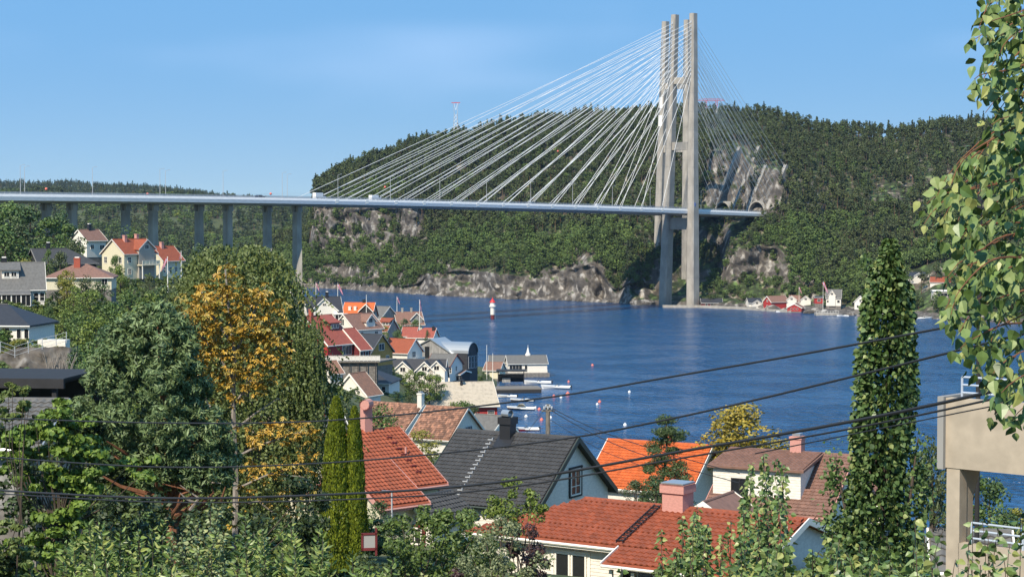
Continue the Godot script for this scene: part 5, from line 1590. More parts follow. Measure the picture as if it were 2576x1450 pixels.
	# roof ladder
	var la := local_hit(o, 1652, 1276, 2, 0.4); var lb := local_hit(o, 1478, 1350, 2, q.w / 2 + 0.1)
	var lad := MB.new()
	var yo := func(x: float, z: float) -> Vector3: return Vector3(x, q.H - z * q.tp + 0.16, z)
	for s in [-0.17, 0.17]:
		lad.bar(yo.call(la.x + s, 0.3), yo.call(la.x + s, q.w / 2 + 0.2), 0.03, 0.05)
	var lo := part(o, "roof_ladder", lad.mesh(), M.black_metal)
	for k in 15:
		var z0: float = 0.4 + k * 0.25
		lad = MB.new()
		lad.bar(yo.call(la.x - 0.2, z0), yo.call(la.x + 0.2, z0), 0.04, 0.05)
		lad.bar(yo.call(la.x - 0.17, z0), yo.call(la.x - 0.17, z0) + Vector3(0, -0.12, 0.1), 0.03, 0.03)
		lad.bar(yo.call(la.x + 0.17, z0), yo.call(la.x + 0.17, z0) + Vector3(0, -0.12, 0.1), 0.03, 0.03)
		part(lo, "rung", lad.mesh(), M.black_metal)
	# --- black-roofed house
	q = house({"n": "black_roofed_house", "x": 1150, "y": 1079, "d": 138, "t": 30, "x2": 1456, "w": 10.6, "p": 36.5, "wh": 2.9, "ov": 0.5, "og": 0.5, "bh": 0.34, "roof": "roof_black", "tile": "roof_black", "trim": "dark_green", "label": "white clapboard house with big black tiled roof and black chimney"})
	o = q.o
	boards(o, Transform3D(Basis(Vector3.UP, PI / 2), Vector3(q.xr, 0, 0)), func(y: float) -> Array:
		var h: float = q.w / 2 if y < q.wh - 0.3 else (q.H - 0.32 - y) / q.tp
		return [-h, h], -0.2, q.H - 0.4, M.white, 0.21)
	boards(o, Transform3D(Basis(), Vector3(0, 0, q.w / 2)), func(_y: float) -> Array: return [q.xl, q.xr], 0.0, q.wh - 0.2, M.white, 0.21)
	hp = local_hit(o, 1447, 1211, 0, q.xr + 0.04)
	window(o, Transform3D(Basis(Vector3.UP, PI / 2), hp), 1.35, 1.75, 2, 3)
	cm = MB.new()
	cm.box(hp + Vector3(0.02, 1.0, 0), Vector3(0.14, 0.12, 1.9)); cm.box(hp + Vector3(0.02, -1.0, 0), Vector3(0.12, 0.1, 1.8))
	cm.box(hp + Vector3(0.015, 0, 0.86), Vector3(0.09, 1.9, 0.16)); cm.box(hp + Vector3(0.015, 0, -0.86), Vector3(0.09, 1.9, 0.16))
	part(o, "window_trim", cm.mesh(), M.black_wood)
	cp = local_hit(o, 1276, 1095, 2, 0.35)
	ch = MB.new()
	ch.box(Vector3(cp.x, q.H + 0.3, 0.3), Vector3(0.85, 1.7, 0.85)); ch.box(Vector3(cp.x, q.H + 0.9, 0.3), Vector3(1.05, 0.5, 1.05))
	cho = part(o, "chimney", ch.mesh(), M.black_metal)
	ch = MB.new()
	ch.tube(Vector3(cp.x - 0.35, q.H + 1.38, 0.3), Vector3(cp.x + 0.35, q.H + 1.38, 0.5), 0.27, 0.27, 10)
	part(cho, "chimney_cowl", ch.mesh(), M.zinc)
	ch = MB.new()
	ch.box(Vector3(cp.x, q.H - 0.9 * q.tp + 0.12, 0.9), Vector3(1.3, 0.04, 1.1), Basis(Vector3.RIGHT, atan(q.tp)))
	part(cho, "flashing", ch.mesh(), M.black_metal)
	for k in 14:
		var z0: float = 0.8 + k * 0.34
		var st := MB.new()
		st.box(Vector3(cp.x - 1.1, q.H - z0 * q.tp + 0.13, z0), Vector3(0.4, 0.06, 0.12)); st.box(Vector3(cp.x - 1.1 + 0.17, q.H - z0 * q.tp + 0.2, z0), Vector3(0.05, 0.16, 0.12))
		part(o, "roof_step", st.mesh(), M.steel_grey)
	ch = MB.new()
	ch.tube(Vector3(q.xr - 0.2, q.wh - 0.6, -q.w / 2 - 0.35), Vector3(q.xr - 0.2, -0.5, -q.w / 2 - 0.1), 0.05, 0.05, 6)
	part(o, "downpipe", ch.mesh(), M.black_metal)
	# its small gabled porch
	q = house({"n": "gabled_porch", "x": 1021, "y": 1256, "d": 116, "t": -56, "L": 4.6, "w": 3.4, "p": 34, "wh": 2.3, "ov": 0.4, "og": 0.45, "bh": 0.24, "roof": "roof_black", "tile": "roof_black", "trim": "dark_green", "cat": "porch", "label": "small white gabled outbuilding with black tiles by the black-roofed house"})
	o = q.o
	boards(o, Transform3D(Basis(Vector3.UP, -PI / 2), Vector3(q.xl, 0, 0)), func(y: float) -> Array:
		var h: float = q.w / 2 if y < q.wh - 0.3 else (q.H - 0.3 - y) / q.tp
		return [-h, h], -0.6, q.H - 0.35, M.white, 0.16)
	window(o, Transform3D(Basis(Vector3.UP, -PI / 2), Vector3(q.xl - 0.04, 1.25, 0.35)), 1.0, 0.95, 2, 2)
	cm = MB.new()
	cm.box(Vector3(q.xl - 0.05, 1.85, 0.35), Vector3(0.12, 0.16, 1.5)); cm.box(Vector3(q.xl - 0.05, 1.2, -0.33), Vector3(0.1, 1.2, 0.22)); cm.box(Vector3(q.xl - 0.05, 1.2, 1.03), Vector3(0.1, 1.2, 0.22))
	part(o, "window_trim", cm.mesh(), M.dark_red_wood)
	# --- terracotta house behind the clipped conifers
	q = house({"n": "terracotta_house", "x": 797, "y": 1094, "d": 124, "t": -42, "x2": 1004, "w": 9.0, "p": 33, "wh": 3.0, "og": 0.4, "bh": 0.24, "roof": "roof_terracotta", "tile": "roof_terracotta", "trim": "pink_render", "wall": "cream", "label": "cream house with terracotta tiled roof and round pink chimney"})
	o = q.o
	cp = local_hit(o, 921, 1085, 2, 0.0)
	ch = MB.new()
	ch.box(Vector3(cp.x, q.H + 0.7, 0), Vector3(0.62, 2.4, 0.5))
	cho = part(o, "chimney", ch.mesh(), M.pink_render)
	ch = MB.new()
	ch.tube(Vector3(cp.x - 0.55, q.H + 1.75, 0.5), Vector3(cp.x + 0.2, q.H + 1.75, 0.0), 0.34, 0.34, 12)
	ch.tube(Vector3(cp.x - 0.5, q.H + 1.75, 0.46), Vector3(cp.x - 0.52, q.H + 1.75, 0.47), 0.34, 0.3, 12, true)
	part(cho, "chimney_cowl", ch.mesh(), M.pink_render)
	for k in 7:
		var z0: float = 0.9 + k * 0.5
		var st := MB.new()
		st.box(Vector3(cp.x + 1.2, q.H - z0 * q.tp + 0.14, z0), Vector3(0.36, 0.07, 0.16))
		part(o, "roof_step", st.mesh(), M.dark_red_wood)
	var vp := local_hit(o, 1028, 1170, 1, q.H - 2.0)
	ch = MB.new()
	ch.tube(Vector3(q.R / 2 - 1.4, q.H - 2.4 * q.tp, 2.4), Vector3(q.R / 2 - 1.4, q.H - 2.4 * q.tp + 0.6, 2.4), 0.07, 0.07, 8)
	part(o, "roof_vent", ch.mesh(), M.pink_render)
	q = house({"n": "terracotta_lean_to", "x": 856, "y": 1166, "d": 117, "t": -42, "x2": 978, "w": 7.0, "p": 30, "wh": 2.4, "roof": "roof_terracotta", "tile": "roof_terracotta", "trim": "pink_render", "wall": "cream", "label": "lower terracotta roofed extension in front of the cream house"})
	# --- bright orange roof
	q = house({"n": "bright_orange_house", "x": 1529, "y": 1103, "d": 182, "t": 28, "x2": 1794, "w": 9.4, "p": 36, "wh": 2.8, "ov": 0.5, "bh": 0.4, "roof": "roof_orange", "tile": "roof_orange", "label": "white house with vivid orange tiled roof beside the water", "chim": [[0.15, -0.3, 0.7, 0.7, 1.3, "brick", "zinc"]]})
	# --- brown house with long dormer
	q = house({"n": "brown_tiled_house", "x": 1838, "y": 1125, "d": 152, "t": 28, "x2": 2150, "w": 10.4, "p": 35, "wh": 2.9, "ov": 0.5, "bh": 0.3, "roof": "roof_brown", "tile": "roof_brown", "trim": "pink_render", "label": "white house with brown tiled roof and long white dormer", "chim": [[0.1, 0.1, 0.9, 0.9, 1.3, "pink_render", "zinc"]]})
	o = q.o
	var d0 := local_hit(o, 1800, 1200, 2, 3.9); var d1 := local_hit(o, 2020, 1210, 2, 3.9)
	var du := (d0.x + d1.x) / 2; var dw := d1.x - d0.x
	shed_dormer(q, [du, dw, 4.4, 2.1, 0, "white"])
	var yb: float = q.H - 4.4 * q.tp
	hp = local_hit(o, 1860, 1224, 2, 4.43)
	window(o, Transform3D(Basis(), hp), 1.25, 1.25, 2, 1, M.black_wood)
	boards(o, Transform3D(Basis(), Vector3(0, 0, 4.4)), func(_y: float) -> Array: return [du - dw / 2, du + dw / 2], yb + 0.1, yb + 2.05, M.white, 0.2)
	tiles(o, "roof_brown", Vector3(du - dw / 2 - 0.3, q.H + 0.05, 0.05), Vector3.RIGHT, Vector3(0, (yb + 2.2 - q.H) / 4.7, 1).normalized(), 4.75, func(_v: float) -> float: return 0.0, func(_v: float) -> float: return dw + 0.6, 0.34, 0.38)
	house({"n": "brown_gable_outbuilding", "x": 1768, "y": 1262, "d": 118, "t": -62, "L": 5.0, "w": 3.6, "p": 33, "wh": 2.2, "roof": "roof_brown", "label": "small white gable with brown roof before the long-dormered house", "cat": "porch"})
	house({"n": "right_brown_house", "x": 2120, "y": 1148, "d": 170, "t": 20, "x2": 2250, "w": 9, "p": 34, "wh": 3, "roof": "roof_brown", "label": "brown roofed house behind the poplar, next to the long dormer", "tile": "roof_brown"})
	house({"n": "grey_shed", "x": 2336, "y": 1331, "d": 60, "t": 10, "L": 2.5, "w": 3, "p": 25, "wh": 2.0, "roof": "roof_grey", "tile": "roof_grey", "cat": "shed", "label": "small white shed with grey tiled roof beside the concrete block"})
	# --- concrete building at the edge
	var cb := thing("concrete_block", "tan concrete apartment block corner with stacked balconies", "building", at(2380, 1012, 40), -deg_to_rad(42))
	var pt := cb.position
	var up := MB.new()
	up.box(Vector3(4.0, -0.62, -0.12), Vector3(8.0, 1.44, 0.24))
	part(cb, "upper_parapet", up.mesh(), M.concrete_tan)
	up = MB.new()
	up.box(Vector3(-0.07, -0.62, -0.5), Vector3(0.14, 1.5, 1.2))
	part(cb, "parapet_end", up.mesh(), M.concrete_dark)
	up = MB.new()
	up.box(Vector3(4.0, -1.22, -1.6), Vector3(8.0, 0.2, 2.7))
	part(cb, "balcony_floor", up.mesh(), M.concrete_tan)
	up = MB.new()
	up.box(Vector3(4.0, -4.1, -1.6), Vector3(8.0, 0.2, 2.7))
	part(cb, "balcony_floor", up.mesh(), M.concrete_tan)
	up = MB.new()
	up.prism([Vector3(0.02, -1.34, -0.02), Vector3(0.32, -1.34, -0.02), Vector3(0.32, -7.0, -0.02), Vector3(0.02, -7.0, -0.02)], Vector3(0, 0, -0.3))
	part(cb, "column", up.mesh(), M.concrete_tan)
	up = MB.new()
	up.prism([Vector3(0.16, -1.33, -0.3), Vector3(0.16, -1.33, -1.0), Vector3(0.16, -2.0, -0.62), Vector3(0.16, -7.0, -0.62), Vector3(0.16, -7.0, -0.3)], Vector3(0.14, 0, 0))
	part(cb, "bracket_wall", up.mesh(), M.concrete_tan)
	up = MB.new()
	up.box(Vector3(4.15, -3.75, -0.14), Vector3(7.7, 1.75, 0.24))
	part(cb, "lower_parapet", up.mesh(), M.concrete_tan)
	up = MB.new()
	up.box(Vector3(-0.06, -4.6, -0.4), Vector3(0.12, 6.4, 0.2))
	part(cb, "corner_strip", up.mesh(), M.wood_grey)
	up = MB.new()
	up.box(Vector3(6.5, -3.0, -6.0), Vector3(6.0, 10.0, 6.0))
	part(cb, "wall", up.mesh(), M.concrete_tan)
	for lv in [[0.1, 0.3, 0.42], [-2.88, 0.55, 0.42]]:
		var y0: float = lv[0]
		for k in 3:
			up = MB.new()
			up.tube(Vector3(lv[1], y0 + 0.12 + k * 0.16, -0.12), Vector3(7.5, y0 + 0.12 + k * 0.16, -0.12), 0.022, 0.022, 8)
			part(cb, "rail", up.mesh(), M.rail_blue)
		for k in 7:
			up = MB.new()
			up.tube(Vector3(lv[1] + k * 1.15, y0 - 0.05, -0.12), Vector3(lv[1] + k * 1.15, y0 + 0.44, -0.12), 0.026, 0.026, 8)
			part(cb, "rail_post", up.mesh(), M.rail_blue)
		for k in 2:
			up = MB.new()
			up.tube(Vector3(lv[1], y0 + 0.12 + k * 0.3, -2.9), Vector3(7.5, y0 + 0.12 + k * 0.3, -2.9), 0.022, 0.022, 8)
			part(cb, "rail", up.mesh(), M.rail_blue)
	# --- left: carport and low tiled roof
	var cpn := thing("carport", "flat black carport roof with ribbed underside", "carport", at(20, 951, 84), deg_to_rad(-7))
	up = MB.new()
	up.box(Vector3(-1.5, -0.2, 0), Vector3(8.0, 0.42, 0.2))
	part(cpn, "fascia", up.mesh(), M.black_wood)
	up = MB.new()
	up.box(Vector3(-1.5, -0.05, -2.6), Vector3(7.8, 0.1, 5.0))
	part(cpn, "roof_deck", up.mesh(), M.black_wood)
	for k in 9:
		up = MB.new()
		up.box(Vector3(-5.0 + k * 0.86, -0.22, -2.6), Vector3(0.12, 0.2, 5.0))
		part(cpn, "rafter", up.mesh(), M.black_wood)
	up = MB.new()
	up.box(Vector3(-1.5, -1.8, -5.0), Vector3(7.8, 3.0, 0.2))
	part(cpn, "back_wall", up.mesh(), M.black_wood)
	for k in 2:
		up = MB.new()
		up.box(Vector3(-5.0 + k * 7.0, -2.0, -0.2), Vector3(0.2, 3.4, 0.2))
		part(cpn, "post", up.mesh(), M.black_wood)
	house({"n": "grey_tiled_house", "x": -80, "y": 1003, "d": 78, "t": 4, "x2": 172, "w": 6.4, "p": 22, "wh": 2.6, "roof": "roof_grey", "tile": "roof_grey", "wall": "grey_wood", "trim": "zinc", "label": "low house with grey tiled roof in front of the black carport"})
	# rock wall under the bungalow, with a wire fence on top
	var rw := thing("rock_wall", "dark cut rock face below the white bungalow", "rock face", at(80, 930, 226))
	var nz := noise(77, 0.35, 4)
	var rows := []
	for j in 15:
		var row := []
		for i in 40:
			var px := -60.0 + i * 6.2
			var p := at(px, lerpf(965.0, 872.0 + 22.0 * smoothstep(60.0, -20.0, px), j / 14.0), 226.0 + j * 0.25) - rw.position
			var a := nz.get_noise_3d(p.x, p.y, p.z)
			row.append(p + Vector3(0, a * 0.4, a * 1.4 - (2.5 if i == 39 else 0.0)))
		rows.append(row)
	part(rw, "rock", grid_mesh(rows, func(_p: Vector3, _n: Vector3) -> Color: return Color(0.9, 0.9, 0.9)), M.rock)
	var fe := thing("wire_fence", "grey wire fence along the top of the rock face", "fence", at(80, 868, 224))
	var fp := []
	for pxy in [[-30, 866], [0, 866], [36, 879], [70, 868], [105, 858], [140, 850], [166, 842]]:
		fp.append(at(pxy[0], pxy[1] + 20, 224) - fe.position)
	for i in fp.size():
		var m := MB.new()
		m.tube(fp[i], fp[i] + Vector3(0, 1.3, 0), 0.045, 0.045, 6)
		part(fe, "post", m.mesh(), M.steel_grey)
		if i > 0:
			for y in [0.25, 0.75, 1.25]:
				m = MB.new()
				m.tube(fp[i - 1] + Vector3(0, y, 0), fp[i] + Vector3(0, y, 0), 0.022, 0.022, 4)
				part(fe, "wire", m.mesh(), M.steel_grey)
	# bare dead shrubs before the rock
	for k in 3:
		var bp := at([128.0, 150.0, 172.0][k], 955, 215)
		var dt := thing("bare_shrub", "leafless pale shrub in front of the dark rock face", "shrub", bp, 0.0, "leafless shrubs by the rock face")
		for j in 5:
			var m := MB.new()
			var a := rng.randf_range(-0.6, 0.6)
			var p1 := Vector3(a * 0.8, 1.5, rng.randf_range(-0.3, 0.3)); var p2 := p1 + Vector3(a * 1.2 + rng.randf_range(-0.4, 0.4), 1.6, 0.2)
			m.tube(Vector3.ZERO, p1, 0.09, 0.06, 5); m.tube(p1, p2, 0.06, 0.03, 5)
			m.tube(p1, p1 + Vector3(rng.randf_range(-0.8, 0.8), 1.2, 0.1), 0.04, 0.02, 4)
			part(dt, "branch", m.mesh(), M.bark_pale)
	# --- utility pole and overhead cables
	var up0 := at(1378, 1016, 150)
	var pole := thing("utility_pole", "weathered wooden utility pole behind the black roof ridge", "pole", up0 - Vector3(0, 9, 0))
	var pm := MB.new()
	pm.tube(Vector3(0, -1, 0), Vector3(0, 9, 0), 0.24, 0.17, 9, true)
	part(pole, "shaft", pm.mesh(), M.wood_grey)
	for k in 5:
		pm = MB.new()
		pm.lathe(Vector3(-0.3 + 0.15 * k, 8.6 + 0.12 * (k % 2), 0.2), [[0.03, 0], [0.07, 0.05], [0.07, 0.2], [0.03, 0.28]], 7)
		part(pole, "insulator", pm.mesh(), M.steel_grey)
	pm = MB.new()
	pm.box(Vector3(0, 8.5, 0.1), Vector3(1.0, 0.12, 0.12))
	part(pole, "cross_arm", pm.mesh(), M.wood_grey)
	wire([[1384, 1024, 150], [1460, 1062, 146], [1560, 1102, 140], [1700, 1146, 132], [1860, 1190, 125]], 0.028, "thin service cable running from the wooden pole over the orange roof", "service cables from the pole")
	wire([[1384, 1030, 150], [1460, 1074, 146], [1560, 1122, 140], [1700, 1170, 132], [1860, 1214, 125]], 0.028, "thin service cable running from the wooden pole over the orange roof", "service cables from the pole")
	wire([[1380, 1052, 150], [1440, 1090, 146], [1520, 1135, 140], [1640, 1180, 132]], 0.02, "thin service cable running from the wooden pole over the orange roof", "service cables from the pole")
	wire([[1372, 1024, 150], [1345, 1062, 148], [1322, 1090, 146]], 0.02, "short stay wire from the wooden pole to the black roof")
	wire([[-900, 989, 37], [-40, 1049, 30], [0, 1051, 29.6], [400, 1063, 26.8], [830, 1057, 24], [1340, 1004, 21], [1700, 945, 19], [2140, 868, 17], [2640, 768, 15], [3300, 598, 12.6]], 0.011, "black overhead cable crossing highest over the strait and poplar")
	wire([[-900, 1087, 37], [-40, 1147, 30], [0, 1150, 29.6], [400, 1174, 26.8], [830, 1163, 24], [1340, 1114, 21], [1700, 1050, 19], [2180, 938, 17], [2640, 822, 15], [3300, 652, 12.6]], 0.011, "black overhead cable crossing the ridge of the black roof")
	wire([[-900, 1169, 37], [-40, 1229, 30], [0, 1233, 29.6], [400, 1252, 26.8], [830, 1243, 24], [1240, 1214, 21], [1700, 1137, 19], [2180, 1052, 17], [2640, 950, 15], [3300, 780, 12.6]], 0.016, "thick twisted overhead cable passing the clapboard gable window")
	wire([[-900, 1178, 37], [-40, 1238, 30], [0, 1241, 29.6], [400, 1262, 26.8], [830, 1257, 24], [1240, 1230, 21], [1700, 1154, 19], [2180, 1070, 17], [2640, 970, 15], [3300, 800, 12.6]], 0.010, "thin overhead cable hanging just under the twisted one")
	wire([[1900, 1140, 18.4], [2140, 1092, 17], [2400, 1040, 16], [2640, 990, 15], [3300, 830, 12.6]], 0.006, "thin overhead wire under the others near the concrete block")
	var sp := thing("dark_pole", "dark pole standing among the birch leaves by the concrete block", "pole", at(2459, 1200, 47))
	pm = MB.new()
	pm.tube(Vector3(0, -2, 0), Vector3(0, 7.2, 0), 0.06, 0.055, 9, true)
	part(sp, "shaft", pm.mesh(), M.black_wood)
	# street lamp and framed board
	var lp := thing("street_lamp", "slim grey street lamp by the small gabled outbuilding", "street lamp", at(985, 1300, 112))
	pm = MB.new()
	pm.tube(Vector3(0, -3, 0), Vector3(0, 1.5, 0), 0.06, 0.045, 8)
	part(lp, "pole", pm.mesh(), M.steel_grey)
	pm = MB.new()
	pm.bar(Vector3(0.02, 1.52, 0), Vector3(-0.58, 1.54, 0), 0.12, 0.06)
	part(lp, "lamp_head", pm.mesh(), M.zinc)
	var nb := thing("framed_board", "grey panel in a dark red frame beside the conifers", "board", at(928, 1362, 56), deg_to_rad(10))
	pm = MB.new()
	for s in [[-0.2, 0, 0.06, 0.5], [0.2, 0, 0.06, 0.8], [0, 0.23, 0.46, 0.06], [0, -0.21, 0.46, 0.08]]:
		pm.box(Vector3(s[0], s[1], 0), Vector3(s[2], s[3], 0.06))
	part(nb, "frame", pm.mesh(), M.dark_red_wood)
	pm = MB.new()
	pm.box(Vector3(0, 0.01, 0), Vector3(0.36, 0.4, 0.02))
	part(nb, "panel", pm.mesh(), M.concrete_dark)

# ---------- trees ----------
var crowns := {}
# a rounded crown about 8 m tall made of leaf clumps; style changes the outline
func crown_mesh(key: String, sd: int, ca: Color, cb: Color, style := 0, k := 34, per := 70, leaf := 0.17) -> ArrayMesh:
	if crowns.has(key): return crowns[key]
	var r := RandomNumberGenerator.new()
	r.seed = sd
	var mb := MB.new()
	for i in k:
		var a := r.randf() * TAU
		var y := r.randf_range(0.6, 7.4)
		var rad := 0.0
		match style:
			0: rad = 2.7 * sin(clampf((y + 0.2) / 8.0, 0, 1) * PI) * sqrt(r.randf())
			1: rad = lerpf(2.2, 0.15, y / 7.6) * r.randf_range(0.4, 1.0)
			2: rad = 3.0 * sqrt(r.randf()) * (1.0 if y < 4.5 else 0.5)
		var s := r.randf_range(0.7, 1.25)
		mb.cloud(r, Vector3(cos(a) * rad, y, sin(a) * rad), Vector3(0.95, 0.7, 0.95) * s * (0.75 if style == 1 else 1.0), per, leaf, ca, cb, 0.5)
	crowns[key] = mb.mesh()
	return crowns[key]
func trunk_mesh(key: String, sd: int, h := 6.0) -> ArrayMesh:
	if crowns.has(key): return crowns[key]
	var r := RandomNumberGenerator.new()
	r.seed = sd
	var mb := MB.new()
	mb.tube(Vector3(0, -1.2, 0), Vector3(0.1, h * 0.5, 0), 0.22, 0.15, 7)
	mb.tube(Vector3(0.1, h * 0.5, 0), Vector3(0, h, 0), 0.15, 0.05, 7)
	for i in 9:
		var y := r.randf_range(h * 0.2, h * 0.85)
		var a := r.randf() * TAU
		mb.tube(Vector3(0.08, y, 0), Vector3(cos(a) * 1.9, y + 1.2, sin(a) * 1.9), 0.08, 0.02, 4)
	crowns[key] = mb.mesh()
	return crowns[key]

const GREENS := [[Color(0.045, 0.085, 0.02), Color(0.12, 0.19, 0.04)], [Color(0.075, 0.12, 0.02), Color(0.2, 0.26, 0.045)], [Color(0.03, 0.062, 0.022), Color(0.08, 0.135, 0.04)], [Color(0.13, 0.145, 0.02), Color(0.3, 0.28, 0.04)], [Color(0.04, 0.062, 0.022), Color(0.1, 0.125, 0.045)]]
func tree(p: Vector3, h: float, g: int, style: int, n: String, label: String, group: String, wide := 1.0, cat := "tree") -> void:
	var t := thing(n, label, cat, p, rng.randf() * TAU, group)
	var v := rng.randi() % 3
	var s := h / 8.0
	part(t, "trunk", trunk_mesh("trunk%d" % v, 40 + v), M.bark, Transform3D(Basis().scaled(Vector3(s, s, s)), Vector3.ZERO))
	part(t, "crown", crown_mesh("c%d_%d_%d" % [g, style, v], 800 + g * 17 + style * 5 + v, GREENS[g][0], GREENS[g][1], style), M.leaf, Transform3D(Basis().scaled(Vector3(s * wide, s, s * wide)), Vector3.ZERO))

func on_land(px: float, d: float) -> Vector3:
	return land(px, d)

func build_trees() -> void:
	rng.seed = 700
	var gp := "trees on the left hillside"
	var kinds := [["leafy_tree", "round mid-green leafy tree in the thicket on the left hillside"], ["leafy_tree", "light green leafy tree in the thicket on the left hillside"], ["dark_tree", "dark green dense tree in the thicket on the left hillside"], ["yellowing_shrub", "yellow-green bush in the thicket on the left hillside"], ["dark_tree", "dull dark green tree in the thicket on the left hillside"]]
	# tall trees behind the hillside houses: px of top, py of top, depth, green, style, width
	for a in [[25, 505, 470, 0, 0, 1.2], [75, 512, 460, 2, 0, 1.1], [118, 545, 440, 0, 0, 1.1], [150, 528, 480, 2, 2, 1.0], [10, 560, 420, 0, 0, 1.2], [165, 560, 450, 0, 0, 1.0], [50, 560, 430, 4, 1, 1.2], [325, 566, 520, 0, 0, 1.0], [185, 600, 430, 4, 0, 0.8], [-10, 520, 460, 0, 0, 1.2], [505, 610, 560, 2, 0, 1.0], [460, 640, 540, 2, 0, 1.0], [485, 625, 600, 4, 1, 1.0]]:
		var p := land(a[0], a[2])
		var tp := at(a[0], a[1], a[2])
		tree(Vector3(tp.x, p.y, p.z), maxf(tp.y - p.y, 3.0), a[3], a[4], "tall_" + kinds[a[3]][0], ["tall broad green tree behind the hillside houses", "", "tall dark tree behind the hillside houses", "", "tall dull dark tree behind the hillside houses"][a[3]], "tall trees behind the hillside houses", a[5])
	# shrubs and trees placed by their tops
	for a in [[150, 630, 400, 4, 0, 1.0], [215, 690, 360, 4, 0, 1.2], [255, 700, 350, 2, 0, 1.2], [290, 640, 420, 0, 0, 0.8], [300, 660, 400, 1, 0, 1.0], [335, 700, 400, 2, 1, 1.2], [375, 690, 400, 4, 0, 1.0], [160, 700, 340, 3, 0, 1.2], [185, 712, 330, 1, 0, 1.2], [225, 720, 320, 1, 0, 1.4], [165, 670, 360, 3, 0, 0.9], [330, 720, 330, 0, 0, 1.3], [375, 730, 320, 1, 0, 1.2], [410, 715, 340, 2, 0, 1.2], [440, 705, 380, 4, 0, 1.0], [285, 760, 290, 0, 0, 1.5], [330, 770, 280, 1, 0, 1.4], [160, 770, 270, 1, 0, 1.2], [200, 780, 265, 0, 0, 1.4], [240, 790, 260, 1, 0, 1.4], [120, 770, 300, 0, 0, 1.0], [60, 765, 305, 1, 0, 1.2], [20, 762, 310, 0, 0, 1.2], [100, 775, 300, 1, 0, 1.1], [280, 815, 240, 2, 0, 1.4], [235, 850, 220, 0, 0, 1.3], [195, 870, 225, 2, 0, 1.0], [345, 830, 230, 0, 0, 1.4], [300, 865, 210, 1, 0, 1.2], [250, 895, 190, 2, 0, 1.2], [210, 905, 185, 0, 0, 1.0], [400, 800, 230, 2, 0, 1.4], [740, 730, 780, 1, 0, 1.3], [757, 735, 760, 0, 0, 1.2], [720, 735, 700, 0, 0, 1.3], [700, 740, 690, 2, 0, 1.3], [50, 850, 232, 3, 0, 1.6], [90, 860, 231, 1, 0, 1.3], [25, 862, 232, 3, 0, 1.2], [140, 862, 230, 3, 0, 1.0], [120, 625, 415, 0, 0, 0.6], [60, 640, 380, 3, 0, 1.2]]:
		var p := land(a[0], a[2])
		var tp := at(a[0], a[1], a[2])
		var hh := clampf(tp.y - p.y, 1.6, 9.0)
		tree(Vector3(tp.x, tp.y - hh, p.z), hh, a[3], a[4], kinds[a[3]][0], kinds[a[3]][1], gp, a[5] * clampf(3.5 / hh, 0.8, 1.8))
	# low undergrowth over the hillside
	var xf := []; var tc := []
	for i in 2600:
		var px := rng.randf_range(-60, 800)
		var d := rng.randf_range(60, 620)
		if d > 420 and px > 500: continue
		var p := land(px, d)
		if near_house(p, 1.6): continue
		var s := rng.randf_range(0.14, 0.32)
		xf.append(Transform3D(Basis(Vector3.UP, rng.randf() * TAU).scaled(Vector3(s * 1.5, s, s * 1.5)), p))
		var tn := rng.randf_range(0.7, 1.4)
		var yl := rng.randf_range(0.0, 0.5)
		tc.append(Color(tn * (1.0 + yl), tn * (1 + yl * 0.3), tn))
	for i in 1500:
		var px := rng.randf_range(760, 2600)
		var d := rng.randf_range(60, 640)
		if px > 1250 and px < 1680 and d < 112: continue
		var p := land(px, d)
		if p.y < 1.8 or near_house(p, 1.2): continue
		var s := rng.randf_range(0.12, 0.26)
		xf.append(Transform3D(Basis(Vector3.UP, rng.randf() * TAU).scaled(Vector3(s * 1.4, s, s * 1.4)), p))
		var tn := rng.randf_range(0.7, 1.3)
		tc.append(Color(tn * 1.1, tn, tn))
	scatter("undergrowth", crown_mesh("under", 991, Color(0.045, 0.085, 0.018), Color(0.11, 0.165, 0.035), 2, 16, 40, 0.42), M.leaf, xf, tc, "low green scrub covering the ground between the houses", "undergrowth")
	# garden bushes and trees of the village
	var vg := "garden bushes among the village houses"
	for a in [[985, 925, 470, 1, 1.6], [1005, 940, 462, 0, 1.6], [1030, 928, 462, 1, 1.6], [1055, 932, 462, 0, 1.6], [1080, 935, 462, 1, 1.4], [1098, 940, 465, 0, 1.2], [970, 986, 420, 4, 1.6], [1000, 982, 415, 2, 1.8], [1030, 992, 412, 4, 1.4], [865, 1012, 250, 4, 1.3], [890, 1008, 255, 2, 1.2], [905, 1022, 250, 4, 1.2], [1140, 1004, 300, 1, 1.2], [1165, 1006, 300, 0, 1.2], [1185, 1014, 298, 4, 1.0], [965, 795, 600, 0, 1.2], [1020, 800, 620, 2, 1.3], [1045, 802, 615, 0, 1.2], [995, 808, 600, 1, 1.2], [965, 815, 560, 1, 1.2], [1000, 826, 560, 0, 1.2], [1075, 828, 545, 2, 0.5], [850, 795, 600, 3, 0.8], [870, 770, 620, 4, 0.8], [1195, 925, 600, 1, 1.0], [1205, 945, 590, 0, 1.2], [1215, 935, 600, 2, 1.0], [950, 905, 470, 0, 1.0], [812, 893, 412, 3, 0.8], [775, 790, 560, 0, 1.2], [760, 770, 570, 0, 1.4]]:
		var p := land(a[0], a[2])
		var tp := at(a[0], a[1], a[2])
		var hh := clampf(tp.y - p.y, 1.8, 7.0)
		tree(Vector3(tp.x, tp.y - hh, p.z), hh, a[3], 0, "garden_bush", ["round mid-green bush in a village garden", "light green bush in a village garden", "dark green bush in a village garden", "yellowish bush in a village garden", "dull dark bush in a village garden"][a[3]], vg, a[4] * clampf(3.0 / hh, 0.8, 1.8), "bush")
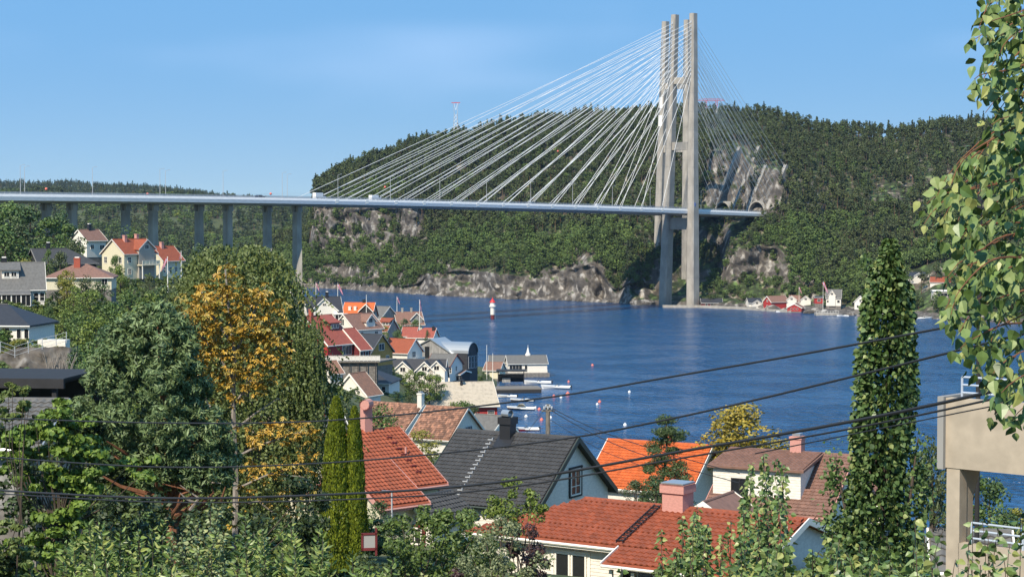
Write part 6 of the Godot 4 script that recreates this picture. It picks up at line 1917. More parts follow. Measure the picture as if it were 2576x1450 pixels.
	# single trees of the middle ground: px, py of top, depth, height, green, width, label
	for a in [[962, 1012, 150, 4.4, 0, 1.2, "leafy green tree in front of the mottled tile roof"], [1062, 1070, 140, 3.0, 3, 1.2, "thin yellow-green shrub before the reddish old tiles"], [985, 1218, 118, 2.6, 0, 1.3, "round bush in front of the terracotta extension"], [958, 1255, 112, 2.6, 2, 1.2, "dark bush beside the slim street lamp"], [2440, 1190, 70, 3.6, 0, 1.0, "dense green tree seen under the concrete balcony"], [2490, 1200, 75, 3.4, 2, 1.0, "dark tree seen behind the concrete column"], [2345, 1090, 60, 3.8, 4, 0.6, "slender dark tree left of the concrete block"], [2550, 1265, 80, 2.6, 3, 1.0, "yellow-green bush beyond the lower balcony"], [1650, 1190, 122, 2.6, 2, 1.3, "dark bush at the foot of the small pine"], [1600, 1205, 122, 2.2, 4, 1.2, "low dark hedge bush left of the small pine"], [1700, 1215, 122, 2.2, 2, 1.2, "low dark hedge bush right of the small pine"]]:
		var tp := at(a[0], a[1], a[2])
		tree(tp - Vector3(0, a[3], 0), a[3], a[4], 0, "single_tree", a[6], "", a[5])
	# yellow birch by the water
	var yb := at(1868, 1012, 178)
	var yt := thing("yellow_birch", "birch with golden yellow leaves behind the brown tiled roof", "tree", yb - Vector3(0, 7.5, 0))
	part(yt, "trunk", trunk_mesh("ytrunk", 61, 6.5), M.bark_pale)
	part(yt, "crown", crown_mesh("yellow", 62, Color(0.16, 0.15, 0.02), Color(0.42, 0.31, 0.035), 0, 60, 130, 0.13), M.leaf, Transform3D(Basis().scaled(Vector3(1.55, 0.95, 1.4)), Vector3.ZERO))
	# small pine with layered clumps
	var pp := at(1672, 1045, 128)
	var pn := thing("small_pine", "dark layered pine standing before the vivid orange roof", "tree", pp - Vector3(0, 7.6, 0))
	var mb := MB.new()
	mb.path([Vector3(-0.3, -1, 0), Vector3(-0.2, 3, 0), Vector3(0.15, 5, 0), Vector3(0.1, 7.2, 0)], 0.16, 0.05, 7)
	part(pn, "trunk", mb.mesh(), M.bark)
	mb = MB.new()
	var r := RandomNumberGenerator.new()
	r.seed = 63
	for c in [[0.1, 7.2, 0.5], [0.35, 6.7, 0.55], [-0.3, 6.5, 0.5], [0.8, 6.3, 0.45], [0.0, 5.9, 0.6], [-0.8, 5.4, 0.55], [0.5, 5.3, 0.5], [-0.2, 4.7, 0.6], [-1.0, 4.2, 0.5], [0.9, 4.3, 0.6], [0.2, 3.9, 0.7], [1.2, 3.5, 0.6], [-0.7, 3.1, 0.8], [0.5, 2.7, 0.8], [1.1, 2.3, 0.7], [-0.3, 2.0, 0.9], [-1.3, 1.8, 0.7], [1.3, 1.4, 0.7], [0.2, 1.2, 0.9]]:
		for s in 5:
			mb.cloud(r, Vector3(c[0] + r.randfn() * 0.26, c[1] + r.randfn() * 0.1, r.randfn() * 0.5), Vector3(0.6, 0.32, 0.6) * c[2] * 1.6, 120, 0.11, Color(0.03, 0.055, 0.018), Color(0.085, 0.125, 0.035), 0.35, 0.3)
	part(pn, "crown", mb.mesh(), M.leaf)

var house_at := []
func near_house(p: Vector3, k: float) -> bool:
	if house_at.is_empty():
		for c in get_children():
			if c.has_meta("category") and c.get_meta("category") in ["house", "boathouse", "shed", "porch", "garage", "terrace", "pavilion", "jetty", "carport"]:
				house_at.append(c.position)
	for h in house_at:
		if Vector2(h.x - p.x, h.z - p.z).length() < 5.0 * k: return true
	return false

# ---------- foreground growth ----------
func near_leaf(len := 1.0, wid := 0.38, fold := 0.14, curl := 0.12) -> ArrayMesh:
	var mb := MB.new()
	var b := Vector3(0, 0, 0); var l := Vector3(-wid, fold, 0.36 * len); var r := Vector3(wid, fold, 0.36 * len)
	var m := Vector3(0, 0, 0.42 * len); var t := Vector3(0, -curl, len)
	var l0 := Vector3(-wid * 0.72, fold * 0.8, 0.13 * len); var r0 := Vector3(wid * 0.72, fold * 0.8, 0.13 * len)
	var l2 := Vector3(-wid * 0.62, fold * 0.55 - curl * 0.3, 0.66 * len); var r2 := Vector3(wid * 0.62, fold * 0.55 - curl * 0.3, 0.66 * len)
	mb.tri(b, l0, m); mb.tri(l0, l, m); mb.tri(b, m, r0); mb.tri(r0, m, r); mb.tri(l, l2, m); mb.tri(m, r2, r); mb.tri(l2, t, m); mb.tri(m, t, r2)
	return mb.mesh()
# leaves: nearest 300 as parts, the rest as one; items = [Transform3D, tint index]
func foliage(node: Node3D, items: Array, mesh: Mesh, tints: Array, n := "leaf", keep := 300) -> void:
	var ms := []
	for c in tints:
		var m := StandardMaterial3D.new()
		m.albedo_color = (c as Color).linear_to_srgb()
		m.roughness = 0.42
		m.backlight = Color(0.3, 0.42, 0.1)
		ms.append(m)
	for it in items:
		it.append((node.position + it[0].origin).distance_squared_to(EYE))
	items.sort_custom(func(x, y): return x[2] < y[2])
	var mm := MultiMesh.new()
	mm.transform_format = MultiMesh.TRANSFORM_3D
	mm.use_colors = true
	mm.mesh = mesh
	mm.instance_count = maxi(items.size() - keep, 0)
	for i in items.size():
		if i < keep:
			part(node, n, mesh, ms[items[i][1]], items[i][0])
		else:
			mm.set_instance_transform(i - keep, items[i][0])
			mm.set_instance_color(i - keep, tints[items[i][1]])
	if mm.instance_count > 0:
		var o := MultiMeshInstance3D.new()
		o.name = "foliage"
		o.multimesh = mm
		o.material_override = M.leaf
		node.add_child(o, true)
		o.set_meta("kind", "stuff")
# a leaf placed at p pointing along dir, its face turned at random
func leaf_xf(p: Vector3, dir: Vector3, s: float) -> Transform3D:
	var z := dir.normalized()
	var x := z.cross(Vector3(rng.randfn(), rng.randfn() * 0.6, rng.randfn())).normalized()
	return Transform3D(Basis(x * s, z.cross(x) * s, z * s), p)

func crown_from(node: Node3D, n: String, clumps: Array, per: int, leaf: float, ca: Color, cb: Color, w := 0.62, squash := 0.75, inner := 0.45) -> void:
	var mb := MB.new()
	for c in clumps:
		var d: float = c[3]
		var rr: float = c[2] / F * d
		mb.cloud(rng, at(c[0], c[1], d) - node.position, Vector3(rr, rr * squash, rr), per, leaf, ca, cb, inner, w)
	part(node, n, mb.mesh(), M.leaf)

func build_foreground() -> void:
	weeping_birch()
	yellow_tree()
	pine_tree()
	maples()
	conifers()
	bushes()
	poplar()
	birch_branch()
	shoots()

func weeping_birch() -> void:
	rng.seed = 801
	var d0 := 84.0
	var base := at(640, 1380, d0)
	var t := thing("weeping_birch", "large weeping birch with olive drooping strands before the village", "tree", base)
	var prof := [[608, 40], [630, 105], [680, 142], [740, 154], [820, 170], [920, 200], [1020, 190], [1120, 170], [1220, 145], [1300, 110]]
	var mb := MB.new()
	mb.path([Vector3(0, -1, 0), Vector3(0.1, 4, 0), Vector3(-0.3, 8, 0.2), Vector3(-0.4, 11.5, 0)], 0.3, 0.05, 8)
	for k in 16:
		var y := rng.randf_range(3, 11); var a := rng.randf() * TAU
		mb.path([Vector3(0, y, 0), Vector3(cos(a) * 1.2, y + 1.0, sin(a) * 1.2), Vector3(cos(a) * 2.4, y + 0.9, sin(a) * 2.2)], 0.09, 0.02, 5)
	part(t, "trunk", mb.mesh(), M.bark_pale)
	mb = MB.new()
	var ca := Color(0.055, 0.085, 0.02); var cb := Color(0.17, 0.21, 0.06)
	for i in 2900:
		var y := lerpf(612, 1230, pow(rng.randf(), 1.15))
		var hw := interp(prof, y)
		var a := rng.randf() * TAU
		var f := sqrt(rng.randf_range(0.25, 1.0))
		var cx := 596.0 + 42.0 * smoothstep(800.0, 960.0, y)
		var p := at(cx + cos(a) * hw * f, y, d0 + sin(a) * hw * f / F * d0 * 1.0) - base
		var n := rng.randi_range(14, 34)
		var sway := Vector3(rng.randfn() * 0.02, 0, rng.randfn() * 0.02) + Vector3(cos(a), 0, sin(a)) * 0.012
		var cf := rng.randf()
		for k in n:
			p += Vector3(0, -0.062, 0) + sway * (1.0 if k > 3 else 3.0)
			mb.col = ca.lerp(cb, clampf(cf * 0.6 + rng.randf() * 0.4, 0, 1))
			mb.leaf(p + Vector3(rng.randfn(), 0, rng.randfn()) * 0.035, Vector3(rng.randfn(), 0.3, rng.randfn()).normalized(), rng.randf_range(0.055, 0.095), 0.6)
	# a darker hanging skirt on the right
	for i in 620:
		var y := rng.randf_range(790, 1120)
		var p := at(rng.randf_range(735, 812), y, d0 - rng.randf_range(0, 2.5)) - base
		for k in rng.randi_range(12, 34):
			p += Vector3(rng.randfn() * 0.02, -0.06, rng.randfn() * 0.02)
			mb.col = ca.lerp(cb, rng.randf() * 0.7)
			mb.leaf(p, Vector3(rng.randfn(), 0.3, rng.randfn()).normalized(), rng.randf_range(0.045, 0.075), 0.6)
	part(t, "crown", mb.mesh(), M.leaf)

func yellow_tree() -> void:
	rng.seed = 802
	var d0 := 74.0
	var base := at(585, 1400, d0)
	var t := thing("yellow_tree", "tree with clusters of orange-yellow leaves before the weeping birch", "tree", base)
	var P := func(px: float, py: float, dz := 0.0) -> Vector3: return at(px, py, d0 + dz) - base
	var limbs := [[[590, 1400], [592, 1200], [585, 1010], [590, 900], [575, 780], [565, 670]], [[588, 1020], [640, 940], [690, 880], [712, 850]], [[590, 960], [540, 880], [480, 820], [462, 790]], [[588, 900], [620, 820], [650, 760], [668, 720]], [[580, 860], [530, 790], [505, 730]], [[590, 1080], [640, 1040], [700, 1000]], [[592, 1150], [650, 1120], [740, 1090], [790, 1080]], [[590, 1100], [540, 1040], [520, 1010], [515, 990]], [[592, 1230], [680, 1190], [770, 1200]], [[592, 1270], [650, 1260], [700, 1300]]]
	var k := 0
	var tips := []
	for l in limbs:
		var pts := []
		for q in l:
			pts.append(P.call(q[0], q[1], rng.randf_range(-0.5, 0.5) if k > 0 else 0.0))
		var mb := MB.new()
		mb.path(pts, 0.13 if k == 0 else 0.06, 0.03 if k == 0 else 0.012, 6)
		part(t, "trunk" if k == 0 else "branch", mb.mesh(), M.bark_pale)
		k += 1
	# clusters of drooping leaves
	var cl := MB.new()
	for i in 9:
		var a := TAU * i / 9.0 + rng.randf_range(-0.2, 0.2)
		var dr := Vector3(cos(a), rng.randf_range(-0.9, 0.15), sin(a)).normalized()
		var sd := dr.cross(Vector3.UP).normalized() * 0.048
		var tip := dr * rng.randf_range(0.15, 0.22) + Vector3(0, -0.03, 0)
		var md := dr * 0.1 + Vector3(0, 0.02, 0)
		cl.quad(Vector3.ZERO, md + sd, tip, md - sd)
	var mesh := cl.mesh()
	var items := []
	var zones := [[570, 700, 22, 36, 18], [550, 745, 45, 35, 24], [645, 740, 50, 30, 26], [505, 735, 30, 30, 8], [600, 800, 95, 60, 60], [500, 800, 55, 60, 45], [480, 870, 45, 60, 42], [560, 890, 70, 60, 45], [655, 830, 60, 50, 40], [690, 880, 40, 40, 26], [600, 960, 70, 40, 26], [520, 960, 50, 30, 18], [655, 950, 50, 40, 26], [520, 1060, 30, 30, 8], [700, 1080, 70, 25, 24], [640, 1100, 60, 25, 16], [760, 1085, 40, 25, 12], [690, 1180, 90, 30, 28], [640, 1250, 60, 40, 14], [730, 1260, 60, 50, 22], [560, 980, 50, 40, 10], [770, 1150, 30, 40, 10], [640, 1320, 60, 30, 14], [540, 830, 90, 90, 30], [700, 790, 30, 30, 8]]
	for z in zones:
		for i in int(z[4] * 1.9):
			var p: Vector3 = P.call(z[0] + rng.randfn() * z[2] * 0.55, z[1] + rng.randfn() * z[3] * 0.55, rng.randf_range(-1.6, 0.8))
			var s := rng.randf_range(0.75, 1.25)
			items.append([Transform3D(Basis(Vector3.UP, rng.randf() * TAU).rotated(Vector3(rng.randfn(), 0, rng.randfn()).normalized(), rng.randf_range(0, 0.6)).scaled(Vector3.ONE * s), p), rng.randi() % 5])
	foliage(t, items, mesh, [Color(0.42, 0.25, 0.03), Color(0.5, 0.32, 0.045), Color(0.33, 0.22, 0.03), Color(0.5, 0.36, 0.08), Color(0.26, 0.21, 0.035)], "leaf_cluster")

func pine_tree() -> void:
	rng.seed = 803
	var d0 := 66.0
	var base := at(400, 1400, d0)
	var t := thing("pine_tree", "broad dark green pine with reddish limbs left of the yellow tree", "tree", base)
	var mb := MB.new()
	mb.path([Vector3(0.4, -1, 0), Vector3(0.5, 2, 0), Vector3(0.2, 5, 0), Vector3(0, 8.4, 0)], 0.24, 0.06, 8)
	for k in 18:
		var y := rng.randf_range(1.0, 3.4); var a := rng.randf() * TAU
		mb.path([Vector3(0.3, y, 0), Vector3(cos(a) * 1.3, y + 0.5, sin(a) * 1.3), Vector3(cos(a) * 2.1, y + 1.0, sin(a) * 2.1)], 0.1, 0.025, 5)
	part(t, "trunk", mb.mesh(), M.bark_red)
	for k in 7:
		var m := MB.new()
		var p0 := at(rng.randf_range(420, 560), rng.randf_range(1180, 1290), d0 - 1.0) - base
		m.path([p0, p0 + Vector3(rng.randf_range(-0.5, 0.5), rng.randf_range(0.1, 0.5), 0.2), p0 + Vector3(rng.randf_range(-1.1, 1.1), rng.randf_range(0.2, 0.9), 0.3)], 0.06, 0.015, 5)
		part(t, "branch", m.mesh(), M.bark_red if k % 2 == 0 else M.bark_pale)
	var clumps := []
	var prof := [[765, 395, 25], [800, 390, 75], [850, 385, 115], [920, 370, 140], [1000, 360, 165], [1060, 380, 190], [1120, 440, 155], [1180, 470, 130], [1230, 470, 100]]
	for i in 560:
		var y := lerpf(768, 1225, pow(rng.randf(), 0.8))
		var cx := interp(prof, y, 1); var hw := interp(prof, y, 2)
		var a := rng.randf() * TAU
		var f := sqrt(rng.randf_range(0.3, 1.0))
		clumps.append([cx + cos(a) * hw * f, y, rng.randf_range(16, 30), d0 + sin(a) * hw * f / F * d0])
	crown_from(t, "crown", clumps, 95, 0.12, Color(0.05, 0.09, 0.03), Color(0.19, 0.26, 0.1), 0.26, 0.75, 0.3)

func maples() -> void:
	rng.seed = 804
	for a in [["maple_tree", "bright green maple with layered leaves at the dark thicket's edge", 54.0, 130, [[150, 1040, 60], [200, 1060, 50], [90, 1075, 50], [40, 1090, 50], [230, 1110, 55], [160, 1130, 60], [190, 1165, 60], [100, 1140, 50], [240, 1180, 45], [170, 1215, 50], [215, 1240, 50], [120, 1260, 55], [170, 1280, 60], [60, 1190, 40], [20, 1150, 40], [95, 1290, 45], [330, 1160, 45], [360, 1190, 30], [130, 1330, 50], [200, 1330, 50], [60, 1350, 50], [120, 1060, 45], [180, 1095, 50], [70, 1110, 45], [130, 1100, 50], [210, 1205, 50], [140, 1190, 45], [80, 1230, 45], [255, 1145, 40], [20, 1110, 40], [190, 1370, 50], [110, 1390, 50]], Color(0.06, 0.115, 0.016), Color(0.17, 0.25, 0.035), 0.085, 230], ["young_maple", "young leafy tree with small pale leaves at the thicket edge", 40.0, 30, [[20, 1000, 30], [60, 980, 22], [10, 1040, 40], [70, 1030, 30], [25, 1330, 40], [60, 1370, 40], [15, 1400, 50], [80, 1410, 40], [30, 970, 16]], Color(0.06, 0.095, 0.022), Color(0.17, 0.21, 0.05), 0.05, 260]]:
		var base := at(a[3], 1470, a[2])
		var t := thing(a[0], a[1], "tree", base)
		var mb := MB.new()
		mb.path([Vector3(0, -1, 0), Vector3(0.2, 1.8, 0), Vector3(0.3, 3.6, 0)], 0.05 if a[2] > 50.0 else 0.02, 0.01, 7)
		var clumps := []
		for c in a[4]:
			for j in 4:
				var dd: float = a[2] + rng.randf_range(-0.7, 1.0)
				clumps.append([c[0] + rng.randfn() * c[2] * 0.5, c[1] + rng.randfn() * c[2] * 0.22, c[2] * rng.randf_range(0.35, 0.6), dd])
			mb.path([Vector3(0.2, 1.5, 0), (at(c[0], c[1] + 40, a[2]) - base) * 0.6 + Vector3(0, 0.6, 0), at(c[0], c[1], a[2]) - base], 0.03 if a[2] > 50.0 else 0.01, 0.006, 4)
		part(t, "trunk", mb.mesh(), M.bark)
		crown_from(t, "crown", clumps, a[8] / 2, a[7], a[5], a[6], 0.75, 0.42, 0.3)

func conifers() -> void:
	rng.seed = 805
	for a in [[847, 997, 1430, 44, "tall clipped golden-green column conifer, left of the pair"], [892, 1022, 1430, 34, "slimmer clipped golden-green column conifer, right of the pair"]]:
		var d0 := 72.0 if a[3] > 30 else 71.0
		var base := at(a[0], a[2], d0)
		var top_p := at(a[0], a[1], d0)
		var H := top_p.y - base.y
		var R: float = a[3] / F * d0 * 1.15
		var t := thing("column_conifer", a[4], "conifer", base, 0.0, "clipped column conifers")
		var mb := MB.new()
		mb.tube(Vector3(0, -0.6, 0), Vector3(0, H * 0.9, 0), 0.08, 0.02, 6)
		part(t, "trunk", mb.mesh(), M.bark)
		mb = MB.new()
		var nz := noise(806 + int(a[3]), 1.6, 3)
		for i in 24000:
			var f := pow(rng.randf(), 1.25)
			var y := f * H
			var ang := rng.randf() * TAU
			var rr := R * (pow(1.0 - f, 0.5) * 1.0 + 0.03) * (1.0 if f > 0.12 else 0.9)
			var bump := nz.get_noise_3d(cos(ang) * R * 1.5, y * 0.75, sin(ang) * R * 1.5)
			rr *= 0.93 + bump * 0.34
			var q := sqrt(rng.randf_range(0.72, 1.0))
			var p := Vector3(cos(ang) * rr * q, y, sin(ang) * rr * q)
			mb.col = Color(0.065, 0.105, 0.012).lerp(Color(0.24, 0.285, 0.018), rng.randf())
			var dir := (Vector3(cos(ang) * 0.5, 1.0, sin(ang) * 0.5) + Vector3(rng.randfn(), rng.randfn(), rng.randfn()) * 0.28).normalized()
			var sd := dir.cross(Vector3(cos(ang + rng.randfn() * 0.5), 0, sin(ang + rng.randfn() * 0.5))).normalized()
			var s := rng.randf_range(0.04, 0.085)
			mb.quad(p - dir * s, p + sd * s * 0.42, p + dir * s, p - sd * s * 0.42)
		part(t, "crown", mb.mesh(), M.leaf)

func bushes() -> void:
	rng.seed = 806
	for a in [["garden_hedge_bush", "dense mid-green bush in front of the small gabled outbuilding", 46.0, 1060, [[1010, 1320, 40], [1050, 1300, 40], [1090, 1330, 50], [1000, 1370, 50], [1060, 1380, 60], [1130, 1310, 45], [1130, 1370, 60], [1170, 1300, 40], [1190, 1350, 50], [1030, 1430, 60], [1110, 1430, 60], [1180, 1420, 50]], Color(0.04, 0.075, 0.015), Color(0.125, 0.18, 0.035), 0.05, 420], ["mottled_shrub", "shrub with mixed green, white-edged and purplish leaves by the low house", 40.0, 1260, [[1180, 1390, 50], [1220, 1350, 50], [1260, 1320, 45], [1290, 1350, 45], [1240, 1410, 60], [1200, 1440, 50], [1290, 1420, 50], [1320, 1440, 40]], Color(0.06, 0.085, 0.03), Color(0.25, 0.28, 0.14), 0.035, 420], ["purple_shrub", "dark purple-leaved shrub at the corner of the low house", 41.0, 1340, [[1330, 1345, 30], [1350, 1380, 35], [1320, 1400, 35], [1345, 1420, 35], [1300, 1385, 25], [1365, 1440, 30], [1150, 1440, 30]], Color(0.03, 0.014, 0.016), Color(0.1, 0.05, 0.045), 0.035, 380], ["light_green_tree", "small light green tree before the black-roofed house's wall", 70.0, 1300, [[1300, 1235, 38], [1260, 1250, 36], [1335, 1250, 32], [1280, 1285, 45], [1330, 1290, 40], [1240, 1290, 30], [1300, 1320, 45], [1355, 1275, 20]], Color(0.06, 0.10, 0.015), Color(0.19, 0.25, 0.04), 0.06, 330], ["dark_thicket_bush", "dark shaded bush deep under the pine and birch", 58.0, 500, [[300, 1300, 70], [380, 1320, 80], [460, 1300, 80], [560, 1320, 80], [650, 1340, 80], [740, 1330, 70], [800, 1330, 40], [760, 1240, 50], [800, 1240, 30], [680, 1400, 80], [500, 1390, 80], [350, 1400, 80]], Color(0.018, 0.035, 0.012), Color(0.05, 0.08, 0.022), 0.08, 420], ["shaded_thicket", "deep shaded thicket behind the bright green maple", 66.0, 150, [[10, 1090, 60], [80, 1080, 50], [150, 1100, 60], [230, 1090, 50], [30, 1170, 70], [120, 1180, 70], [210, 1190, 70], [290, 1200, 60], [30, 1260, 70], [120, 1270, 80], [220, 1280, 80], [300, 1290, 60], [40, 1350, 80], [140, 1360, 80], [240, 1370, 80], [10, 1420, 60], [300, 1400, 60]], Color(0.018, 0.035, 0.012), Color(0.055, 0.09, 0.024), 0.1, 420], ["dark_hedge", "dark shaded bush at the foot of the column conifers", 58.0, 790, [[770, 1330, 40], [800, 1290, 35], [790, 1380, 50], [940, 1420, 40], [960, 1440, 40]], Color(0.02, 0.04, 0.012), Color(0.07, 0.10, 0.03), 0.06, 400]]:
		var base := at(a[3], 1480, a[2])
		var t := thing(a[0], a[1], "bush", base)
		var mb := MB.new()
		for c in a[4]:
			mb.path([Vector3(rng.randfn() * 0.2, -0.6, 0), (at(c[0], c[1] + 30, a[2]) - base) * 0.7, at(c[0], c[1], a[2]) - base], 0.025, 0.008, 4)
		part(t, "stems", mb.mesh(), M.bark)
		var clumps := []
		for c in a[4]:
			for j in 3:
				clumps.append([c[0] + rng.randfn() * c[2] * 0.45, c[1] + rng.randfn() * c[2] * 0.35, c[2] * rng.randf_range(0.4, 0.7), a[2] + rng.randf_range(-0.8, 0.8)])
		crown_from(t, "crown", clumps, a[8] / 3, a[7], a[5], a[6], 0.6, 0.8, 0.35)

const LEAF_GREENS := [Color(0.07, 0.12, 0.025), Color(0.10, 0.165, 0.04), Color(0.14, 0.215, 0.06), Color(0.20, 0.26, 0.085), Color(0.05, 0.09, 0.02), Color(0.27, 0.30, 0.09)]

func poplar() -> void:
	rng.seed = 807
	var d0 := 20.0
	var base := at(2215, 1475, d0)
	var t := thing("poplar", "tall slender poplar with round glossy leaves against the water", "tree", base)
	for st in [[[2215, 1470], [2222, 1200], [2235, 900], [2240, 615]], [[2222, 1300], [2200, 1100], [2185, 850], [2180, 690]], [[2222, 1250], [2260, 1050], [2285, 860], [2290, 760]], [[2215, 1440], [2130, 1300], [2100, 1150]], [[2225, 1400], [2290, 1250], [2310, 1100]]]:
		var pts := []
		for q in st:
			pts.append(at(q[0], q[1], d0 + rng.randf_range(-0.1, 0.1)) - base)
		var mb := MB.new()
		mb.path(pts, 0.03, 0.006, 6)
		part(t, "stem", mb.mesh(), M.bark)
	var prof := [[598, 2238, 8], [640, 2240, 22], [690, 2232, 42], [730, 2235, 62], [800, 2232, 68], [900, 2230, 76], [1000, 2228, 80], [1100, 2215, 76], [1180, 2208, 66], [1260, 2205, 80], [1340, 2205, 100], [1440, 2205, 110]]
	var items := []
	for i in 12500:
		var y := rng.randf_range(602, 1440)
		var cx := interp(prof, y, 1); var hw := interp(prof, y, 2)
		var a := rng.randf() * TAU
		var f := sqrt(rng.randf_range(0.15, 1.0))
		# gaps between the leading shoots
		if sin(y * 0.045 + a * 2.0) > 0.93 and f > 0.6: continue
		var p := at(cx + cos(a) * hw * f, y, d0 + sin(a) * hw * f / F * d0) - base
		items.append([leaf_xf(p, Vector3(cos(a) * 0.7 + rng.randfn() * 0.4, -0.5 + rng.randfn() * 0.4, sin(a) * 0.7 + rng.randfn() * 0.4), rng.randf_range(0.042, 0.066)), [0, 0, 1, 1, 2, 2, 3, 4, 4, 5][rng.randi() % 10]])
	for s in [[2100, 1200, 28, 60, 260], [2300, 1170, 36, 80, 330], [2320, 1240, 26, 60, 200], [2095, 1330, 30, 60, 260], [2300, 1330, 30, 70, 260], [2178, 660, 10, 22, 40]]:
		for i in s[4]:
			var p := at(s[0] + rng.randfn() * s[2] * 0.55, s[1] + rng.randfn() * s[3] * 0.55, d0 + rng.randfn() * 0.08) - base
			items.append([leaf_xf(p, Vector3(rng.randfn(), -0.4 + rng.randfn() * 0.4, rng.randfn()), rng.randf_range(0.034, 0.056)), rng.randi() % 5])
	foliage(t, items, near_leaf(1.0, 0.48, 0.1, 0.06), [Color(0.05, 0.095, 0.02), Color(0.075, 0.13, 0.03), Color(0.10, 0.165, 0.045), Color(0.15, 0.21, 0.065), Color(0.035, 0.07, 0.016), Color(0.22, 0.26, 0.08)])

func birch_branch() -> void:
	rng.seed = 808
	var d0 := 6.0
	var base := at(2700, 1500, d0)
	var t := thing("birch_tree", "near birch with drooping leafy twigs close to the viewer", "tree", base)
	var mb := MB.new()
	mb.path([at(2800, 1700, d0 + 0.3) - base, at(2790, 900, d0 + 0.3) - base, at(2780, -200, d0 + 0.3) - base], 0.07, 0.05, 9)
	part(t, "trunk", mb.mesh(), M.bark_pale)
	var edge := [[-80, 2450], [0, 2445], [60, 2455], [130, 2400], [165, 2470], [200, 2435], [262, 2425], [300, 2480], [380, 2485], [430, 2440], [470, 2350], [500, 2330], [540, 2290], [590, 2330], [640, 2395], [700, 2370], [770, 2345], [830, 2390], [890, 2395], [940, 2450], [1010, 2490], [1060, 2485], [1085, 2550]]
	var items := []
	for i in 112:
		var ye := lerpf(-40, 1075, (i + rng.randf()) / 112.0)
		var xe := interp(edge, ye) + 14.0 + absf(rng.randfn()) * 62.0 * (0.15 if i % 4 == 0 else 1.0)
		xe = minf(xe, 2610)
		var xs := minf(xe + rng.randf_range(150, 420), 2790)
		var ys := ye - rng.randf_range(40, 230)
		var dz := rng.randf_range(-0.7, 0.9)
		var pts := []
		for k in 9:
			var f := k / 8.0
			var x := lerpf(xs, xe, 1.0 - pow(1.0 - f, 1.35))
			var y := lerpf(ys, ye, pow(f, 1.6)) + 8.0 * sin(f * 6.0 + i)
			pts.append(at(x, y, d0 + dz + 0.25 * (1.0 - f)) - base)
		if i % 2 == 0:
			var m := MB.new()
			m.path(pts, 0.0035, 0.0011, 5)
			part(t, "twig", m.mesh(), M.bark_red)
		var n := rng.randi_range(17, 26)
		for k in n:
			var f := float(k + 1) / n
			var seg := minf(f * 8.0, 7.999)
			var p: Vector3 = pts[int(seg)].lerp(pts[int(seg) + 1], seg - int(seg))
			var off := Vector3(rng.randfn(), rng.randfn() - 0.6, rng.randfn()) * 0.02
			items.append([leaf_xf(p + off, Vector3(rng.randfn() * 0.55 - 0.1, -1.0 + rng.randfn() * 0.35, rng.randfn() * 0.55), rng.randf_range(0.028, 0.05)), [0, 1, 1, 2, 2, 3, 3, 4, 5][rng.randi() % 9]])
	# the crown goes on to the right of the trunk
	for i in 70:
		var ye := rng.randf_range(-300, 1100)
		var xe := 2680.0 + absf(rng.randfn()) * 330.0
		var e := at(xe, ye, d0 + rng.randf_range(-0.8, 1.0)) - base
		for k in 22:
			items.append([leaf_xf(e + Vector3(rng.randfn() * 0.06, rng.randf_range(-0.1, 0.32), rng.randfn() * 0.06), Vector3(rng.randfn() * 0.55, -1.0 + rng.randfn() * 0.35, rng.randfn() * 0.55), rng.randf_range(0.028, 0.05)), rng.randi() % 6])
	foliage(t, items, near_leaf(1.0, 0.4, 0.12, 0.1), LEAF_GREENS)

# upright stems with alternate leaves: base px, top px, top py, depth
func shoot_group(n: String, label: String, stems: Array, size: float, wid: float, up: float, tints: Array, gap := 0.03) -> void:
	var s0: Array = stems[0]
	var base := at(s0[0], 1520, s0[3])
	var t := thing(n, label, "shrub", base)
	var items := []
	for s in stems:
		var b := at(s[0], 1560, s[3]) - base; var e := at(s[1], s[2], s[3]) - base
		var m := MB.new()
		var md := b.lerp(e, 0.55) + Vector3(rng.randfn(), 0, rng.randfn()) * 0.03
		var pts := []
		for k in 7:
			var f := k / 6.0
			pts.append(b.lerp(md, f).lerp(md.lerp(e, f), f))
		m.path(pts, 0.0045 * s[3] / 14.0, 0.0015, 5)
		part(t, "stem", m.mesh(), M.bark)
		var L := b.distance_to(e)
		var n2 := int(L / gap)
		for k in n2:
			var f := (k + rng.randf()) / n2
			var sg := minf(f * 6.0, 5.999)
			var p: Vector3 = pts[int(sg)].lerp(pts[int(sg) + 1], sg - int(sg))
			var a := k * 2.4 + rng.randfn() * 0.4
			var spread: float = (0.11 * (1.0 - f) + 0.012) * s[3] / 16.0
			items.append([leaf_xf(p + Vector3(cos(a), 0.2, sin(a)) * spread * rng.randf(), Vector3(cos(a), up + rng.randfn() * 0.35, sin(a)), size * rng.randf_range(0.65, 1.2) * (1.0 - 0.35 * f)), rng.randi() % tints.size()])
	foliage(t, items, near_leaf(1.0, wid, 0.12, 0.08), tints)

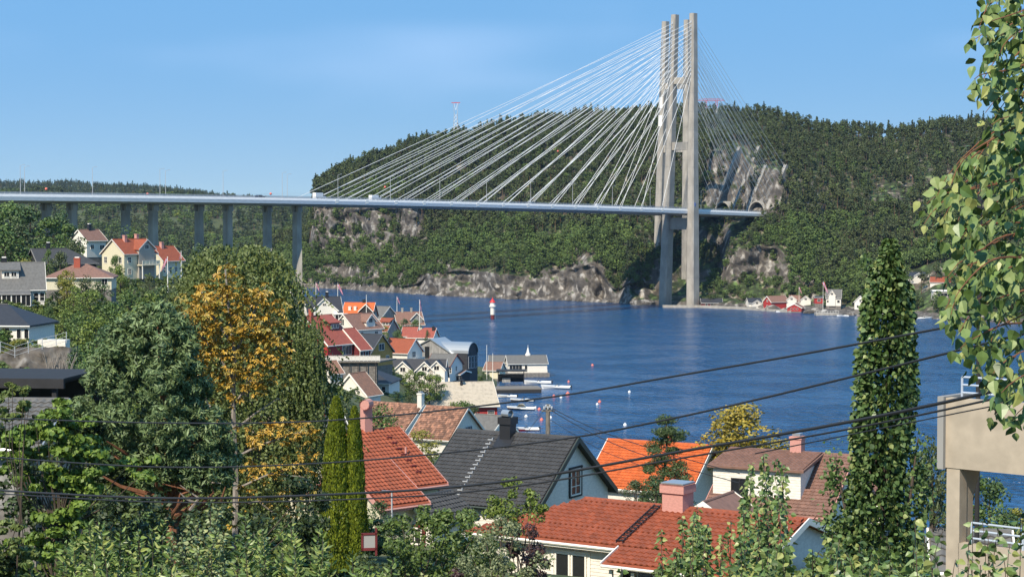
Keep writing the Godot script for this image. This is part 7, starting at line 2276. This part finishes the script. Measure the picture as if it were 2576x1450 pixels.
func shoots() -> void:
	rng.seed = 809
	var green := [Color(0.09, 0.145, 0.03), Color(0.13, 0.2, 0.045), Color(0.18, 0.25, 0.06), Color(0.24, 0.28, 0.07), Color(0.065, 0.11, 0.025)]
	var pale := [Color(0.12, 0.17, 0.06), Color(0.17, 0.23, 0.09), Color(0.25, 0.29, 0.13), Color(0.09, 0.13, 0.04), Color(0.3, 0.31, 0.12)]
	var mk := func(list: Array, d: float, per: int, wob: float) -> Array:
		var out := []
		for c in list:
			for k in per:
				var dx := rng.randfn() * wob
				out.append([c[0] + dx * 1.2, c[0] + dx * 1.6 + rng.randfn() * 6.0, c[1] + absf(rng.randfn()) * 55.0 * (0.0 if k == 0 else 1.0), d + rng.randfn() * 0.5])
		return out
	shoot_group("willow_shrub", "upright shrub with narrow fresh green leaves under the pine", mk.call([[170, 1365], [215, 1345], [255, 1320], [300, 1335], [345, 1310], [385, 1345]], 18.0, 5, 26.0), 0.105, 0.22, 0.6, green, 0.012)
	shoot_group("birch_sapling", "birch sapling with small pale leaves under the yellow tree", mk.call([[440, 1330], [480, 1300], [528, 1258], [550, 1310], [590, 1330]], 19.0, 5, 22.0), 0.07, 0.36, -0.2, pale, 0.011)
	shoot_group("willow_shrub", "upright shrub with narrow green leaves beside the column conifers", mk.call([[630, 1350], [665, 1295], [705, 1320], [740, 1345], [790, 1330], [830, 1375], [880, 1390], [925, 1405]], 17.0, 5, 24.0), 0.1, 0.22, 0.6, green, 0.012)
	shoot_group("low_shrub", "low leafy shrub row under the mottled shrub", mk.call([[980, 1440], [1060, 1445], [1240, 1445], [1330, 1440]], 15.0, 3, 26.0), 0.07, 0.3, 0.3, pale, 0.012)
	shoot_group("poplar_sapling", "leafy sapling reaching up before the long white dormer", mk.call([[1900, 1150], [1925, 1175], [1945, 1140], [1915, 1230], [1890, 1250]], 12.0, 4, 14.0), 0.047, 0.42, -0.45, LEAF_GREENS, 0.008)
	shoot_group("poplar_sapling", "leafy saplings in front of the low tiled roof's eave", mk.call([[1690, 1330], [1735, 1290], [1775, 1270], [1800, 1310], [1840, 1345], [1660, 1380]], 11.5, 5, 16.0), 0.047, 0.42, -0.45, LEAF_GREENS, 0.008)
	shoot_group("poplar_sapling", "dense leafy saplings below the slender poplar", mk.call([[1900, 1380], [1960, 1370], [2020, 1370], [2080, 1360], [2130, 1340], [2180, 1350], [2230, 1360], [2280, 1375]], 9.0, 6, 24.0), 0.05, 0.44, -0.4, LEAF_GREENS, 0.0075)
	shoot_group("poplar_sapling", "large-leaved twigs in front of the concrete balconies", mk.call([[2330, 1300], [2380, 1320], [2440, 1310], [2500, 1330], [2550, 1290], [2350, 1390], [2470, 1400]], 7.6, 3, 22.0), 0.056, 0.44, -0.35, LEAF_GREENS, 0.022)
